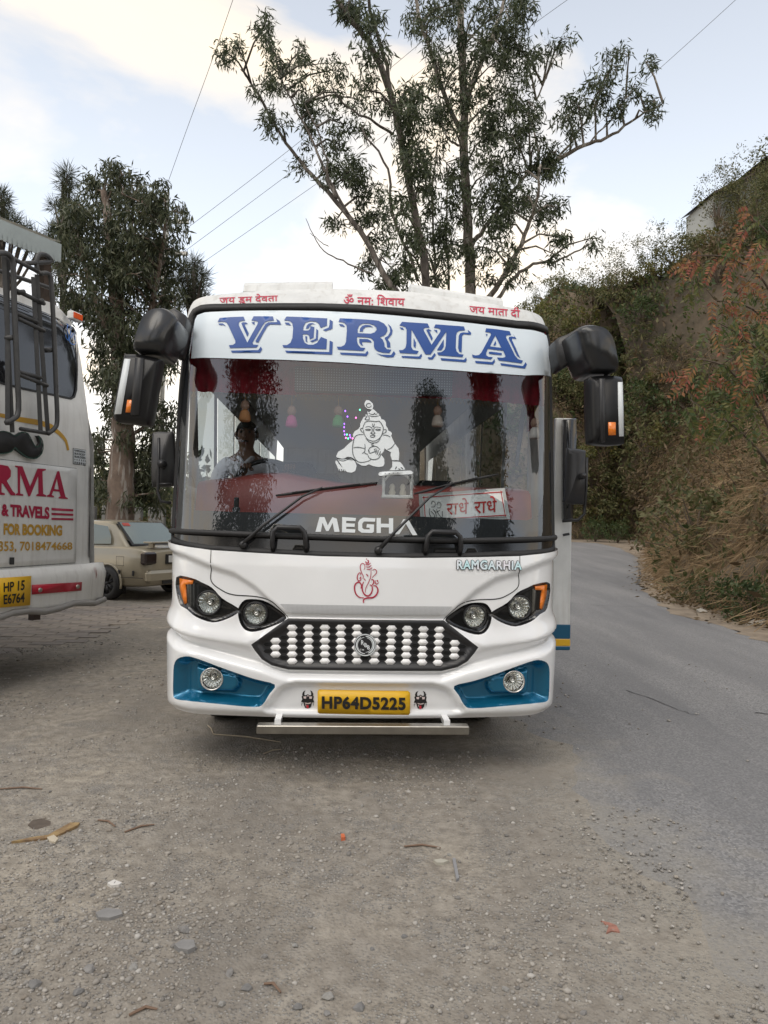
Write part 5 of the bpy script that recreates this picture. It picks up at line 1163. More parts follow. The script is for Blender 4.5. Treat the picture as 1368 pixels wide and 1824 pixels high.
hill = big('hillside', hv, hf, M_HILL, None, True); hill['kind'] = 'structure'
def hill_sample(n, rgen, imin=0, imax=None, hmin=0.0, hmax=30, jr=None):
    """random points on the bank -> position, outward normal"""
    Q = hv.reshape(nb, nP, 3); imax = imax or nb - 1
    A = Q[:-1, :-1]; B = Q[1:, :-1]; Cc = Q[:-1, 1:]; ar = np.linalg.norm(np.cross(B - A, Cc - A), axis=-1)
    hm = np.broadcast_to(prof[None, :-1, 1], ar.shape); ii = np.broadcast_to(np.arange(nb - 1)[:, None], ar.shape)
    ar = ar * ((hm >= hmin) & (hm <= hmax) & (ii >= imin) & (ii < imax)); pr = (ar / ar.sum()).ravel()
    k = rgen.choice(len(pr), n, p=pr); i, j = np.unravel_index(k, ar.shape); u = rgen.random((n, 1)); w = rgen.random((n, 1))
    P = Q[i, j] * (1 - u) * (1 - w) + Q[i + 1, j] * u * (1 - w) + Q[i, j + 1] * (1 - u) * w + Q[i + 1, j + 1] * u * w
    nr = np.cross(Q[i + 1, j] - Q[i, j], Q[i, j + 1] - Q[i, j]); nr /= np.linalg.norm(nr, axis=1)[:, None] + 1e-9; nr *= np.sign(nr[:, 2:3] + 1e-6)
    return P, nr
def in_view(P, m=60):
    d = P - CAM; dep = d @ _f; x = CX + F_PX * (d @ _r) / np.maximum(dep, .1); y = CY - F_PX * (d @ _u) / np.maximum(dep, .1)
    return (dep > .5) & (x > -m) & (x < 1368 + m) & (y > -m) & (y < 1824 + m), x, y, dep
# ================================================================== plants
def norm(a): return a / (np.linalg.norm(a, axis=-1, keepdims=True) + 1e-9)
def leafquads(P, D, L, Wd, rg):
    n = len(P); side = norm(np.cross(D, rg.normal(size=(n, 3)))); L = np.broadcast_to(L, (n,))[:, None]; Wd = np.broadcast_to(Wd, (n,))[:, None]
    m = P + D * L * .45
    V = np.stack([P, m + side * Wd / 2, P + D * L, m - side * Wd / 2], 1).reshape(-1, 3)
    return V, np.arange(4 * n).reshape(n, 4)
def clump_leaves(C, R, per, L, Wd, rg, droop=.8, squash=1.0):
    """C (k,3) clump centres, R radii -> leaf quads"""
    k = len(C); idx = np.repeat(np.arange(k), per); n = len(idx)
    o = norm(rg.normal(size=(n, 3))) * (rg.random((n, 1)) ** .45) * np.broadcast_to(R, (k,))[idx][:, None]; o[:, 2] *= squash
    D = norm(rg.normal(size=(n, 3)) * .7 + np.array([0, 0, -droop]))
    return leafquads(C[idx] + o, D, L * (.65 + .7 * rg.random(n)), Wd * (.7 + .6 * rg.random(n)), rg)
def near_limb(p, pts):
    d = np.linalg.norm(pts - p, axis=1) + .6 * np.maximum(0, pts[:, 2] - p[2] + .3); return pts[np.argmin(d)]
E_LEAF = leaf_mat('eucalyptus leaf', [(.022, .032, .016), (.045, .06, .028), (.07, .09, .042), (.11, .125, .07)], .4, .3)
E_BARK = mat('pale eucalyptus bark', (.27, .235, .20), .9, col2=(.11, .09, .075), vscale=3.5, bump=.5, bscale=14)
E_BARK2 = mat('dark eucalyptus bark', (.12, .10, .085), .9, col2=(.05, .042, .036), vscale=4, bump=.5, bscale=14)
def bark(m, pale):
    t = m.node_tree; b = t.nodes['Principled BSDF']; src = b.inputs['Base Color'].links[0].from_socket; tcn = t.nodes.new('ShaderNodeTexCoord'); mpn = t.nodes.new('ShaderNodeMapping'); mpn.inputs['Scale'].default_value = (7, 7, .9)
    t.links.new(tcn.outputs['Object'], mpn.inputs[0]); n = t.nodes.new('ShaderNodeTexNoise'); n.inputs['Scale'].default_value = 1.3; n.inputs['Detail'].default_value = 6; n.inputs['Roughness'].default_value = .65; t.links.new(mpn.outputs[0], n.inputs['Vector'])
    r = t.nodes.new('ShaderNodeValToRGB'); r.color_ramp.elements[0].position = .54; r.color_ramp.elements[1].position = .60; t.links.new(n.outputs[0], r.inputs[0])
    mx_ = t.nodes.new('ShaderNodeMix'); mx_.data_type = 'RGBA'; mx_.inputs[7].default_value = (*pale, 1); t.links.new(r.outputs[0], mx_.inputs[0]); t.links.new(src, mx_.inputs[6]); t.links.new(mx_.outputs[2], b.inputs['Base Color'])
    bp2 = t.nodes.new('ShaderNodeBump'); bp2.inputs['Strength'].default_value = .9; bp2.inputs['Distance'].default_value = .03; t.links.new(n.outputs[0], bp2.inputs['Height']); t.links.new(bp2.outputs[0], b.inputs['Normal']); return m
bark(E_BARK, (.36, .33, .29)); bark(E_BARK2, (.17, .15, .13))
def px_tree(name, label, cat, base_px, depth, limbs, blobs, m_leaf, m_bark, rg, leafL, leafW, per, density, spread=1.0, group=None, droop=.8, subr=.24):
    """limbs: (pixel polyline, radius start px, radius end px, depth drift). blobs: (px, py, rx, ry, depth offset)"""
    sc = depth / F_PX
    g0 = at_depth(float(base_px), 900., depth); gzb = float(gz(g0[0], depth))
    root = empty(name, (g0[0], depth, gzb), 0, label, cat, group); off = np.array([g0[0], depth, gzb])
    tm = MB(); tw = MB(); pts = []
    for li, (pl_, r0, r1, dd) in enumerate(limbs):
        q = np.array(crom(pl_, 5)); n = len(q); t_ = np.linspace(0, 1, n); dep = depth + dd * t_
        W3 = at_depth(q[:, 0], q[:, 1], dep)
        if li == 0: W3[0] = (W3[0][0], depth, gzb - .1)
        rad = (r0 + (r1 - r0) * t_) * sc * (.8 if leafW < .035 else 1); W3 = W3 + rg.normal(0, .012, W3.shape)
        (tm).tube(W3 - off, list(rad), 10 if li == 0 else 7); pts.append(W3)
    pts = np.concatenate(pts)
    C = []
    for (x, y, rx, ry, dd) in blobs:
        k = max(2, int(density * rx * ry / 260.0)); a = rg.random(k) * 6.283; r = np.sqrt(rg.random(k))
        X_ = x + rx * r * np.cos(a); Y_ = y + ry * r * np.sin(a)
        dep = depth + dd + rg.normal(0, 1, k) * rx * sc * spread
        c3 = at_depth(X_, Y_, dep); C.append(c3)
        ctr = at_depth(float(x), float(y), depth + dd); a0 = near_limb(ctr, pts)
        midp = (a0 + ctr) / 2 + np.array([0, 0, .12]); tw.tube(np.array([a0, midp, ctr]) - off, [.028, .02, .012], 5, False)
        for j in range(min(k, 4)): tw.tube(np.array([ctr, (ctr + c3[j]) / 2 + .04, c3[j]]) - off, [.012, .009, .005], 4, False)
    C = np.concatenate(C); V, Q = clump_leaves(C, subr * (.7 + .6 * rg.random(len(C))), per, leafL, leafW, rg, droop)
    tk = tm.build('trunk', m_bark, root, True); tw.build('twigs', m_bark, root)['kind'] = 'stuff'
    cr = big('crown', V - off, Q, m_leaf, root); cr['kind'] = 'stuff'
    return root
def bl(s, dd=0): return [(*b, dd) for b in s]
rgA = np.random.default_rng(11)
left_limb = [(400, 90, 20, 30), (425, 88, 18, 22), (470, 45, 20, 20), (480, 75, 24, 24), (500, 110, 34, 26), (540, 90, 24, 16), (560, 115, 28, 22), (590, 125, 26, 20), (450, 170, 24, 15), (500, 150, 28, 24), (545, 165, 28, 28), (480, 200, 24, 18), (500, 225, 24, 20), (560, 200, 28, 24), (555, 240, 24, 24), (610, 165, 20, 18), (630, 175, 24, 16), (535, 290, 16, 20), (600, 255, 30, 26), (610, 220, 22, 18), (640, 235, 22, 22), (600, 300, 34, 30), (640, 300, 34, 34), (660, 350, 32, 36), (600, 390, 20, 14), (622, 400, 24, 16), (670, 420, 38, 36), (690, 470, 36, 36), (700, 505, 40, 24), (650, 470, 18, 14), (636, 322, 20, 24)]
trunk_b = [(640, 30, 32, 34), (660, 60, 28, 34), (670, 95, 22, 24), (625, 5, 24, 14), (650, 160, 22, 22), (680, 178, 22, 18), (720, 180, 32, 36), (730, 215, 28, 34), (745, 150, 22, 28), (740, 250, 28, 28), (720, 440, 28, 42), (710, 380, 24, 38), (745, 330, 24, 34), (728, 290, 22, 24)]
trunk_a = [(745, 20, 26, 28), (760, 60, 26, 32), (780, 30, 28, 28), (800, 10, 34, 22), (850, 15, 44, 28), (900, 20, 36, 32), (930, 10, 26, 22), (780, 110, 26, 32), (830, 60, 36, 32), (880, 70, 36, 28), (920, 80, 36, 32), (940, 120, 34, 32), (870, 120, 40, 32), (815, 120, 30, 32), (780, 170, 30, 32), (800, 220, 34, 38), (855, 180, 36, 36), (900, 170, 40, 36), (940, 180, 32, 38), (865, 240, 40, 42), (910, 240, 40, 38), (950, 260, 32, 42), (795, 290, 34, 42), (865, 310, 40, 42), (920, 310, 40, 38), (965, 300, 32, 32), (760, 300, 26, 42), (770, 380, 30, 48), (815, 370, 24, 42), (875, 370, 40, 36), (930, 350, 36, 36), (905, 400, 36, 32), (862, 440, 34, 32), (800, 440, 28, 42), (755, 440, 26, 42), (780, 490, 30, 24), (900, 450, 26, 22), (960, 370, 30, 30), (998, 370, 20, 24), (990, 420, 24, 28), (985, 452, 22, 18), (1050, 425, 16, 16), (920, 480, 22, 18), (880, 500, 30, 18),
           (1010, 210, 26, 26), (1030, 190, 24, 24), (1075, 150, 24, 30), (1090, 115, 22, 22), (1120, 100, 26, 16), (1150, 110, 15, 12), (1060, 180, 22, 20), (1100, 190, 22, 16), (1130, 160, 18, 15), (1145, 200, 22, 14), (1165, 185, 16, 11), (990, 270, 22, 20), (1000, 70, 16, 16), (983, 85, 10, 14), (1080, 208, 20, 14), (1020, 240, 18, 16)]
px_tree('eucalyptus_tree', 'tall leaning eucalyptus with a dark trunk and a long bare lower bough behind the bus', 'tree', 765, 14.2,
        [([(765, 1000), (758, 500), (742, 400), (718, 270), (690, 150), (655, 75), (615, 25), (590, -30)], 10, 4.5, -1.5), ([(720, 540), (690, 500), (640, 410), (590, 350), (545, 300), (500, 240), (455, 160), (430, 125)], 8, 2, 1.8), ([(598, 352), (580, 310), (560, 260), (530, 200), (500, 140)], 4, 1.5, 1.0), ([(620, 380), (588, 320), (575, 260), (540, 180)], 3.5, 1.2, .6), ([(702, 240), (670, 220), (620, 190), (590, 155)], 3.5, 1.5, -.6), ([(665, 490), (610, 465), (570, 440), (545, 390)], 2.2, .7, .6), ([(745, 500), (700, 380), (690, 300), (650, 240)], 4, 2, .5), ([(700, 190), (690, 120), (660, 20), (655, -40)], 5, 3, -1), ([(585, 440), (565, 425), (552, 415)], 1, .5, .1)],
        bl(left_limb, 1.0) + bl(trunk_b, -1.2), E_LEAF, E_BARK2, rgA, .155, .030, 66, 1.95, subr=.21)
px_tree('eucalyptus_tree', 'tall pale-trunked eucalyptus spreading its crown straight above the bus roof', 'tree', 838, 15.5,
        [([(840, 1000), (838, 520), (834, 430), (828, 300), (826, 180), (822, 60), (815, -60)], 13, 7, 0), ([(838, 440), (860, 410), (890, 370), (930, 320), (960, 280), (940, 200)], 6, 2, 1.5), ([(830, 180), (845, 140), (870, 80), (900, 0)], 7, 4, .8), ([(860, 540), (900, 490), (935, 420), (955, 360), (960, 300)], 7, 2, -1.5), ([(940, 300), (980, 290), (1040, 260), (1090, 240), (1140, 205), (1180, 185)], 6, 1.2, -.6), ([(990, 287), (1020, 250), (1060, 190), (1085, 130)], 3, 1, .3), ([(1050, 255), (1100, 200), (1130, 150)], 2, .8, .3), ([(870, 560), (910, 500), (950, 470), (990, 465), (1040, 440), (1060, 430)], 5, 1, 1.0), ([(826, 250), (800, 190), (775, 120), (750, 40), (735, -30)], 6, 3, -.8), ([(775, 520), (772, 420), (770, 330), (780, 250)], 3, 1.6, .6), ([(800, 520), (795, 400), (800, 300)], 3, 1.5, .8), ([(825, 260), (800, 250), (785, 210)], 3, 1.6, .4), ([(955, 180), (985, 110), (1000, 70)], 2, .8, .5)],
        bl(trunk_a, -.7), E_LEAF, E_BARK, rgA, .155, .030, 66, 1.85, subr=.21)
# left eucalyptus by the car
L_LEAF = leaf_mat('broad drooping leaf', [(.024, .034, .017), (.048, .06, .03), (.08, .09, .048), (.115, .12, .07)], .42, .28)
crown = np.array([(150, 330), (170, 300), (215, 295), (240, 312), (270, 322), (300, 345), (325, 372), (330, 425), (322, 460), (310, 500), (328, 545), (305, 640), (292, 700), (262, 745), (200, 770), (172, 730), (152, 580), (108, 545), (92, 480), (98, 420), (105, 370)], float)
lb = []
for _ in range(5000):
    p = np.array([rgA.uniform(85, 335), rgA.uniform(290, 775)])
    if inpoly(p[None], crown)[0] and segdist(p[None], crown, True)[0] > 12 and all((p[0] - q[0]) ** 2 + (p[1] - q[1]) ** 2 > 19 ** 2 for q in lb):
        lb.append((p[0], p[1], 19, 21, rgA.uniform(-1.4, 1.0)))
lb += [(rgA.uniform(168, 300), rgA.uniform(745, 900), 17, 20, rgA.uniform(-.2, 1.2)) for _ in range(22)]
lb += [(262, 800, 22, 26, .4), (180, 800, 14, 26, .5), (268, 850, 18, 24, .6), (284, 770, 20, 26, .3), (180, 855, 10, 20, .5)]
px_tree('eucalyptus_tree', 'broad drooping eucalyptus with thick peeling trunk behind the beige car', 'tree', 216, 15.5,
        [([(214, 960), (216, 860), (220, 760), (215, 640), (205, 520), (195, 420), (185, 340)], 26, 5, 0), ([(220, 720), (250, 620), (280, 500), (295, 400)], 9, 2, -.8), ([(214, 640), (180, 560), (150, 470), (130, 400)], 8, 2, -.6), ([(208, 540), (230, 440), (240, 350)], 6, 2, .7)],
        lb, L_LEAF, bark(mat('peeling bark', (.19, .14, .11), .9, col2=(.09, .065, .05), vscale=2.6), (.27, .245, .22)), rgA, .17, .036, 105, 1.05, 1.0, droop=1.1, subr=.28)
# pines further back
P_NEED = leaf_mat('pine needle', [(.03, .038, .018), (.05, .06, .03), (.075, .08, .045)], .5, .2)
def pine(px, depth, tufts, label):
    g0 = at_depth(float(px), 900., depth); off = np.array([g0[0], depth, float(gz(g0[0], depth))]); root = empty('pine_tree', tuple(off), 0, label, 'tree')
    tm = MB(); top = min(t[1] for t in tufts); pts = [at_depth(float(px), float(y), depth) for y in np.linspace(960, top + 15, 8)]; tm.tube(np.array(pts) - off, list(np.linspace(.16, .04, 8)), 8)
    V = []; n0 = 0; pts = np.array(pts)
    for x, y in tufts:
        c = at_depth(float(x), float(y), depth + rgA.uniform(-.6, .6)); a0 = near_limb(c - np.array([0, 0, .8]), pts); tm.tube(np.array([a0, (a0 + c) / 2 - np.array([0, 0, .15]), c]) - off, [.05, .035, .02], 5, False)
        k = 170; D = norm(rgA.normal(size=(k, 3)) + np.array([0, 0, .35])); st_ = c + rgA.normal(0, .05, (k, 3)); v, q = leafquads(st_, D, .24 + .16 * rgA.random(k), .014, rgA); V.append(v)
    V = np.concatenate(V); tm.build('trunk', E_BARK2, root, True); cr = big('crown', V - off, np.arange(len(V)).reshape(-1, 4), P_NEED, root); cr['kind'] = 'stuff'
pine(112, 18, [(112, 322), (125, 330), (118, 345), (98, 368), (130, 365), (108, 400), (92, 412), (135, 395), (85, 490), (100, 470), (78, 505), (110, 440), (125, 430), (95, 520), (140, 450), (120, 300 + 10)], 'pine poking out beside the drooping eucalyptus crown')
pine(4, 17, [(2, 348), (8, 362), (-8, 372), (14, 385), (4, 400), (28, 398), (-4, 420), (20, 415), (44, 412), (60, 425), (35, 428), (-20, 390), (72, 440), (50, 440)], 'pine rising above the tin shed roof')
pine(345, 18, [(346, 468), (350, 485), (330, 480), (360, 492), (338, 500), (362, 510), (322, 495), (348, 515), (330, 520), (315, 505), (352, 530), (335, 540), (318, 545), (360, 535)], 'young pine between the drooping eucalyptus and the bus')

# ---- shrubs and ground cover on the bank
H_G = leaf_mat('bank leaf olive', [(.05, .06, .022), (.09, .10, .036), (.135, .13, .055), (.17, .15, .07)], .6, .3)
H_D = leaf_mat('bank leaf deep green', [(.035, .055, .02), (.06, .09, .032), (.095, .12, .045)], .5, .3)
H_B = leaf_mat('bank leaf brown', [(.08, .055, .03), (.13, .09, .05), (.17, .125, .075), (.09, .08, .035)], .7, .3)
H_Y = leaf_mat('bank leaf yellow green', [(.09, .10, .03), (.14, .14, .04), (.11, .12, .035), (.2, .15, .05)], .5, .35)
M_STEM = mat('shrub stem', (.10, .075, .055), .9)
rgH = np.random.default_rng(21)
def shrub_proto(r, hgt, nclump, per, L, Wd, m, tall):
    """returns (stem mesh, crown mesh) around the origin"""
    st_ = MB(); C = []
    for k in range(nclump):
        a = rgH.random() * 6.283; rr_ = r * math.sqrt(rgH.random()); z = hgt * (tall + (1 - tall) * rgH.random()) * (1 - .35 * (rr_ / r) ** 2)
        c = np.array([rr_ * math.cos(a), rr_ * math.sin(a), z]); C.append(c)
        if k < 14: st_.tube([(0, 0, -.2), (c[0] * .3, c[1] * .3, z * .55), tuple(c)], [.03 * hgt / 2 + .008, .016, .006], 5, False)
    C = np.array(C); V, Q = clump_leaves(C, r * .26, per, L, Wd, rgH, .15)
    a = st_.build('stem', M_STEM); b = big('crown', V, Q, m); ma, mb = a.data, b.data
    bpy.data.objects.remove(a); bpy.data.objects.remove(b); return ma, mb
protos = {'olive': (shrub_proto(.9, 1.5, 34, 26, .14, .055, H_G, .15), 'olive leafy shrub rooted on the steep bank', 'olive shrubs on the bank'),
          'green': (shrub_proto(.8, 1.2, 34, 26, .13, .06, H_D, .1), 'deep green shrub rooted on the steep bank', 'green shrubs on the bank'),
          'brown': (shrub_proto(.9, 1.3, 26, 22, .13, .045, H_B, .1), 'dry brown shrub rooted on the steep bank', 'dry shrubs on the bank'),
          'yellow': (shrub_proto(.7, 1.2, 22, 20, .15, .075, H_Y, .2), 'yellow-green broad-leaved shrub on the steep bank', 'yellow-green shrubs on the bank'),
          'tree': (shrub_proto(1.5, 4.2, 60, 26, .15, .06, H_G, .35), 'slender small tree on the upper bank against the sky', 'small trees on the upper bank')}
def zone(x, y, d):
    if x > 1225 and 520 < y < 860: return 'behind the low red-leaved sumac'
    if x > 1200 and y <= 520: return 'below the hilltop house'
    if y > 860 and d < 18: return 'just above the dirt shoulder'
    if y > 820: return 'above the road bend'
    if x < 1060: return 'behind the bus mirror arm'
    if x < 1130: return 'behind the hanging bus mirror' if y > 640 else 'above the hanging bus mirror'
    return 'between the bus mirror and the sumac' if y > 560 else 'on the skyline left of the hilltop house'
def place_shrub(kind, pos, s, name=None, label=None, group=None):
    (ma, mb), lab, grp = protos[kind]
    r = empty(name or ('small_tree' if kind == 'tree' else 'shrub'), tuple(pos), rgH.random() * 6.28, label or lab, 'tree' if kind == 'tree' else 'shrub', group or grp); r.scale = (s, s, s * (.85 + .3 * rgH.random()))
    o = bpy.data.objects.new('trunk' if kind == 'tree' else 'stem', ma); COL.objects.link(o); o.parent = r
    o = bpy.data.objects.new('crown', mb); COL.objects.link(o); o.parent = r
    return r
P, nr = hill_sample(9000, rgH, hmin=.3, hmax=26); ok, X_, Y_, D_ = in_view(P, 330); ok &= (X_ > 900) & (D_ > 8); P = P[ok]; X_ = X_[ok]; Y_ = Y_[ok]; D_ = D_[ok]
taken = []
for p, x, y, d in zip(P, X_, Y_, D_):
    rad = (22 if d > 25 else 30) if 975 < x < 1400 else 60
    if any((x - a) ** 2 + (y - b) ** 2 < rad * rad for a, b in taken): continue
    if y > 760 and x > 1190 and rgH.random() < .6: continue
    taken.append((x, y)); u = rgH.random()
    if y > 820 and x > 1150: kind = 'brown' if u < .75 else 'olive'
    else: kind = 'olive' if u < .42 else 'green' if u < .62 else 'brown' if u < .82 else 'yellow'
    sz0 = .6 + .9 * rgH.random() ** 1.6; zn = zone(x, y, d); word = 'large ' if sz0 > 1.08 else 'small ' if sz0 < .9 else ''
    adj = {'olive': 'olive leafy shrub', 'green': 'deep green shrub', 'brown': 'dry brown shrub', 'yellow': 'yellow-green broad-leaved shrub'}[kind]
    place_shrub(kind, p, (.72 if d < 16 else 1.0 if d < 25 else 1.45) * sz0, label='%s%s on the bank %s' % (word, adj, zn), group='%s%ss %s' % (word, adj, zn))
# low green plants at the foot of the bank beside the shoulder
for x, y, s in ((1290, 1075, .5), (1340, 1095, .55), (1245, 1060, .42), (1362, 1075, .5), (1310, 1050, .5), (1205, 1040, .35), (1190, 1000, .6), (1100, 950, .9), (1060, 948, .9)):
    g = on_ground(np.array([float(x)]), np.array([y + 18.]))[0]; g = at_depth(float(x), float(y) + 10, g[1] + .3)
    place_shrub('green', (g[0], g[1], g[2] - .05), s, label='low dark green plant at the foot of the bank by the shoulder', group='plants along the shoulder')
# small trees on the skyline, sampled along it
for x, y, s, kd_ in ((1165, 470, .9, 'tree'), (1110, 520, .9, 'tree'), (1060, 560, 1.0, 'tree'), (1025, 575, .9, 'tree'), (960, 560, .8, 'tree'), (915, 560, .9, 'tree'), (1205, 440, .8, 'tree'), (1335, 340, 1.0, 'tree'), (1372, 330, 1.0, 'tree'), (1300, 360, .8, 'tree')):
    # the bank point seen nearest below that pixel
    Pq, nq = hill_sample(9000, rgH, hmin=1.0, hmax=26); okq, xq, yq, dq = in_view(Pq, 10); k = np.argmin(np.abs(xq - x) * 2 + np.abs(yq - y) + 1e6 * ~okq)
    place_shrub('tree', Pq[k] - np.array([0, 0, .2]), s)
# undergrowth, leaf litter and dry grass: nobody could count it
P, nr = hill_sample(120000, rgH, hmin=0, hmax=22); ok, X_, Y_, D_ = in_view(P, 380); ok &= (X_ > 800); P, nr, D_ = P[ok], nr[ok], D_[ok]
n = len(P); sel = rgH.random(n)
D = norm(nr * .8 + rgH.normal(size=(n, 3)) * .6 + np.array([0, 0, .1])); L = (.10 + .16 * rgH.random(n)) * (.8 + D_ / 45)
for lo, hi, m, nm in ((0, .45, H_G, 'undergrowth'), (.45, .72, H_B, 'dry_undergrowth'), (.72, 1, H_D, 'green_undergrowth')):
    k = (sel >= lo) & (sel < hi); V, Q = leafquads(P[k] + nr[k] * rgH.random((k.sum(), 1)) * .45, D[k], L[k], L[k] * .42, rgH)
    tag(big(nm, V, Q, m), {'undergrowth': 'olive undergrowth covering the steep bank', 'dry_undergrowth': 'dry brown leaves spread over the steep bank', 'green_undergrowth': 'green ground cover over the steep bank'}[nm], 'undergrowth', kind='stuff')
M_STRAW = leaf_mat('dry grass', [(.22, .145, .08), (.32, .225, .13), (.42, .31, .18), (.17, .115, .065)], .8, .3)
P, nr = hill_sample(120000, rgH, hmin=0, hmax=9); ok, X_, Y_, D_ = in_view(P, 330); w = np.where(X_ > 1170, 1.0, .30) * np.where(Y_ > 720, 1, .2); ok &= (X_ > 960) & (rgH.random(len(P)) < w); P, nr, D_ = P[ok], nr[ok], D_[ok]; n = len(P)
out = norm(nr * np.array([1, 1, 0])); D = norm(out * .5 + rgH.normal(size=(n, 3)) * .35 + np.array([0, 0, -.55])); V, Q = leafquads(P + nr * .4 * rgH.random((n, 1)), D, .45 + .5 * rgH.random(n), .013 + .008 * (D_ > 20), rgH)
tag(big('dry_grass', V, Q, M_STRAW), 'long dry grass hanging down the cut bank', 'grass', kind='stuff')
# twiggy bare stems
tb = MB()
P, nr = hill_sample(500, rgH, hmin=.5, hmax=16); ok, X_, Y_, D_ = in_view(P, 10); ok &= X_ > 980
for p, q in zip(P[ok][:170], nr[ok][:170]):
    d = norm(q + rgH.normal(size=3) * .5); l = .7 + rgH.random() * .9; tb.tube([p, p + d * l * .5 + rgH.normal(0, .08, 3), p + d * l + np.array([0, 0, -.15])], [.012, .008, .004], 4, False)
tag(tb.build('bare_twigs', M_STEM), 'bare twigs sticking out of the bank undergrowth', 'twigs', kind='stuff')

# ---- sumac-like trees with red and green feathered leaves
R_RED = leaf_mat('reddened leaflet', [(.27, .085, .06), (.34, .13, .085), (.30, .17, .065), (.20, .13, .06)], .5, .4)
R_GRN = leaf_mat('green leaflet', [(.05, .08, .03), (.09, .12, .04), (.16, .15, .05), (.07, .10, .035)], .5, .4)
def sumac(base_px, depth, fronds, boughs, label):
    g0 = at_depth(float(base_px[0]), float(base_px[1]), depth); root = empty('sumac_tree', tuple(g0), 0, label, 'tree', None); st_ = MB(); pts = [g0]
    for b_ in boughs:
        q = np.array([at_depth(float(x), float(y), depth - dd) for x, y, dd in b_]); q = np.array(crom(q, 4)); st_.tube(q - g0, list(np.linspace(.03, .009, len(q))), 6); pts += list(q)
    pts = np.array(pts); VR = []; VG = []
    for (x, y, ang_, red) in fronds:
        for rep in range(3):
            c = at_depth(x + rgH.normal(0, 9), y + rgH.normal(0, 9), depth - rgH.uniform(.2, 1.2)); L_ = rgH.uniform(.28, .42)
            a_ = math.radians(ang_ + rgH.normal(0, 22)); d = norm(np.array([math.cos(a_), rgH.normal(0, .3), math.sin(a_)])); sd_ = norm(np.cross(d, np.array([.25, 1, .2]) + rgH.normal(0, .15, 3)))
            k = 8; t_ = np.linspace(.15, 1, k); base = c + d * L_ * t_[:, None] + np.array([0, 0, -.10]) * (t_ ** 2)[:, None]
            Ls = .125 * (1.05 - .35 * t_); S = np.concatenate([base, base]); Dd = np.concatenate([norm(sd_ + d * .55 + np.array([0, 0, -.35])) * np.ones((k, 1)), norm(-sd_ + d * .55 + np.array([0, 0, -.35])) * np.ones((k, 1))])
            v, _ = leafquads(S, Dd, np.concatenate([Ls, Ls]), .044, rgH); (VR if rgH.random() < red * .72 else VG).append(v)
            if rep == 0:
                a0 = near_limb(c, pts); st_.tube(np.array([a0, (a0 + c) / 2, c, base[-1]]) - g0, [.008, .006, .005, .003], 4, False)
    st_.build('trunk', M_STEM, root, True)
    for nm, VV, m in (('red_leaves', VR, R_RED), ('green_leaves', VG, R_GRN)):
        if VV: V = np.concatenate(VV); big(nm, V - g0, np.arange(len(V)).reshape(-1, 4), m, root)['kind'] = 'stuff'
fr = []
for (x, y, red) in [(1345, 380, .9), (1320, 400, .8), (1285, 425, .85), (1240, 455, .9), (1225, 470, .7), (1265, 470, .6), (1310, 445, .7), (1350, 430, .8), (1300, 490, .5), (1250, 500, .35), (1360, 470, .6), (1330, 510, .45), (1275, 530, .7), (1290, 545, .9), (1335, 545, .9), (1355, 550, .8), (1310, 570, .5), (1350, 585, .4), (1270, 580, .25), (1320, 600, .6), (1360, 620, .7), (1250, 640, .8), (1265, 655, .6), (1290, 665, .5), (1240, 665, .7), (1310, 630, .5), (1340, 650, .5), (1355, 680, .6), (1275, 690, .6), (1300, 715, .3), (1270, 735, .6), (1330, 700, .5), (1340, 720, .7), (1285, 760, .4), (1345, 755, .4), (1310, 780, .1), (1360, 730, .3), (1232, 690, .15), (1215, 720, .05), (1300, 740, .1)]:
    fr.append((x, y, rgH.choice([-60, -100, -130, -30, 200]), red))
sumac((1390, 900), 11.2, [f for f in fr if f[1] > 560], [[(1400, 860, 0), (1360, 740, .3), (1300, 660, .7), (1250, 640, .9)], [(1400, 850, 0), (1370, 660, .4), (1320, 600, .8), (1280, 575, 1)], [(1395, 860, 0), (1340, 790, .4), (1290, 745, .8)]], 'sumac with drooping red and green feathered leaves low on the bank')
sumac((1400, 640), 12.8, [f for f in fr if f[1] <= 560], [[(1410, 600, 0), (1360, 500, .4), (1300, 460, .7), (1240, 455, 1)], [(1410, 600, 0), (1380, 440, .3), (1340, 390, .6)], [(1400, 610, 0), (1340, 550, .4), (1275, 535, .8)]], 'sumac turning red high on the bank below the hilltop house')
# ---- bushes and a low wall behind the car
wl = at_depth(np.array([150., 330.]), np.array([925., 925.]), np.array([20., 20.]))
gw = empty('boundary_wall', (wl[0, 0], 20, 0), 0, 'low grey concrete boundary wall behind the beige car', 'wall')
for i in range(9):
    x = (wl[1, 0] - wl[0, 0] + 3) * i / 9 - 1.2; MB().box((x, 0, float(gz(0, 20)) + .8), (.46, .2, 1.6 + rr.uniform(-.05, .05)), bev=.02).build('wall_panel', mat('grey concrete', (.24, .235, .225), .9, var=.3, vscale=2.5), gw)
for x, y, dpt, s, kd_, nm in ((185, 915, 18.5, .8, 'brown', 0), (230, 925, 18, .7, 'yellow', 0), (268, 905, 18, .9, 'brown', 0), (292, 915, 17.5, .8, 'olive', 0), (170, 890, 21.5, 1.4, 'olive', 0), (245, 885, 21.5, 1.5, 'green', 0), (300, 880, 22, 1.6, 'olive', 0), (180, 870, 25, 2.6, 'green', 0), (265, 870, 26, 2.8, 'olive', 0), (310, 870, 25, 2.6, 'green', 0)):
    g = at_depth(float(x), float(y), dpt); place_shrub(kd_, (g[0], g[1], float(gz(g[0], g[1]))), s, label={'brown': 'dry shrub by the low wall behind the beige car', 'yellow': 'yellowish bush at the foot of the eucalyptus trunk by the car', 'olive': 'olive bush beyond the beige car', 'green': 'deep green bush beyond the low grey wall'}[kd_], group='bushes behind the car')
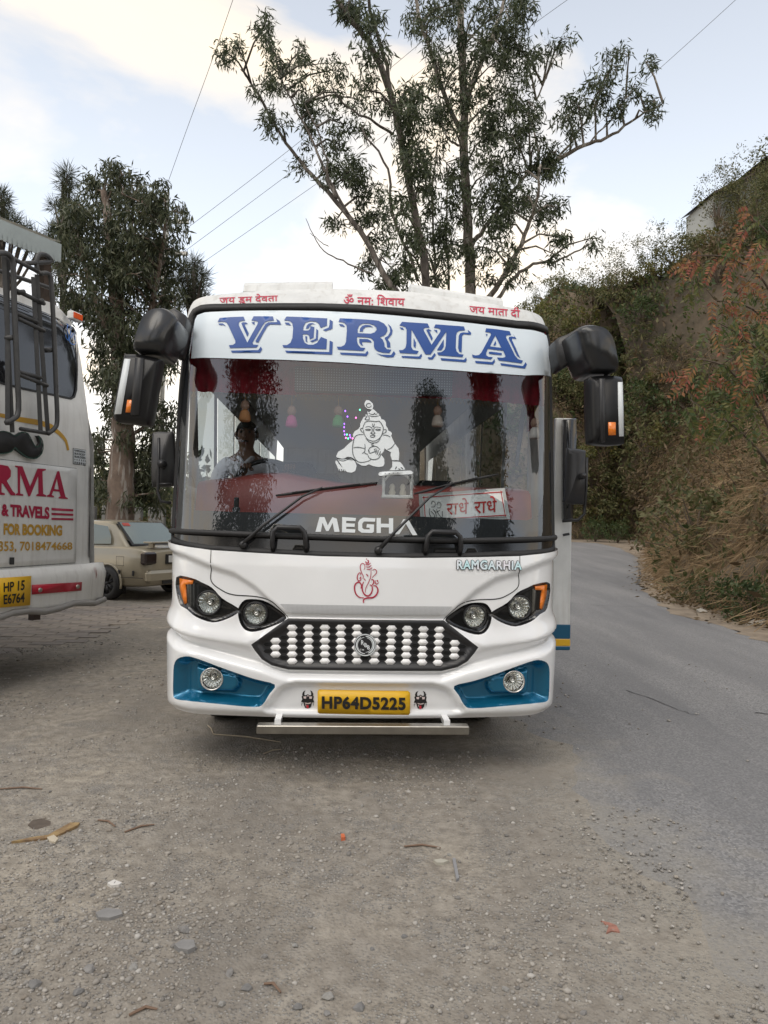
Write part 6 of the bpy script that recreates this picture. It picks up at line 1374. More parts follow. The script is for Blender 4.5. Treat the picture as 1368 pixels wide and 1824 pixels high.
# ---- house on the hilltop, half hidden by trees
hp = at_depth(1372., 350., 46.0); hs0 = empty('hilltop_house', (hp[0], hp[1], hp[2] - 3.5), .1, 'pale house with brown pitched roofs among trees on the hilltop', 'house')
M_HW = mat('cream wall', (.50, .47, .34), .9, var=.2, vscale=1.5); M_HR = mat('brown roof sheet', (.11, .08, .07), .7, var=.3, vscale=3)
MB().box((1.0, 0, 2.2), (5.0, 4, 5.2)).build('wall', M_HW, hs0); MB().add([(x, y, z) for y in (-1.4, 1.9) for x, z in ((-4.7, -4), (-1.5, -4), (-1.5, 4.3), (-4.7, 2.62))], [(0, 1, 2, 3), (7, 6, 5, 4), (0, 3, 7, 4), (1, 5, 6, 2), (3, 2, 6, 7)]).build('wall', mat('grey wall', (.40, .41, .40), .9), hs0)
obj('roof', [(-2.0, -2.6, 4.7), (4.1, -2.6, 4.7), (4.1, 2.6, 4.7), (-2.0, 2.6, 4.7), (-.2, 0, 6.0), (2.4, 0, 6.0), (-2.0, -2.6, 4.55), (4.1, -2.6, 4.55), (4.1, 2.6, 4.55), (-2.0, 2.6, 4.55)], [(0, 1, 5, 4), (2, 3, 4, 5), (1, 2, 5), (3, 0, 4), (0, 6, 7, 1), (1, 7, 8, 2), (9, 8, 7, 6)], M_HR, hs0)
obj('roof', [(-5.0, -1.9, 2.6), (-1.6, -1.9, 4.4), (-1.6, 2.2, 4.4), (-5.0, 2.2, 2.6), (-5.0, -1.9, 2.45), (-1.6, -1.9, 4.25)], [(0, 1, 2, 3), (0, 4, 5, 1)], M_HR, hs0)
for x in (-.4, 1.0, 2.4):
    w_ = MB().box((x, -2.02, 3.6), (.9, .06, 1.1)).build('window', M_TEXW, hs0); MB().box((x, -2.06, 3.6), (.75, .04, .95)).build('pane', mat('dark pane', (.05, .06, .07), .1), w_)
for dx, dy, s_ in ((-4.8, -3.0, .7), (-3.6, -3.4, .8), (-2.6, -3.2, .8), (-1.4, -3.6, .95), (-.4, -3.4, .9), (1.4, -3.7, .95), (3.2, -3.3, 1.1), (4.8, -2.0, 1.3)):
    place_shrub('tree', (hp[0] + dx, hp[1] + dy, hp[2] - 3.3), s_ * 1.35, label='slender tree growing in front of the hilltop house', group='trees before the hilltop house')
# ---- tall trees across the lot, behind the photographer (seen mirrored in the windscreen)
def mirror_dir(px, py):
    q = px2sz([(px, py)]); p = psurf(q[:, 0], q[:, 1])[0]; e = .01
    a = psurf(q[:, 0] + e, q[:, 1])[0] - psurf(q[:, 0] - e, q[:, 1])[0]; b = psurf(q[:, 0], q[:, 1] + e)[0] - psurf(q[:, 0], q[:, 1] - e)[0]; n = np.cross(a, b); n /= np.linalg.norm(n)
    w = lambda v: v[0] * BF.ex + v[1] * BF.ey + np.array([0, 0, v[2]])
    d = ray(float(px), float(py)); d = d / np.linalg.norm(d); n = w(n); r = d - 2 * (d @ n) * n; return BF.o + w(p), r
DARK_L = leaf_mat('dark evergreen leaf', [(.012, .018, .009), (.03, .04, .018), (.045, .055, .028)], .5, .2)  # very dark green leaf colours for the mirrored evergreens
def back_tree(px, py_top, py_mid, dist, halfpx, label, low=0.5):
    p, r = mirror_dir(px, py_mid); h = r[:2] / np.linalg.norm(r[:2]); c = p[:2] + h * dist
    _, r2 = mirror_dir(px, py_top); top = p[2] + dist * r2[2] / np.linalg.norm(r2[:2]); _, ra_ = mirror_dir(px - halfpx, py_mid); _, rb_ = mirror_dir(px + halfpx, py_mid)
    wd = min(2.2, .5 * dist * abs(math.atan2(ra_[0], -ra_[1]) - math.atan2(rb_[0], -rb_[1]))); top = min(top, 30)
    if c[1] > -4: c = c * (4 + abs(c[1])) / 4; c[1] = -5
    root = empty('tall_tree', (c[0], c[1], 0), 0, label, 'tree', None); MB().tube([(0, 0, -.1), (.1, 0, top * .5), (0, 0, top * .95)], [.25, .16, .05], 8).build('trunk', E_BARK2, root, True)
    k = int(90 + top * 12); z = top * (low + (1 - low) * rgH.random(k)); rad = wd * np.sqrt(rgH.random(k)) * np.clip(1.25 - .75 * ((z / top - low) / (1 - low)), .2, 1); a = rgH.random(k) * 6.283
    V, Q = clump_leaves(np.stack([rad * np.cos(a), rad * np.sin(a), z], -1), .55, 110, .20, .055, rgH, .8); big('crown', V, Q, DARK_L, root)['kind'] = 'stuff'
back_tree(445, 560, 760, 15, 46, 'tall dense evergreen mirrored over the driver in the windscreen', .12)
back_tree(765, 690, 780, 17, 42, 'bushy evergreen mirrored beside the crawling child decal', .2)
back_tree(868, 600, 760, 14, 24, 'slender evergreen mirrored at the display end of the windscreen', .25)
#back_tree(960, 740, 840, 16, 26, 'low evergreen mirrored by the road-side windscreen edge', .1)
#back_tree(340, 800, 880, 18, 20, 'short evergreen mirrored by the driver-side windscreen edge', .1)
for i, (x, y, s_) in enumerate([(x_, -10 + .03 * x_ * x_ - 1.2 * (k_ % 2), 1.5 + .3 * ((k_ * 7) % 3) / 2) for k_, x_ in enumerate(np.arange(-14, 13, 2.0))]):  # unseen hedge row added behind the camera to keep low sky light from under the bus
    place_shrub('green', (x, y, 0), s_ * 2.2, name='sky_block_bush', label='tall unseen hedge bush added to block low sky light, mirrored low in the bus paintwork', group='added hedge blocking low sky')
# ================================================================== driver
def skin_mesh(name, verts, edges, radii, m, parent, sub=2, root=0):
    me = bpy.data.meshes.new(name); me.from_pydata([tuple(map(float, v)) for v in verts], edges, []); o = bpy.data.objects.new(name, me); COL.objects.link(o)
    o.modifiers.new('skin', 'SKIN').use_smooth_shade = True; o.modifiers.new('sub', 'SUBSURF').levels = sub; o.modifiers['sub'].render_levels = sub
    for i, r in enumerate(radii):
        sv = me.skin_vertices[0].data[i]; sv.radius = r if isinstance(r, tuple) else (r, r); sv.use_root = i == root
    dg = bpy.context.evaluated_depsgraph_get(); nm = bpy.data.meshes.new_from_object(o.evaluated_get(dg)); bpy.data.objects.remove(o)
    nm.materials.clear(); nm.polygons.foreach_set('use_smooth', [True] * len(nm.polygons)); return link(name, nm, m, parent)
hd = bp(438, 780, 1.5); sh = bp(446, 815, 1.5)
person = empty('person', tuple(BF.o + BF.ex * hd[0] + BF.ey * 1.55 + np.array([0, 0, 1.22])), PSI, 'driver in a white shirt sitting behind the steering wheel', 'person')
hx = 0.0; hz_ = float(hd[2]) - 1.22; M_SKIN = mat('skin', (.20, .105, .065), .5); M_SHIRT = mat('white cotton shirt', (.62, .62, .66), .8, var=.12, vscale=14, bump=.3, bscale=25); M_HAIR = mat('black hair', (.012, .011, .010), .6); M_TROU = mat('dark trousers', (.03, .03, .04), .8)
shz = hz_ - .185
hl = wc - np.array([hd[0], 1.55, 1.22]); hl_l = np.array(sw[3]) - np.array([hd[0], 1.55, 1.22]); hl_r = np.array(sw[9]) - np.array([hd[0], 1.55, 1.22])
V = [(0, .05, 0), (0, .06, .2), (0, .04, shz - .1), (0, .02, shz + .02), (0, 0, hz_ - .1), (0, -.015, hz_ - .04), (0, -.02, hz_ + .03), (0, -.005, hz_ + .09),
     (.13, .03, shz - .03), (.2, .02, shz - .07), (.25, -.02, shz - .30), tuple((np.array((.25, -.02, shz - .30)) + hl_l) / 2 + np.array([.02, 0, -.04])), tuple(hl_l + np.array([.0, .05, -.01])),
     (-.13, .03, shz - .03), (-.2, .02, shz - .07), (-.25, -.02, shz - .30), tuple((np.array((-.25, -.02, shz - .30)) + hl_r) / 2 + np.array([-.02, 0, -.04])), tuple(hl_r + np.array([0, .05, -.01])),
     (.1, -.05, -.02), (.13, -.42, .0), (.13, -.5, -.32), (-.1, -.05, -.02), (-.13, -.42, .0), (-.13, -.5, -.32)]
Ed = [(0, 1), (1, 2), (2, 3), (3, 4), (4, 5), (5, 6), (6, 7), (3, 8), (8, 9), (9, 10), (10, 11), (11, 12), (3, 13), (13, 14), (14, 15), (15, 16), (16, 17), (0, 18), (18, 19), (19, 20), (0, 21), (21, 22), (22, 23)]
Rd = [(.13, .11), (.135, .11), (.14, .11), (.09, .08), .05, (.068, .075), (.082, .095), (.066, .08), .07, .062, .045, .036, .026, .07, .062, .045, .036, .026, .085, .07, .05, .085, .07, .05]
skin_mesh('body', V, Ed, Rd, M_SKIN, person)
sI = [0, 1, 2, 3, 8, 9, 10, 11, 13, 14, 15, 16]; mp_ = {k: i for i, k in enumerate(sI)}
skin_mesh('shirt', [V[i] for i in sI], [(mp_[a], mp_[b]) for a, b in Ed if a in mp_ and b in mp_], [tuple(np.array(Rd[i] if isinstance(Rd[i], tuple) else (Rd[i],) * 2) * 1.16 + .004) for i in sI], M_SHIRT, person)
tI = [0, 18, 19, 20, 21, 22, 23]; mp_ = {k: i for i, k in enumerate(tI)}
skin_mesh('trousers', [V[i] for i in tI], [(mp_[a], mp_[b]) for a, b in Ed if a in mp_ and b in mp_], [tuple(np.array(Rd[i] if isinstance(Rd[i], tuple) else (Rd[i],) * 2) * 1.15 + .006) for i in tI], M_TROU, person)
hv_ = []; hf_ = []
for i in range(9):
    th = math.pi * .62 * i / 8
    for j in range(16):
        ph = 2 * math.pi * j / 16; front = math.sin(ph) < -.2
        t2 = th * (.62 if front else 1.0); hv_.append((.088 * math.sin(t2) * math.cos(ph), .0 + .104 * math.sin(t2) * math.sin(ph), hz_ + .035 + .112 * math.cos(t2)))
for i in range(8):
    for j in range(16): hf_.append((i * 16 + j, (i + 1) * 16 + j, (i + 1) * 16 + (j + 1) % 16, i * 16 + (j + 1) % 16))
obj('hair', hv_, hf_, M_HAIR, person, True)
fy = -.112
obj('nose', [(-.012, fy + .006, hz_ + .0), (.012, fy + .006, hz_ + .0), (0, fy - .010, hz_ + .005), (0, fy + .004, hz_ + .045), (0, fy + .01, hz_ - .008)], [(0, 2, 3), (2, 1, 3), (0, 4, 2), (4, 1, 2)], M_SKIN, person, True)
for sx in (-1, 1):
    MB().lathe([(.001, -.002), (.009, -.001), (.011, .004)], (sx * .032, fy + .020, hz_ + .042), 'y', 10).build('eye', mat('dark eye', (.02, .015, .012), .2), person, True)
    MB().tube([(sx * .012, fy + .008, hz_ + .06), (sx * .034, fy + .006, hz_ + .068), (sx * .055, fy + .022, hz_ + .06)], .005, 5).build('eyebrow', M_HAIR, person)
    MB().lathe([(.001, -.01), (.022, -.006), (.024, .006)], (sx * .085, .0, hz_ + .03), 'x', 10).build('ear', M_SKIN, person, True)
    hh_ = hl_l if sx > 0 else hl_r
    for k in range(4):
        b0 = hh_ + np.array([(k - 1.5) * .02, .03, .0]); fl_ = .02 + .004 * (1.5 - abs(k - 1.4))
        MB().tube([b0, b0 + np.array([0, -.035, .022]), b0 + np.array([0, -.055, .0]), b0 + np.array([0, -.045, -fl_])], [.0095, .009, .0085, .007], 6).build('finger', M_SKIN, person, True)
    b0 = hh_ + np.array([-sx * .035, .04, -.005]); MB().tube([b0, b0 + np.array([-sx * .012, -.03, -.012]), b0 + np.array([-sx * .004, -.05, -.018])], [.011, .010, .008], 6).build('thumb', M_SKIN, person, True)
MB().tube([(-.026, fy + .012, hz_ - .032), (0, fy + .002, hz_ - .03), (.026, fy + .012, hz_ - .032)], .006, 6).build('moustache', M_HAIR, person)
MB().tube([(-.022, fy + .014, hz_ - .046), (0, fy + .006, hz_ - .048), (.022, fy + .014, hz_ - .046)], .005, 6).build('mouth', mat('lips', (.25, .09, .07), .5), person)
MB().tube([(.09, .03, shz + .035), (.05, -.06, shz + .03), (.0, -.115, shz - .03)], .016, 6).tube([(-.09, .03, shz + .035), (-.05, -.06, shz + .03), (-.0, -.115, shz - .03)], .016, 6).build('collar', M_SHIRT, person, True)

# ================================================================== things inside the bus
def bworld(p): return tuple(BF.o + BF.ex * p[0] + BF.ey * p[1] + np.array([0, 0, p[2]]))
doll_cols = [('orange', (.55, .25, .10)), ('pink', (.7, .12, .35)), ('green', (.08, .45, .15)), ('cream', (.6, .5, .42)), ('white', (.7, .65, .62))]
for (px, py), (cn, cc), where in zip(((437, 706), (520, 716), (603, 716), (780, 716), (953, 738)), doll_cols, ('above the driver', 'beside the driver', 'near the fairy lights', 'right of the crawling child', 'near the red side curtain')):
    p = bp(px, py, .56); dl = empty('hanging_doll', bworld(p), PSI, '%s little doll hanging from the valance %s' % (cn, where), 'ornament', 'dolls hanging from the valance')
    MB().lathe([(.001, -.02), (.022, -.035), (.03, -.06), (.022, -.085), (.001, -.09)], (0, 0, 0), 'z', 14).build('head', mat('doll face', (.42, .26, .19), .7), dl, True)
    MB().lathe([(.012, -.085), (.028, -.10), (.036, -.13), (.04, -.155), (.03, -.165), (.001, -.165)], (0, 0, 0), 'z', 14).build('skirt', mat('doll cloth ' + cn, cc, .8), dl, True)
    MB().tube([(0, 0, .06), (0, 0, -.02)], .0025, 5).build('string', mat('gold thread', (.5, .3, .09), .4), dl)
p = bp(707, 888, .21); shr = empty('dashboard_shrine', bworld(p), PSI, 'small silver arched shrine standing on the dashboard', 'shrine'); M_SIL = mat('silver filigree', (.75, .74, .70), .4, metal=.3, bump=.6, bscale=160)
MB().box((0, 0, .01), (.19, .1, .02), bev=.004).build('base', M_SIL, shr); MB().box((0, .045, .09), (.17, .01, .15)).build('back', mat('shrine dark', (.02, .02, .02), .6), shr)
for sx in (-1, 1): MB().lathe([(.010, .02), (.008, .05), (.011, .08), (.007, .13), (.012, .145)], (sx * .085, -.035, 0), 'z', 10).build('column', M_SIL, shr, True)
MB().tube([(-.08, -.035, .105), (-.055, -.035, .135), (0, -.035, .15), (.055, -.035, .135), (.08, -.035, .105)], .007, 6).tube([(-.095, -.035, .155), (.095, -.035, .155)], .009, 6).build('arch', M_SIL, shr, True)
MB().lathe([(.06, .155), (.05, .175), (.02, .19), (.004, .21)], (0, 0, 0), 'z', 16).build('dome', M_SIL, shr, True)
for x in (-.03, .035): MB().lathe([(.016, .02), (.022, .035), (.014, .055), (.018, .07), (.012, .085), (.001, .092)], (x, 0, 0), 'z', 12).build('idol', mat('idol cream', (.5, .45, .35), .6), shr, True)
# prayer board
q0 = [bp(*c, .17) for c in ((752, 884), (894, 874), (902, 920), (755, 928))]; cb = np.mean(q0, 0); bd = empty('prayer_board', bworld(cb), PSI, 'white framed board with red Hindi prayer words on the dashboard', 'sign')
def bq(u, w, off=0.0):
    a = q0[0] * (1 - u) * (1 - w) + q0[1] * u * (1 - w) + q0[2] * u * w + q0[3] * (1 - u) * w - cb; return np.array([a[0], a[1] - off, a[2]])
def bpoly(name, uv, m, off, par): return obj(name, [bq(u, w, off) for u, w in uv], [tuple(range(len(uv)))], m, par)
MB().add([bq(u, w, o_) for o_ in (0.004, -.02) for u, w in ((-.04, -.10), (1.04, -.10), (1.04, 1.1), (-.04, 1.1))], [(0, 3, 2, 1), (4, 5, 6, 7), (0, 1, 5, 4), (1, 2, 6, 5), (2, 3, 7, 6), (3, 0, 4, 7)]).build('frame', mat('clear acrylic rim', (.55, .57, .56), .2), bd)
fc = bpoly('face', [(0, 0), (1, 0), (1, 1), (0, 1)], mat('board white', (.85, .85, .83), .5), .008, bd)
M_BR = mat('board red', (.5, .03, .03), .5)
for uv in ([(0.0, .03), (1, .03), (1, .07), (0, .07)], [(0, .93), (1, .93), (1, .97), (0, .97)], [(.012, 0), (.022, 0), (.022, 1), (.012, 1)], [(.978, 0), (.988, 0), (.988, 1), (.978, 1)]): bpoly('border_line', uv, M_BR, .010, fc)
for ua, ub in ((.28, .55), (.62, .90)):
    P, Fc = text_quad('राधे', [(ua + .02, .18), (ub + .02, .18), (ub - .01, .82), (ua - .01, .82)], .008, 1.06); obj('board_lettering', [bq(u, w, .011) for u, w in P], Fc, M_BR, fc)
ls = MB()
for pts in ([(.10, .35), (.12, .22), (.15, .3), (.14, .45), (.10, .45)], [(.17, .4), (.19, .28), (.22, .34), (.21, .5), (.17, .5)], [(.08, .5), (.07, .7), (.10, .9), (.15, .86), (.14, .6)], [(.16, .55), (.18, .75), (.22, .9), (.23, .65)], [(.12, .55), (.15, .68), (.2, .6)], [(.09, .62), (.13, .78), (.12, .9)]):
    ls.tube([bq(u, w, .011) for u, w in crom(pts, 3)], .0016, 4)
ls.build('couple_drawing', M_INK, fc)
# fairy lights
M_FL = {}
for nm, c in (('violet', (.35, .1, 1)), ('pink', (1, .15, .5)), ('green', (.1, 1, .4))):
    m = bpy.data.materials.new('fairy light ' + nm); m.use_nodes = True; b = m.node_tree.nodes['Principled BSDF']; b.inputs['Emission Color'].default_value = (*c, 1); b.inputs['Emission Strength'].default_value = 3; b.inputs['Base Color'].default_value = (*c, 1); M_FL[nm] = m
fpts = [(615, 732), (613, 755), (613, 761), (613, 768), (614, 774), (618, 774), (623, 775), (616, 780), (620, 781), (624, 779), (628, 781), (632, 780), (619, 742), (634, 744), (641, 730), (650, 782), (655, 784)]
fl0 = empty('fairy_lights', bworld(bp(618, 742, .6)), PSI, 'string of tiny violet and pink fairy lights behind the crawling child decal', 'lights'); ob = bp(618, 742, .6)
MB().tube([bp(x, y, .6) - ob for x, y in fpts], .0012, 4, False).build('wire', M_DARK, fl0)
for i, (x, y) in enumerate(fpts): MB().lathe([(.001, -.006), (.0045, -.003), (.0045, .003), (.001, .006)], bp(x, y, .595) - ob, 'z', 6).build('bulb', M_FL[('violet', 'pink', 'green')[i % 3 if i > 4 else 0]], fl0, True)
# shirt-pocket clip of the dashboard: a black phone holder
ph = empty('phone_holder', bworld(bp(421, 905, .22)), PSI, 'small black clip standing on the maroon dashboard before the driver', 'holder')
MB().box((0, 0, .03), (.03, .02, .07), bev=.006).build('clip', M_SATIN, ph); MB().box((0, 0, -.01), (.045, .03, .03), bev=.006).build('foot', M_SATIN, ph)

# ================================================================== power lines
M_WIRE = mat('power cable', (.10, .10, .11), .6)
def cable(pts, label, r=.0065):
    P = np.array([at_depth(float(x), float(y), d) for x, y, d in pts]); o = P[0]; P = np.array(crom(P, 8)); c = MB().tube(P - o, r, 5).build('power_cable', M_WIRE); c.location = tuple(o); tag(c, label, 'cable', 'power cables')
cable([(285, 443, 22), (505, 275, 21), (745, 80, 20), (900, -60, 19)], 'thin power cable crossing the sky, uppermost of three beside the drooping eucalyptus')
cable([(285, 480, 22), (525, 302, 21), (656, 200, 20.5), (960, -40, 19)], 'thin power cable crossing the sky, middle one of three by the drooping eucalyptus')
cable([(285, 520, 22), (560, 330, 21), (760, 185, 20.5), (945, 47, 20), (1050, -28, 19)], 'thin power cable crossing the sky, lowest of three by the drooping eucalyptus')
cable([(940, 330, 21), (1155, 140, 20), (1310, 0, 19), (1400, -85, 18)], 'thin power cable rising past the right-hand bough of the pale eucalyptus')
cable([(285, 365, 22), (330, 238, 20), (375, 115, 18), (425, -30, 16)], 'lone steep power cable above the drooping eucalyptus crown')
up_ = at_depth(282., 900., 22.); pole = empty('utility_pole', (up_[0], 22, float(gz(up_[0], 22))), 0, 'steel utility pole behind the drooping eucalyptus carrying the cables', 'pole'); hp_ = float(at_depth(285., 360., 22.)[2]) - float(gz(0, 22))
MB().tube([(0, 0, -.2), (0, 0, hp_ + .3)], [.11, .08], 10).build('shaft', M_STEEL, pole); MB().box((0, 0, hp_ - .6), (1.4, .1, .1)).build('cross_arm', M_STEEL, pole); MB().box((0, 0, hp_ - 1.6), (1.4, .1, .1)).build('cross_arm', M_STEEL, pole)

# ================================================================== loose stones, leaves and litter on the lot
rgS = np.random.default_rng(31)
def rock_mesh(seed):
    r = np.random.default_rng(seed); t = (1 + 5 ** .5) / 2
    V = norm(np.array([(-1, t, 0), (1, t, 0), (-1, -t, 0), (1, -t, 0), (0, -1, t), (0, 1, t), (0, -1, -t), (0, 1, -t), (t, 0, -1), (t, 0, 1), (-t, 0, -1), (-t, 0, 1)], float)) * (.7 + .5 * r.random((12, 1)))
    Fq = np.array([(0, 11, 5), (0, 5, 1), (0, 1, 7), (0, 7, 10), (0, 10, 11), (1, 5, 9), (5, 11, 4), (11, 10, 2), (10, 7, 6), (7, 1, 8), (3, 9, 4), (3, 4, 2), (3, 2, 6), (3, 6, 8), (3, 8, 9), (4, 9, 5), (2, 4, 11), (6, 2, 10), (8, 6, 7), (9, 8, 1)])
    return V * np.array([1, .8, .55]), Fq
rocks = [rock_mesh(k) for k in range(6)]
G_ST = leaf_mat('grey pebble', [(.17, .16, .15), (.26, .245, .225), (.32, .30, .275), (.24, .21, .175), (.36, .33, .29), (.44, .42, .39)], .85, 0.0)
n = 22000
d_ = 1.75 + 7.0 * rgS.random(n * 2) ** 1.7; az = rgS.uniform(-.62, .50, n * 2); x = d_ * np.tan(az); y = d_
pm = np.sin(2.3 * x + 1.7 * np.sin(1.9 * y)) * np.cos(2.9 * y + 1.3 * np.sin(2.2 * x)) + .5 * np.sin(5.1 * x - 3 * y)
keep = rgS.random(n * 2) < np.clip(.32 + .5 * pm, .06, 1) * np.clip((1.55 - x + .3 * rgS.normal(size=n * 2)) / .8, .03, 1); keep &= ~((np.abs(x + .1) < 1.1) & (y > 4.6)); x, y = x[keep][:n], y[keep][:n]
d2 = 1.65 + 1.6 * rgS.random(9000); a2 = rgS.uniform(-.60, .42, 9000); x2 = d2 * np.tan(a2); pm2 = np.sin(2.3 * x2 + 1.7 * np.sin(1.9 * d2)) + .6 * np.sin(4.1 * x2 - 3 * d2) - .7 * x2; k2 = rgS.random(9000) < np.clip(.25 + .5 * pm2, .05, 1)
x = np.concatenate([x, x2[k2]]); y = np.concatenate([y, d2[k2]]); n = len(x)
sz = .0045 + .008 * rgS.random(n) ** 2.2 + np.where(rgS.random(n) < .06, .011 * rgS.random(n), 0); sz *= np.clip(.52 + .12 * y, .6, 1.3)
VV = []; FF = []; k0 = 0
for rk in range(6):
    idx = np.where(np.arange(n) % 6 == rk)[0]; v0, f0 = rocks[rk]; a = rgS.random(len(idx)) * 6.283; ca_, sa_ = np.cos(a)[:, None], np.sin(a)[:, None]
    s3 = sz[idx][:, None]; vx = (v0[None, :, 0] * ca_ - v0[None, :, 1] * sa_) * s3 + x[idx][:, None]; vy = (v0[None, :, 0] * sa_ + v0[None, :, 1] * ca_) * s3 + y[idx][:, None]
    vz = v0[None, :, 2] * s3 + (gzz(x[idx], y[idx]) + .18 * sz[idx])[:, None] + np.where(x[idx] > 1.0, .006, 0)[:, None]
    VV.append(np.stack([vx, vy, vz], -1).reshape(-1, 3)); FF.append((f0[None] + 12 * np.arange(len(idx))[:, None, None] + k0).reshape(-1, 3)); k0 += 12 * len(idx)
tag(big('pebbles', np.concatenate(VV), np.concatenate(FF), G_ST), 'grey pebbles and grit strewn over the dusty lot', 'gravel', kind='stuff')
def drop(px, py): g = on_ground(np.array([float(px)]), np.array([float(py)]))[0]; return np.array([g[0], g[1], float(gzz(g[0], g[1]))])
# larger stones one can pick out
stone_spots = [(204, 1577, .035), (165, 1595, .025), (800, 1520, .028), (780, 1535, .024), (690, 1558, .018), (675, 1590, .02), (410, 1730, .04), (440, 1755, .045), (395, 1785, .035), (160, 1730, .05), (140, 1770, .04), (238, 1725, .04), (330, 1660, .05), (640, 1790, .045), (585, 1772, .05), (582, 1800, .03), (663, 1680, .022), (980, 1700, .022), (1105, 1778, .03), (60, 1760, .05), (30, 1700, .04), (345, 1690, .03), (530, 1790, .035), (525, 1678, .03), (470, 1700, .03), (720, 1660, .03), (900, 1760, .03), (1040, 1805, .03), (100, 1640, .028), (250, 1610, .025), (700, 1475, .02), (560, 1430, .02), (870, 1595, .022), (460, 1560, .02)]
for i, (px, py, s) in enumerate(stone_spots):
    v0, f0 = rocks[i % 6]; g = drop(px, py); s *= .48
    o = obj('stone', v0 * s, f0, mat('stone grey %d' % (i % 3), [(.27, .26, .25), (.22, .215, .21), (.34, .33, .31)][i % 3], .9, var=.3, vscale=30)); o.location = tuple(g + np.array([0, 0, s * .2])); o.rotation_euler = (0, 0, i * 1.3)
    tag(o, 'egg-sized grey stone lying on the dusty lot' if s > .0175 else 'small grey stone lying on the dusty lot', 'stone', 'larger stones on the lot' if s > .0175 else 'small stones on the lot')
def flat_piece(name, label, cat, px, py, outline, m, h=.006, curl=.0):
    g = drop(px, py); P = np.array([(drop(a, b) - g)[:2] for a, b in outline]); n = len(P); c = P.mean(0)
    v = [(p[0], p[1], h + curl * (np.hypot(*(p - c)) * 6) * (.5 + .5 * math.sin(3 * i))) for i, p in enumerate(P)] + [(p[0], p[1], -.002) for p in P]
    f = [tuple(range(n))[::1], tuple(range(2 * n - 1, n - 1, -1))] + [(i, n + i, n + (i + 1) % n, (i + 1) % n) for i in range(n)]
    o = obj(name, v, f, m); o.location = tuple(g); return tag(o, label, cat)
M_HUSK = mat('dry husk', (.36, .25, .11), .7, col2=(.18, .11, .06), vscale=20)
flat_piece('dry_husk', 'long tan dry husk lying across a dark stain on the lot', 'leaf', 80, 1500, [(20, 1506), (60, 1497), (85, 1493), (125, 1472), (142, 1471), (138, 1477), (95, 1497), (60, 1503)], M_HUSK, .006, .008)
flat_piece('dry_husk', 'pale split husk end beside the long tan husk', 'leaf', 92, 1500, [(82, 1496), (95, 1493), (104, 1500), (98, 1507), (88, 1504)], mat('pale husk', (.5, .44, .34), .7), .008, .01)
flat_piece('paper_scrap', 'torn white paper scrap lying flat on the dusty lot', 'litter', 204, 1577, [(191, 1578), (203, 1572), (217, 1577), (212, 1581), (198, 1582)], mat('white paper', (.62, .60, .57), .8), .01, .02)
flat_piece('cloth_rag', 'faded orange-red rag trodden into dust near the road edge', 'litter', 1088, 1652, [(1070, 1642), (1085, 1645), (1098, 1650), (1104, 1662), (1090, 1660), (1080, 1664), (1084, 1652)], mat('orange rag', (.40, .19, .14), .85, var=.4, vscale=40), .004, .006)
flat_piece('orange_wrapper', 'tiny orange wrapper lying among the pebbles', 'litter', 611, 1492, [(607, 1489), (613, 1489), (615, 1495), (608, 1496)], mat('orange plastic', (.6, .16, .07), .5), .015)
flat_piece('leaf_blade', 'slim grey dry leaf standing out beside two small stones', 'leaf', 814, 1550, [(806, 1530), (811, 1529), (818, 1565), (813, 1567)], mat('grey dry leaf', (.26, .26, .27), .7), .012)
flat_piece('leaf_blade', 'curved pale dry leaf lying beside the slim grey leaf', 'leaf', 785, 1534, [(772, 1532), (785, 1530), (800, 1533), (790, 1537), (778, 1537)], mat('pale leaf', (.42, .40, .34), .7), .012)
flat_piece('flat_stone', 'flat slab-like grey stone half buried in the lot', 'stone', 195, 1632, [(170, 1632), (190, 1624), (215, 1627), (218, 1635), (195, 1642), (175, 1641)], mat('slab grey', (.26, .255, .25), .9, var=.2, vscale=20), .012)
flat_piece('flat_stone', 'larger flat grey stone half buried among pebbles', 'stone', 330, 1690, [(310, 1690), (325, 1681), (345, 1682), (348, 1694), (335, 1700), (318, 1697)], mat('slab grey', (.26, .255, .25), .9), .015)
flat_piece('dark_stain', 'damp dark brown stain on the lot beside the tan husk', 'stain', 70, 1470, [(50, 1470), (58, 1462), (75, 1459), (90, 1464), (90, 1472), (75, 1480), (58, 1478)], mat('damp earth', (.12, .095, .075), .8, var=.3, vscale=30), .003)
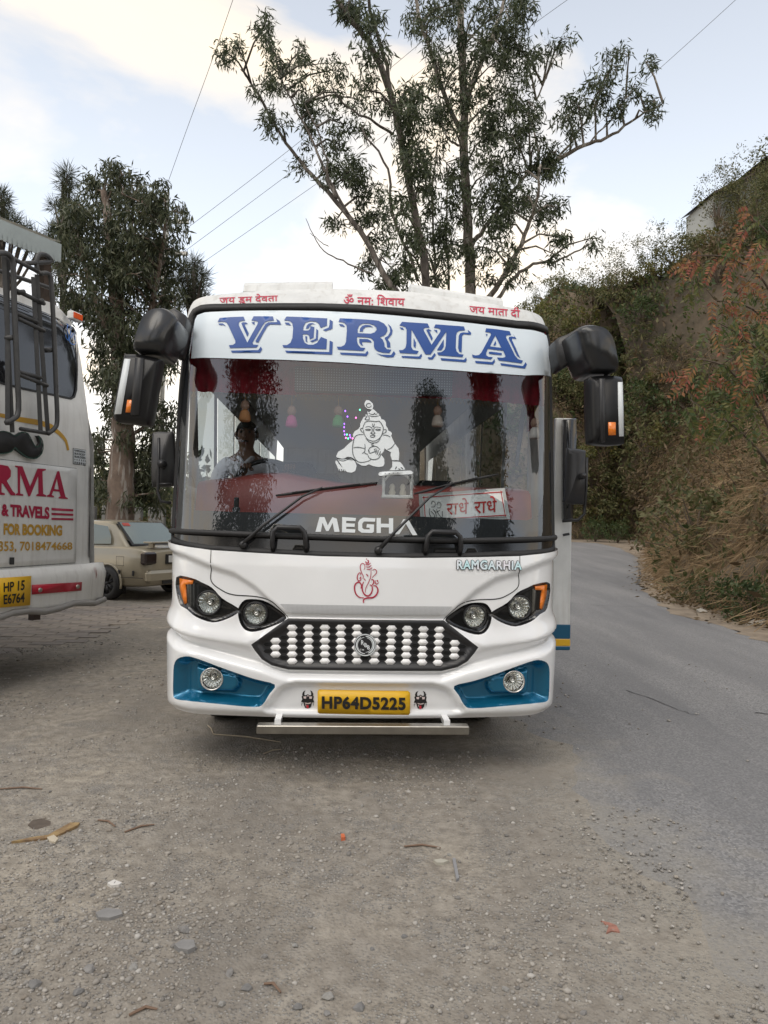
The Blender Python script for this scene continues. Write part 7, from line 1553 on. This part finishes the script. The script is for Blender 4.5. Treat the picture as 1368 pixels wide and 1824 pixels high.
for i, (a, b, c_) in enumerate((((175, 1465), (205, 1476), 0), ((222, 1486), (275, 1472), 0), ((0, 1406), (75, 1408), 0), ((370, 1298), (380, 1312), 1), ((380, 1312), (500, 1325), 1), ((470, 1345), (500, 1338), 1), ((720, 1508), (785, 1508), 0), ((230, 1812), (280, 1800), 0), ((470, 1750), (500, 1766), 0))):
    g = drop(*a); e = drop(*b) - g; m_ = e / 2 + np.array([0, .02, .008])
    o = MB().tube([(0, 0, .006), tuple(m_), (e[0], e[1], e[2] + .006)], [.004, .005, .003], 5).build('twig', mat('twig brown', (.20, .13, .09), .8) if not c_ else mat('pale stalk', (.45, .38, .28), .8)); o.location = tuple(g)
    tag(o, 'thin brown twig lying on the dusty lot' if not c_ else 'pale dry stalk lying in the shade before the bus', 'twig', 'twigs on the lot' if not c_ else 'stalks under the bus')
# rubbish and fallen leaves along the shoulder
n = 900; t_ = rgS.random(n); ia = (rgS.random(n) * (len(he_) - 4)).astype(int); A = he_[ia] * (1 - t_[:, None]) + he_[ia + 1] * t_[:, None]; A = A + rgS.normal(0, .28, A.shape) - np.array([.25, .1])
V, Q = leafquads(np.stack([A[:, 0], A[:, 1], gz(A[:, 0], A[:, 1]) + .05], -1), norm(np.stack([rgS.normal(size=n), rgS.normal(size=n), .15 * rgS.normal(size=n)], -1)), .06 + .08 * rgS.random(n), .035, rgS)
tag(big('leaf_litter', V, Q, H_B), 'dry fallen leaves along the dirt shoulder', 'leaf litter', kind='stuff')
for i, (px, py, s) in enumerate(((1163, 1035, .12), (1162, 1045, .10), (1198, 1050, .2), (1250, 1092, .12), (1305, 1085, .12), (1345, 1115, .14), (1363, 1112, .12), (1163, 961, .35))):
    g = on_ground(np.array([float(px)]), np.array([float(py)]))[0]; v0, f0 = rocks[i % 6]
    o = obj('stone', v0 * s, f0, mat('shoulder stone', (.42, .39, .34), .9, var=.25, vscale=8)); o.location = (g[0], g[1], g[2] + s * .25); tag(o, 'pale stone lying on the dirt shoulder under the bank', 'stone', 'stones on the shoulder')
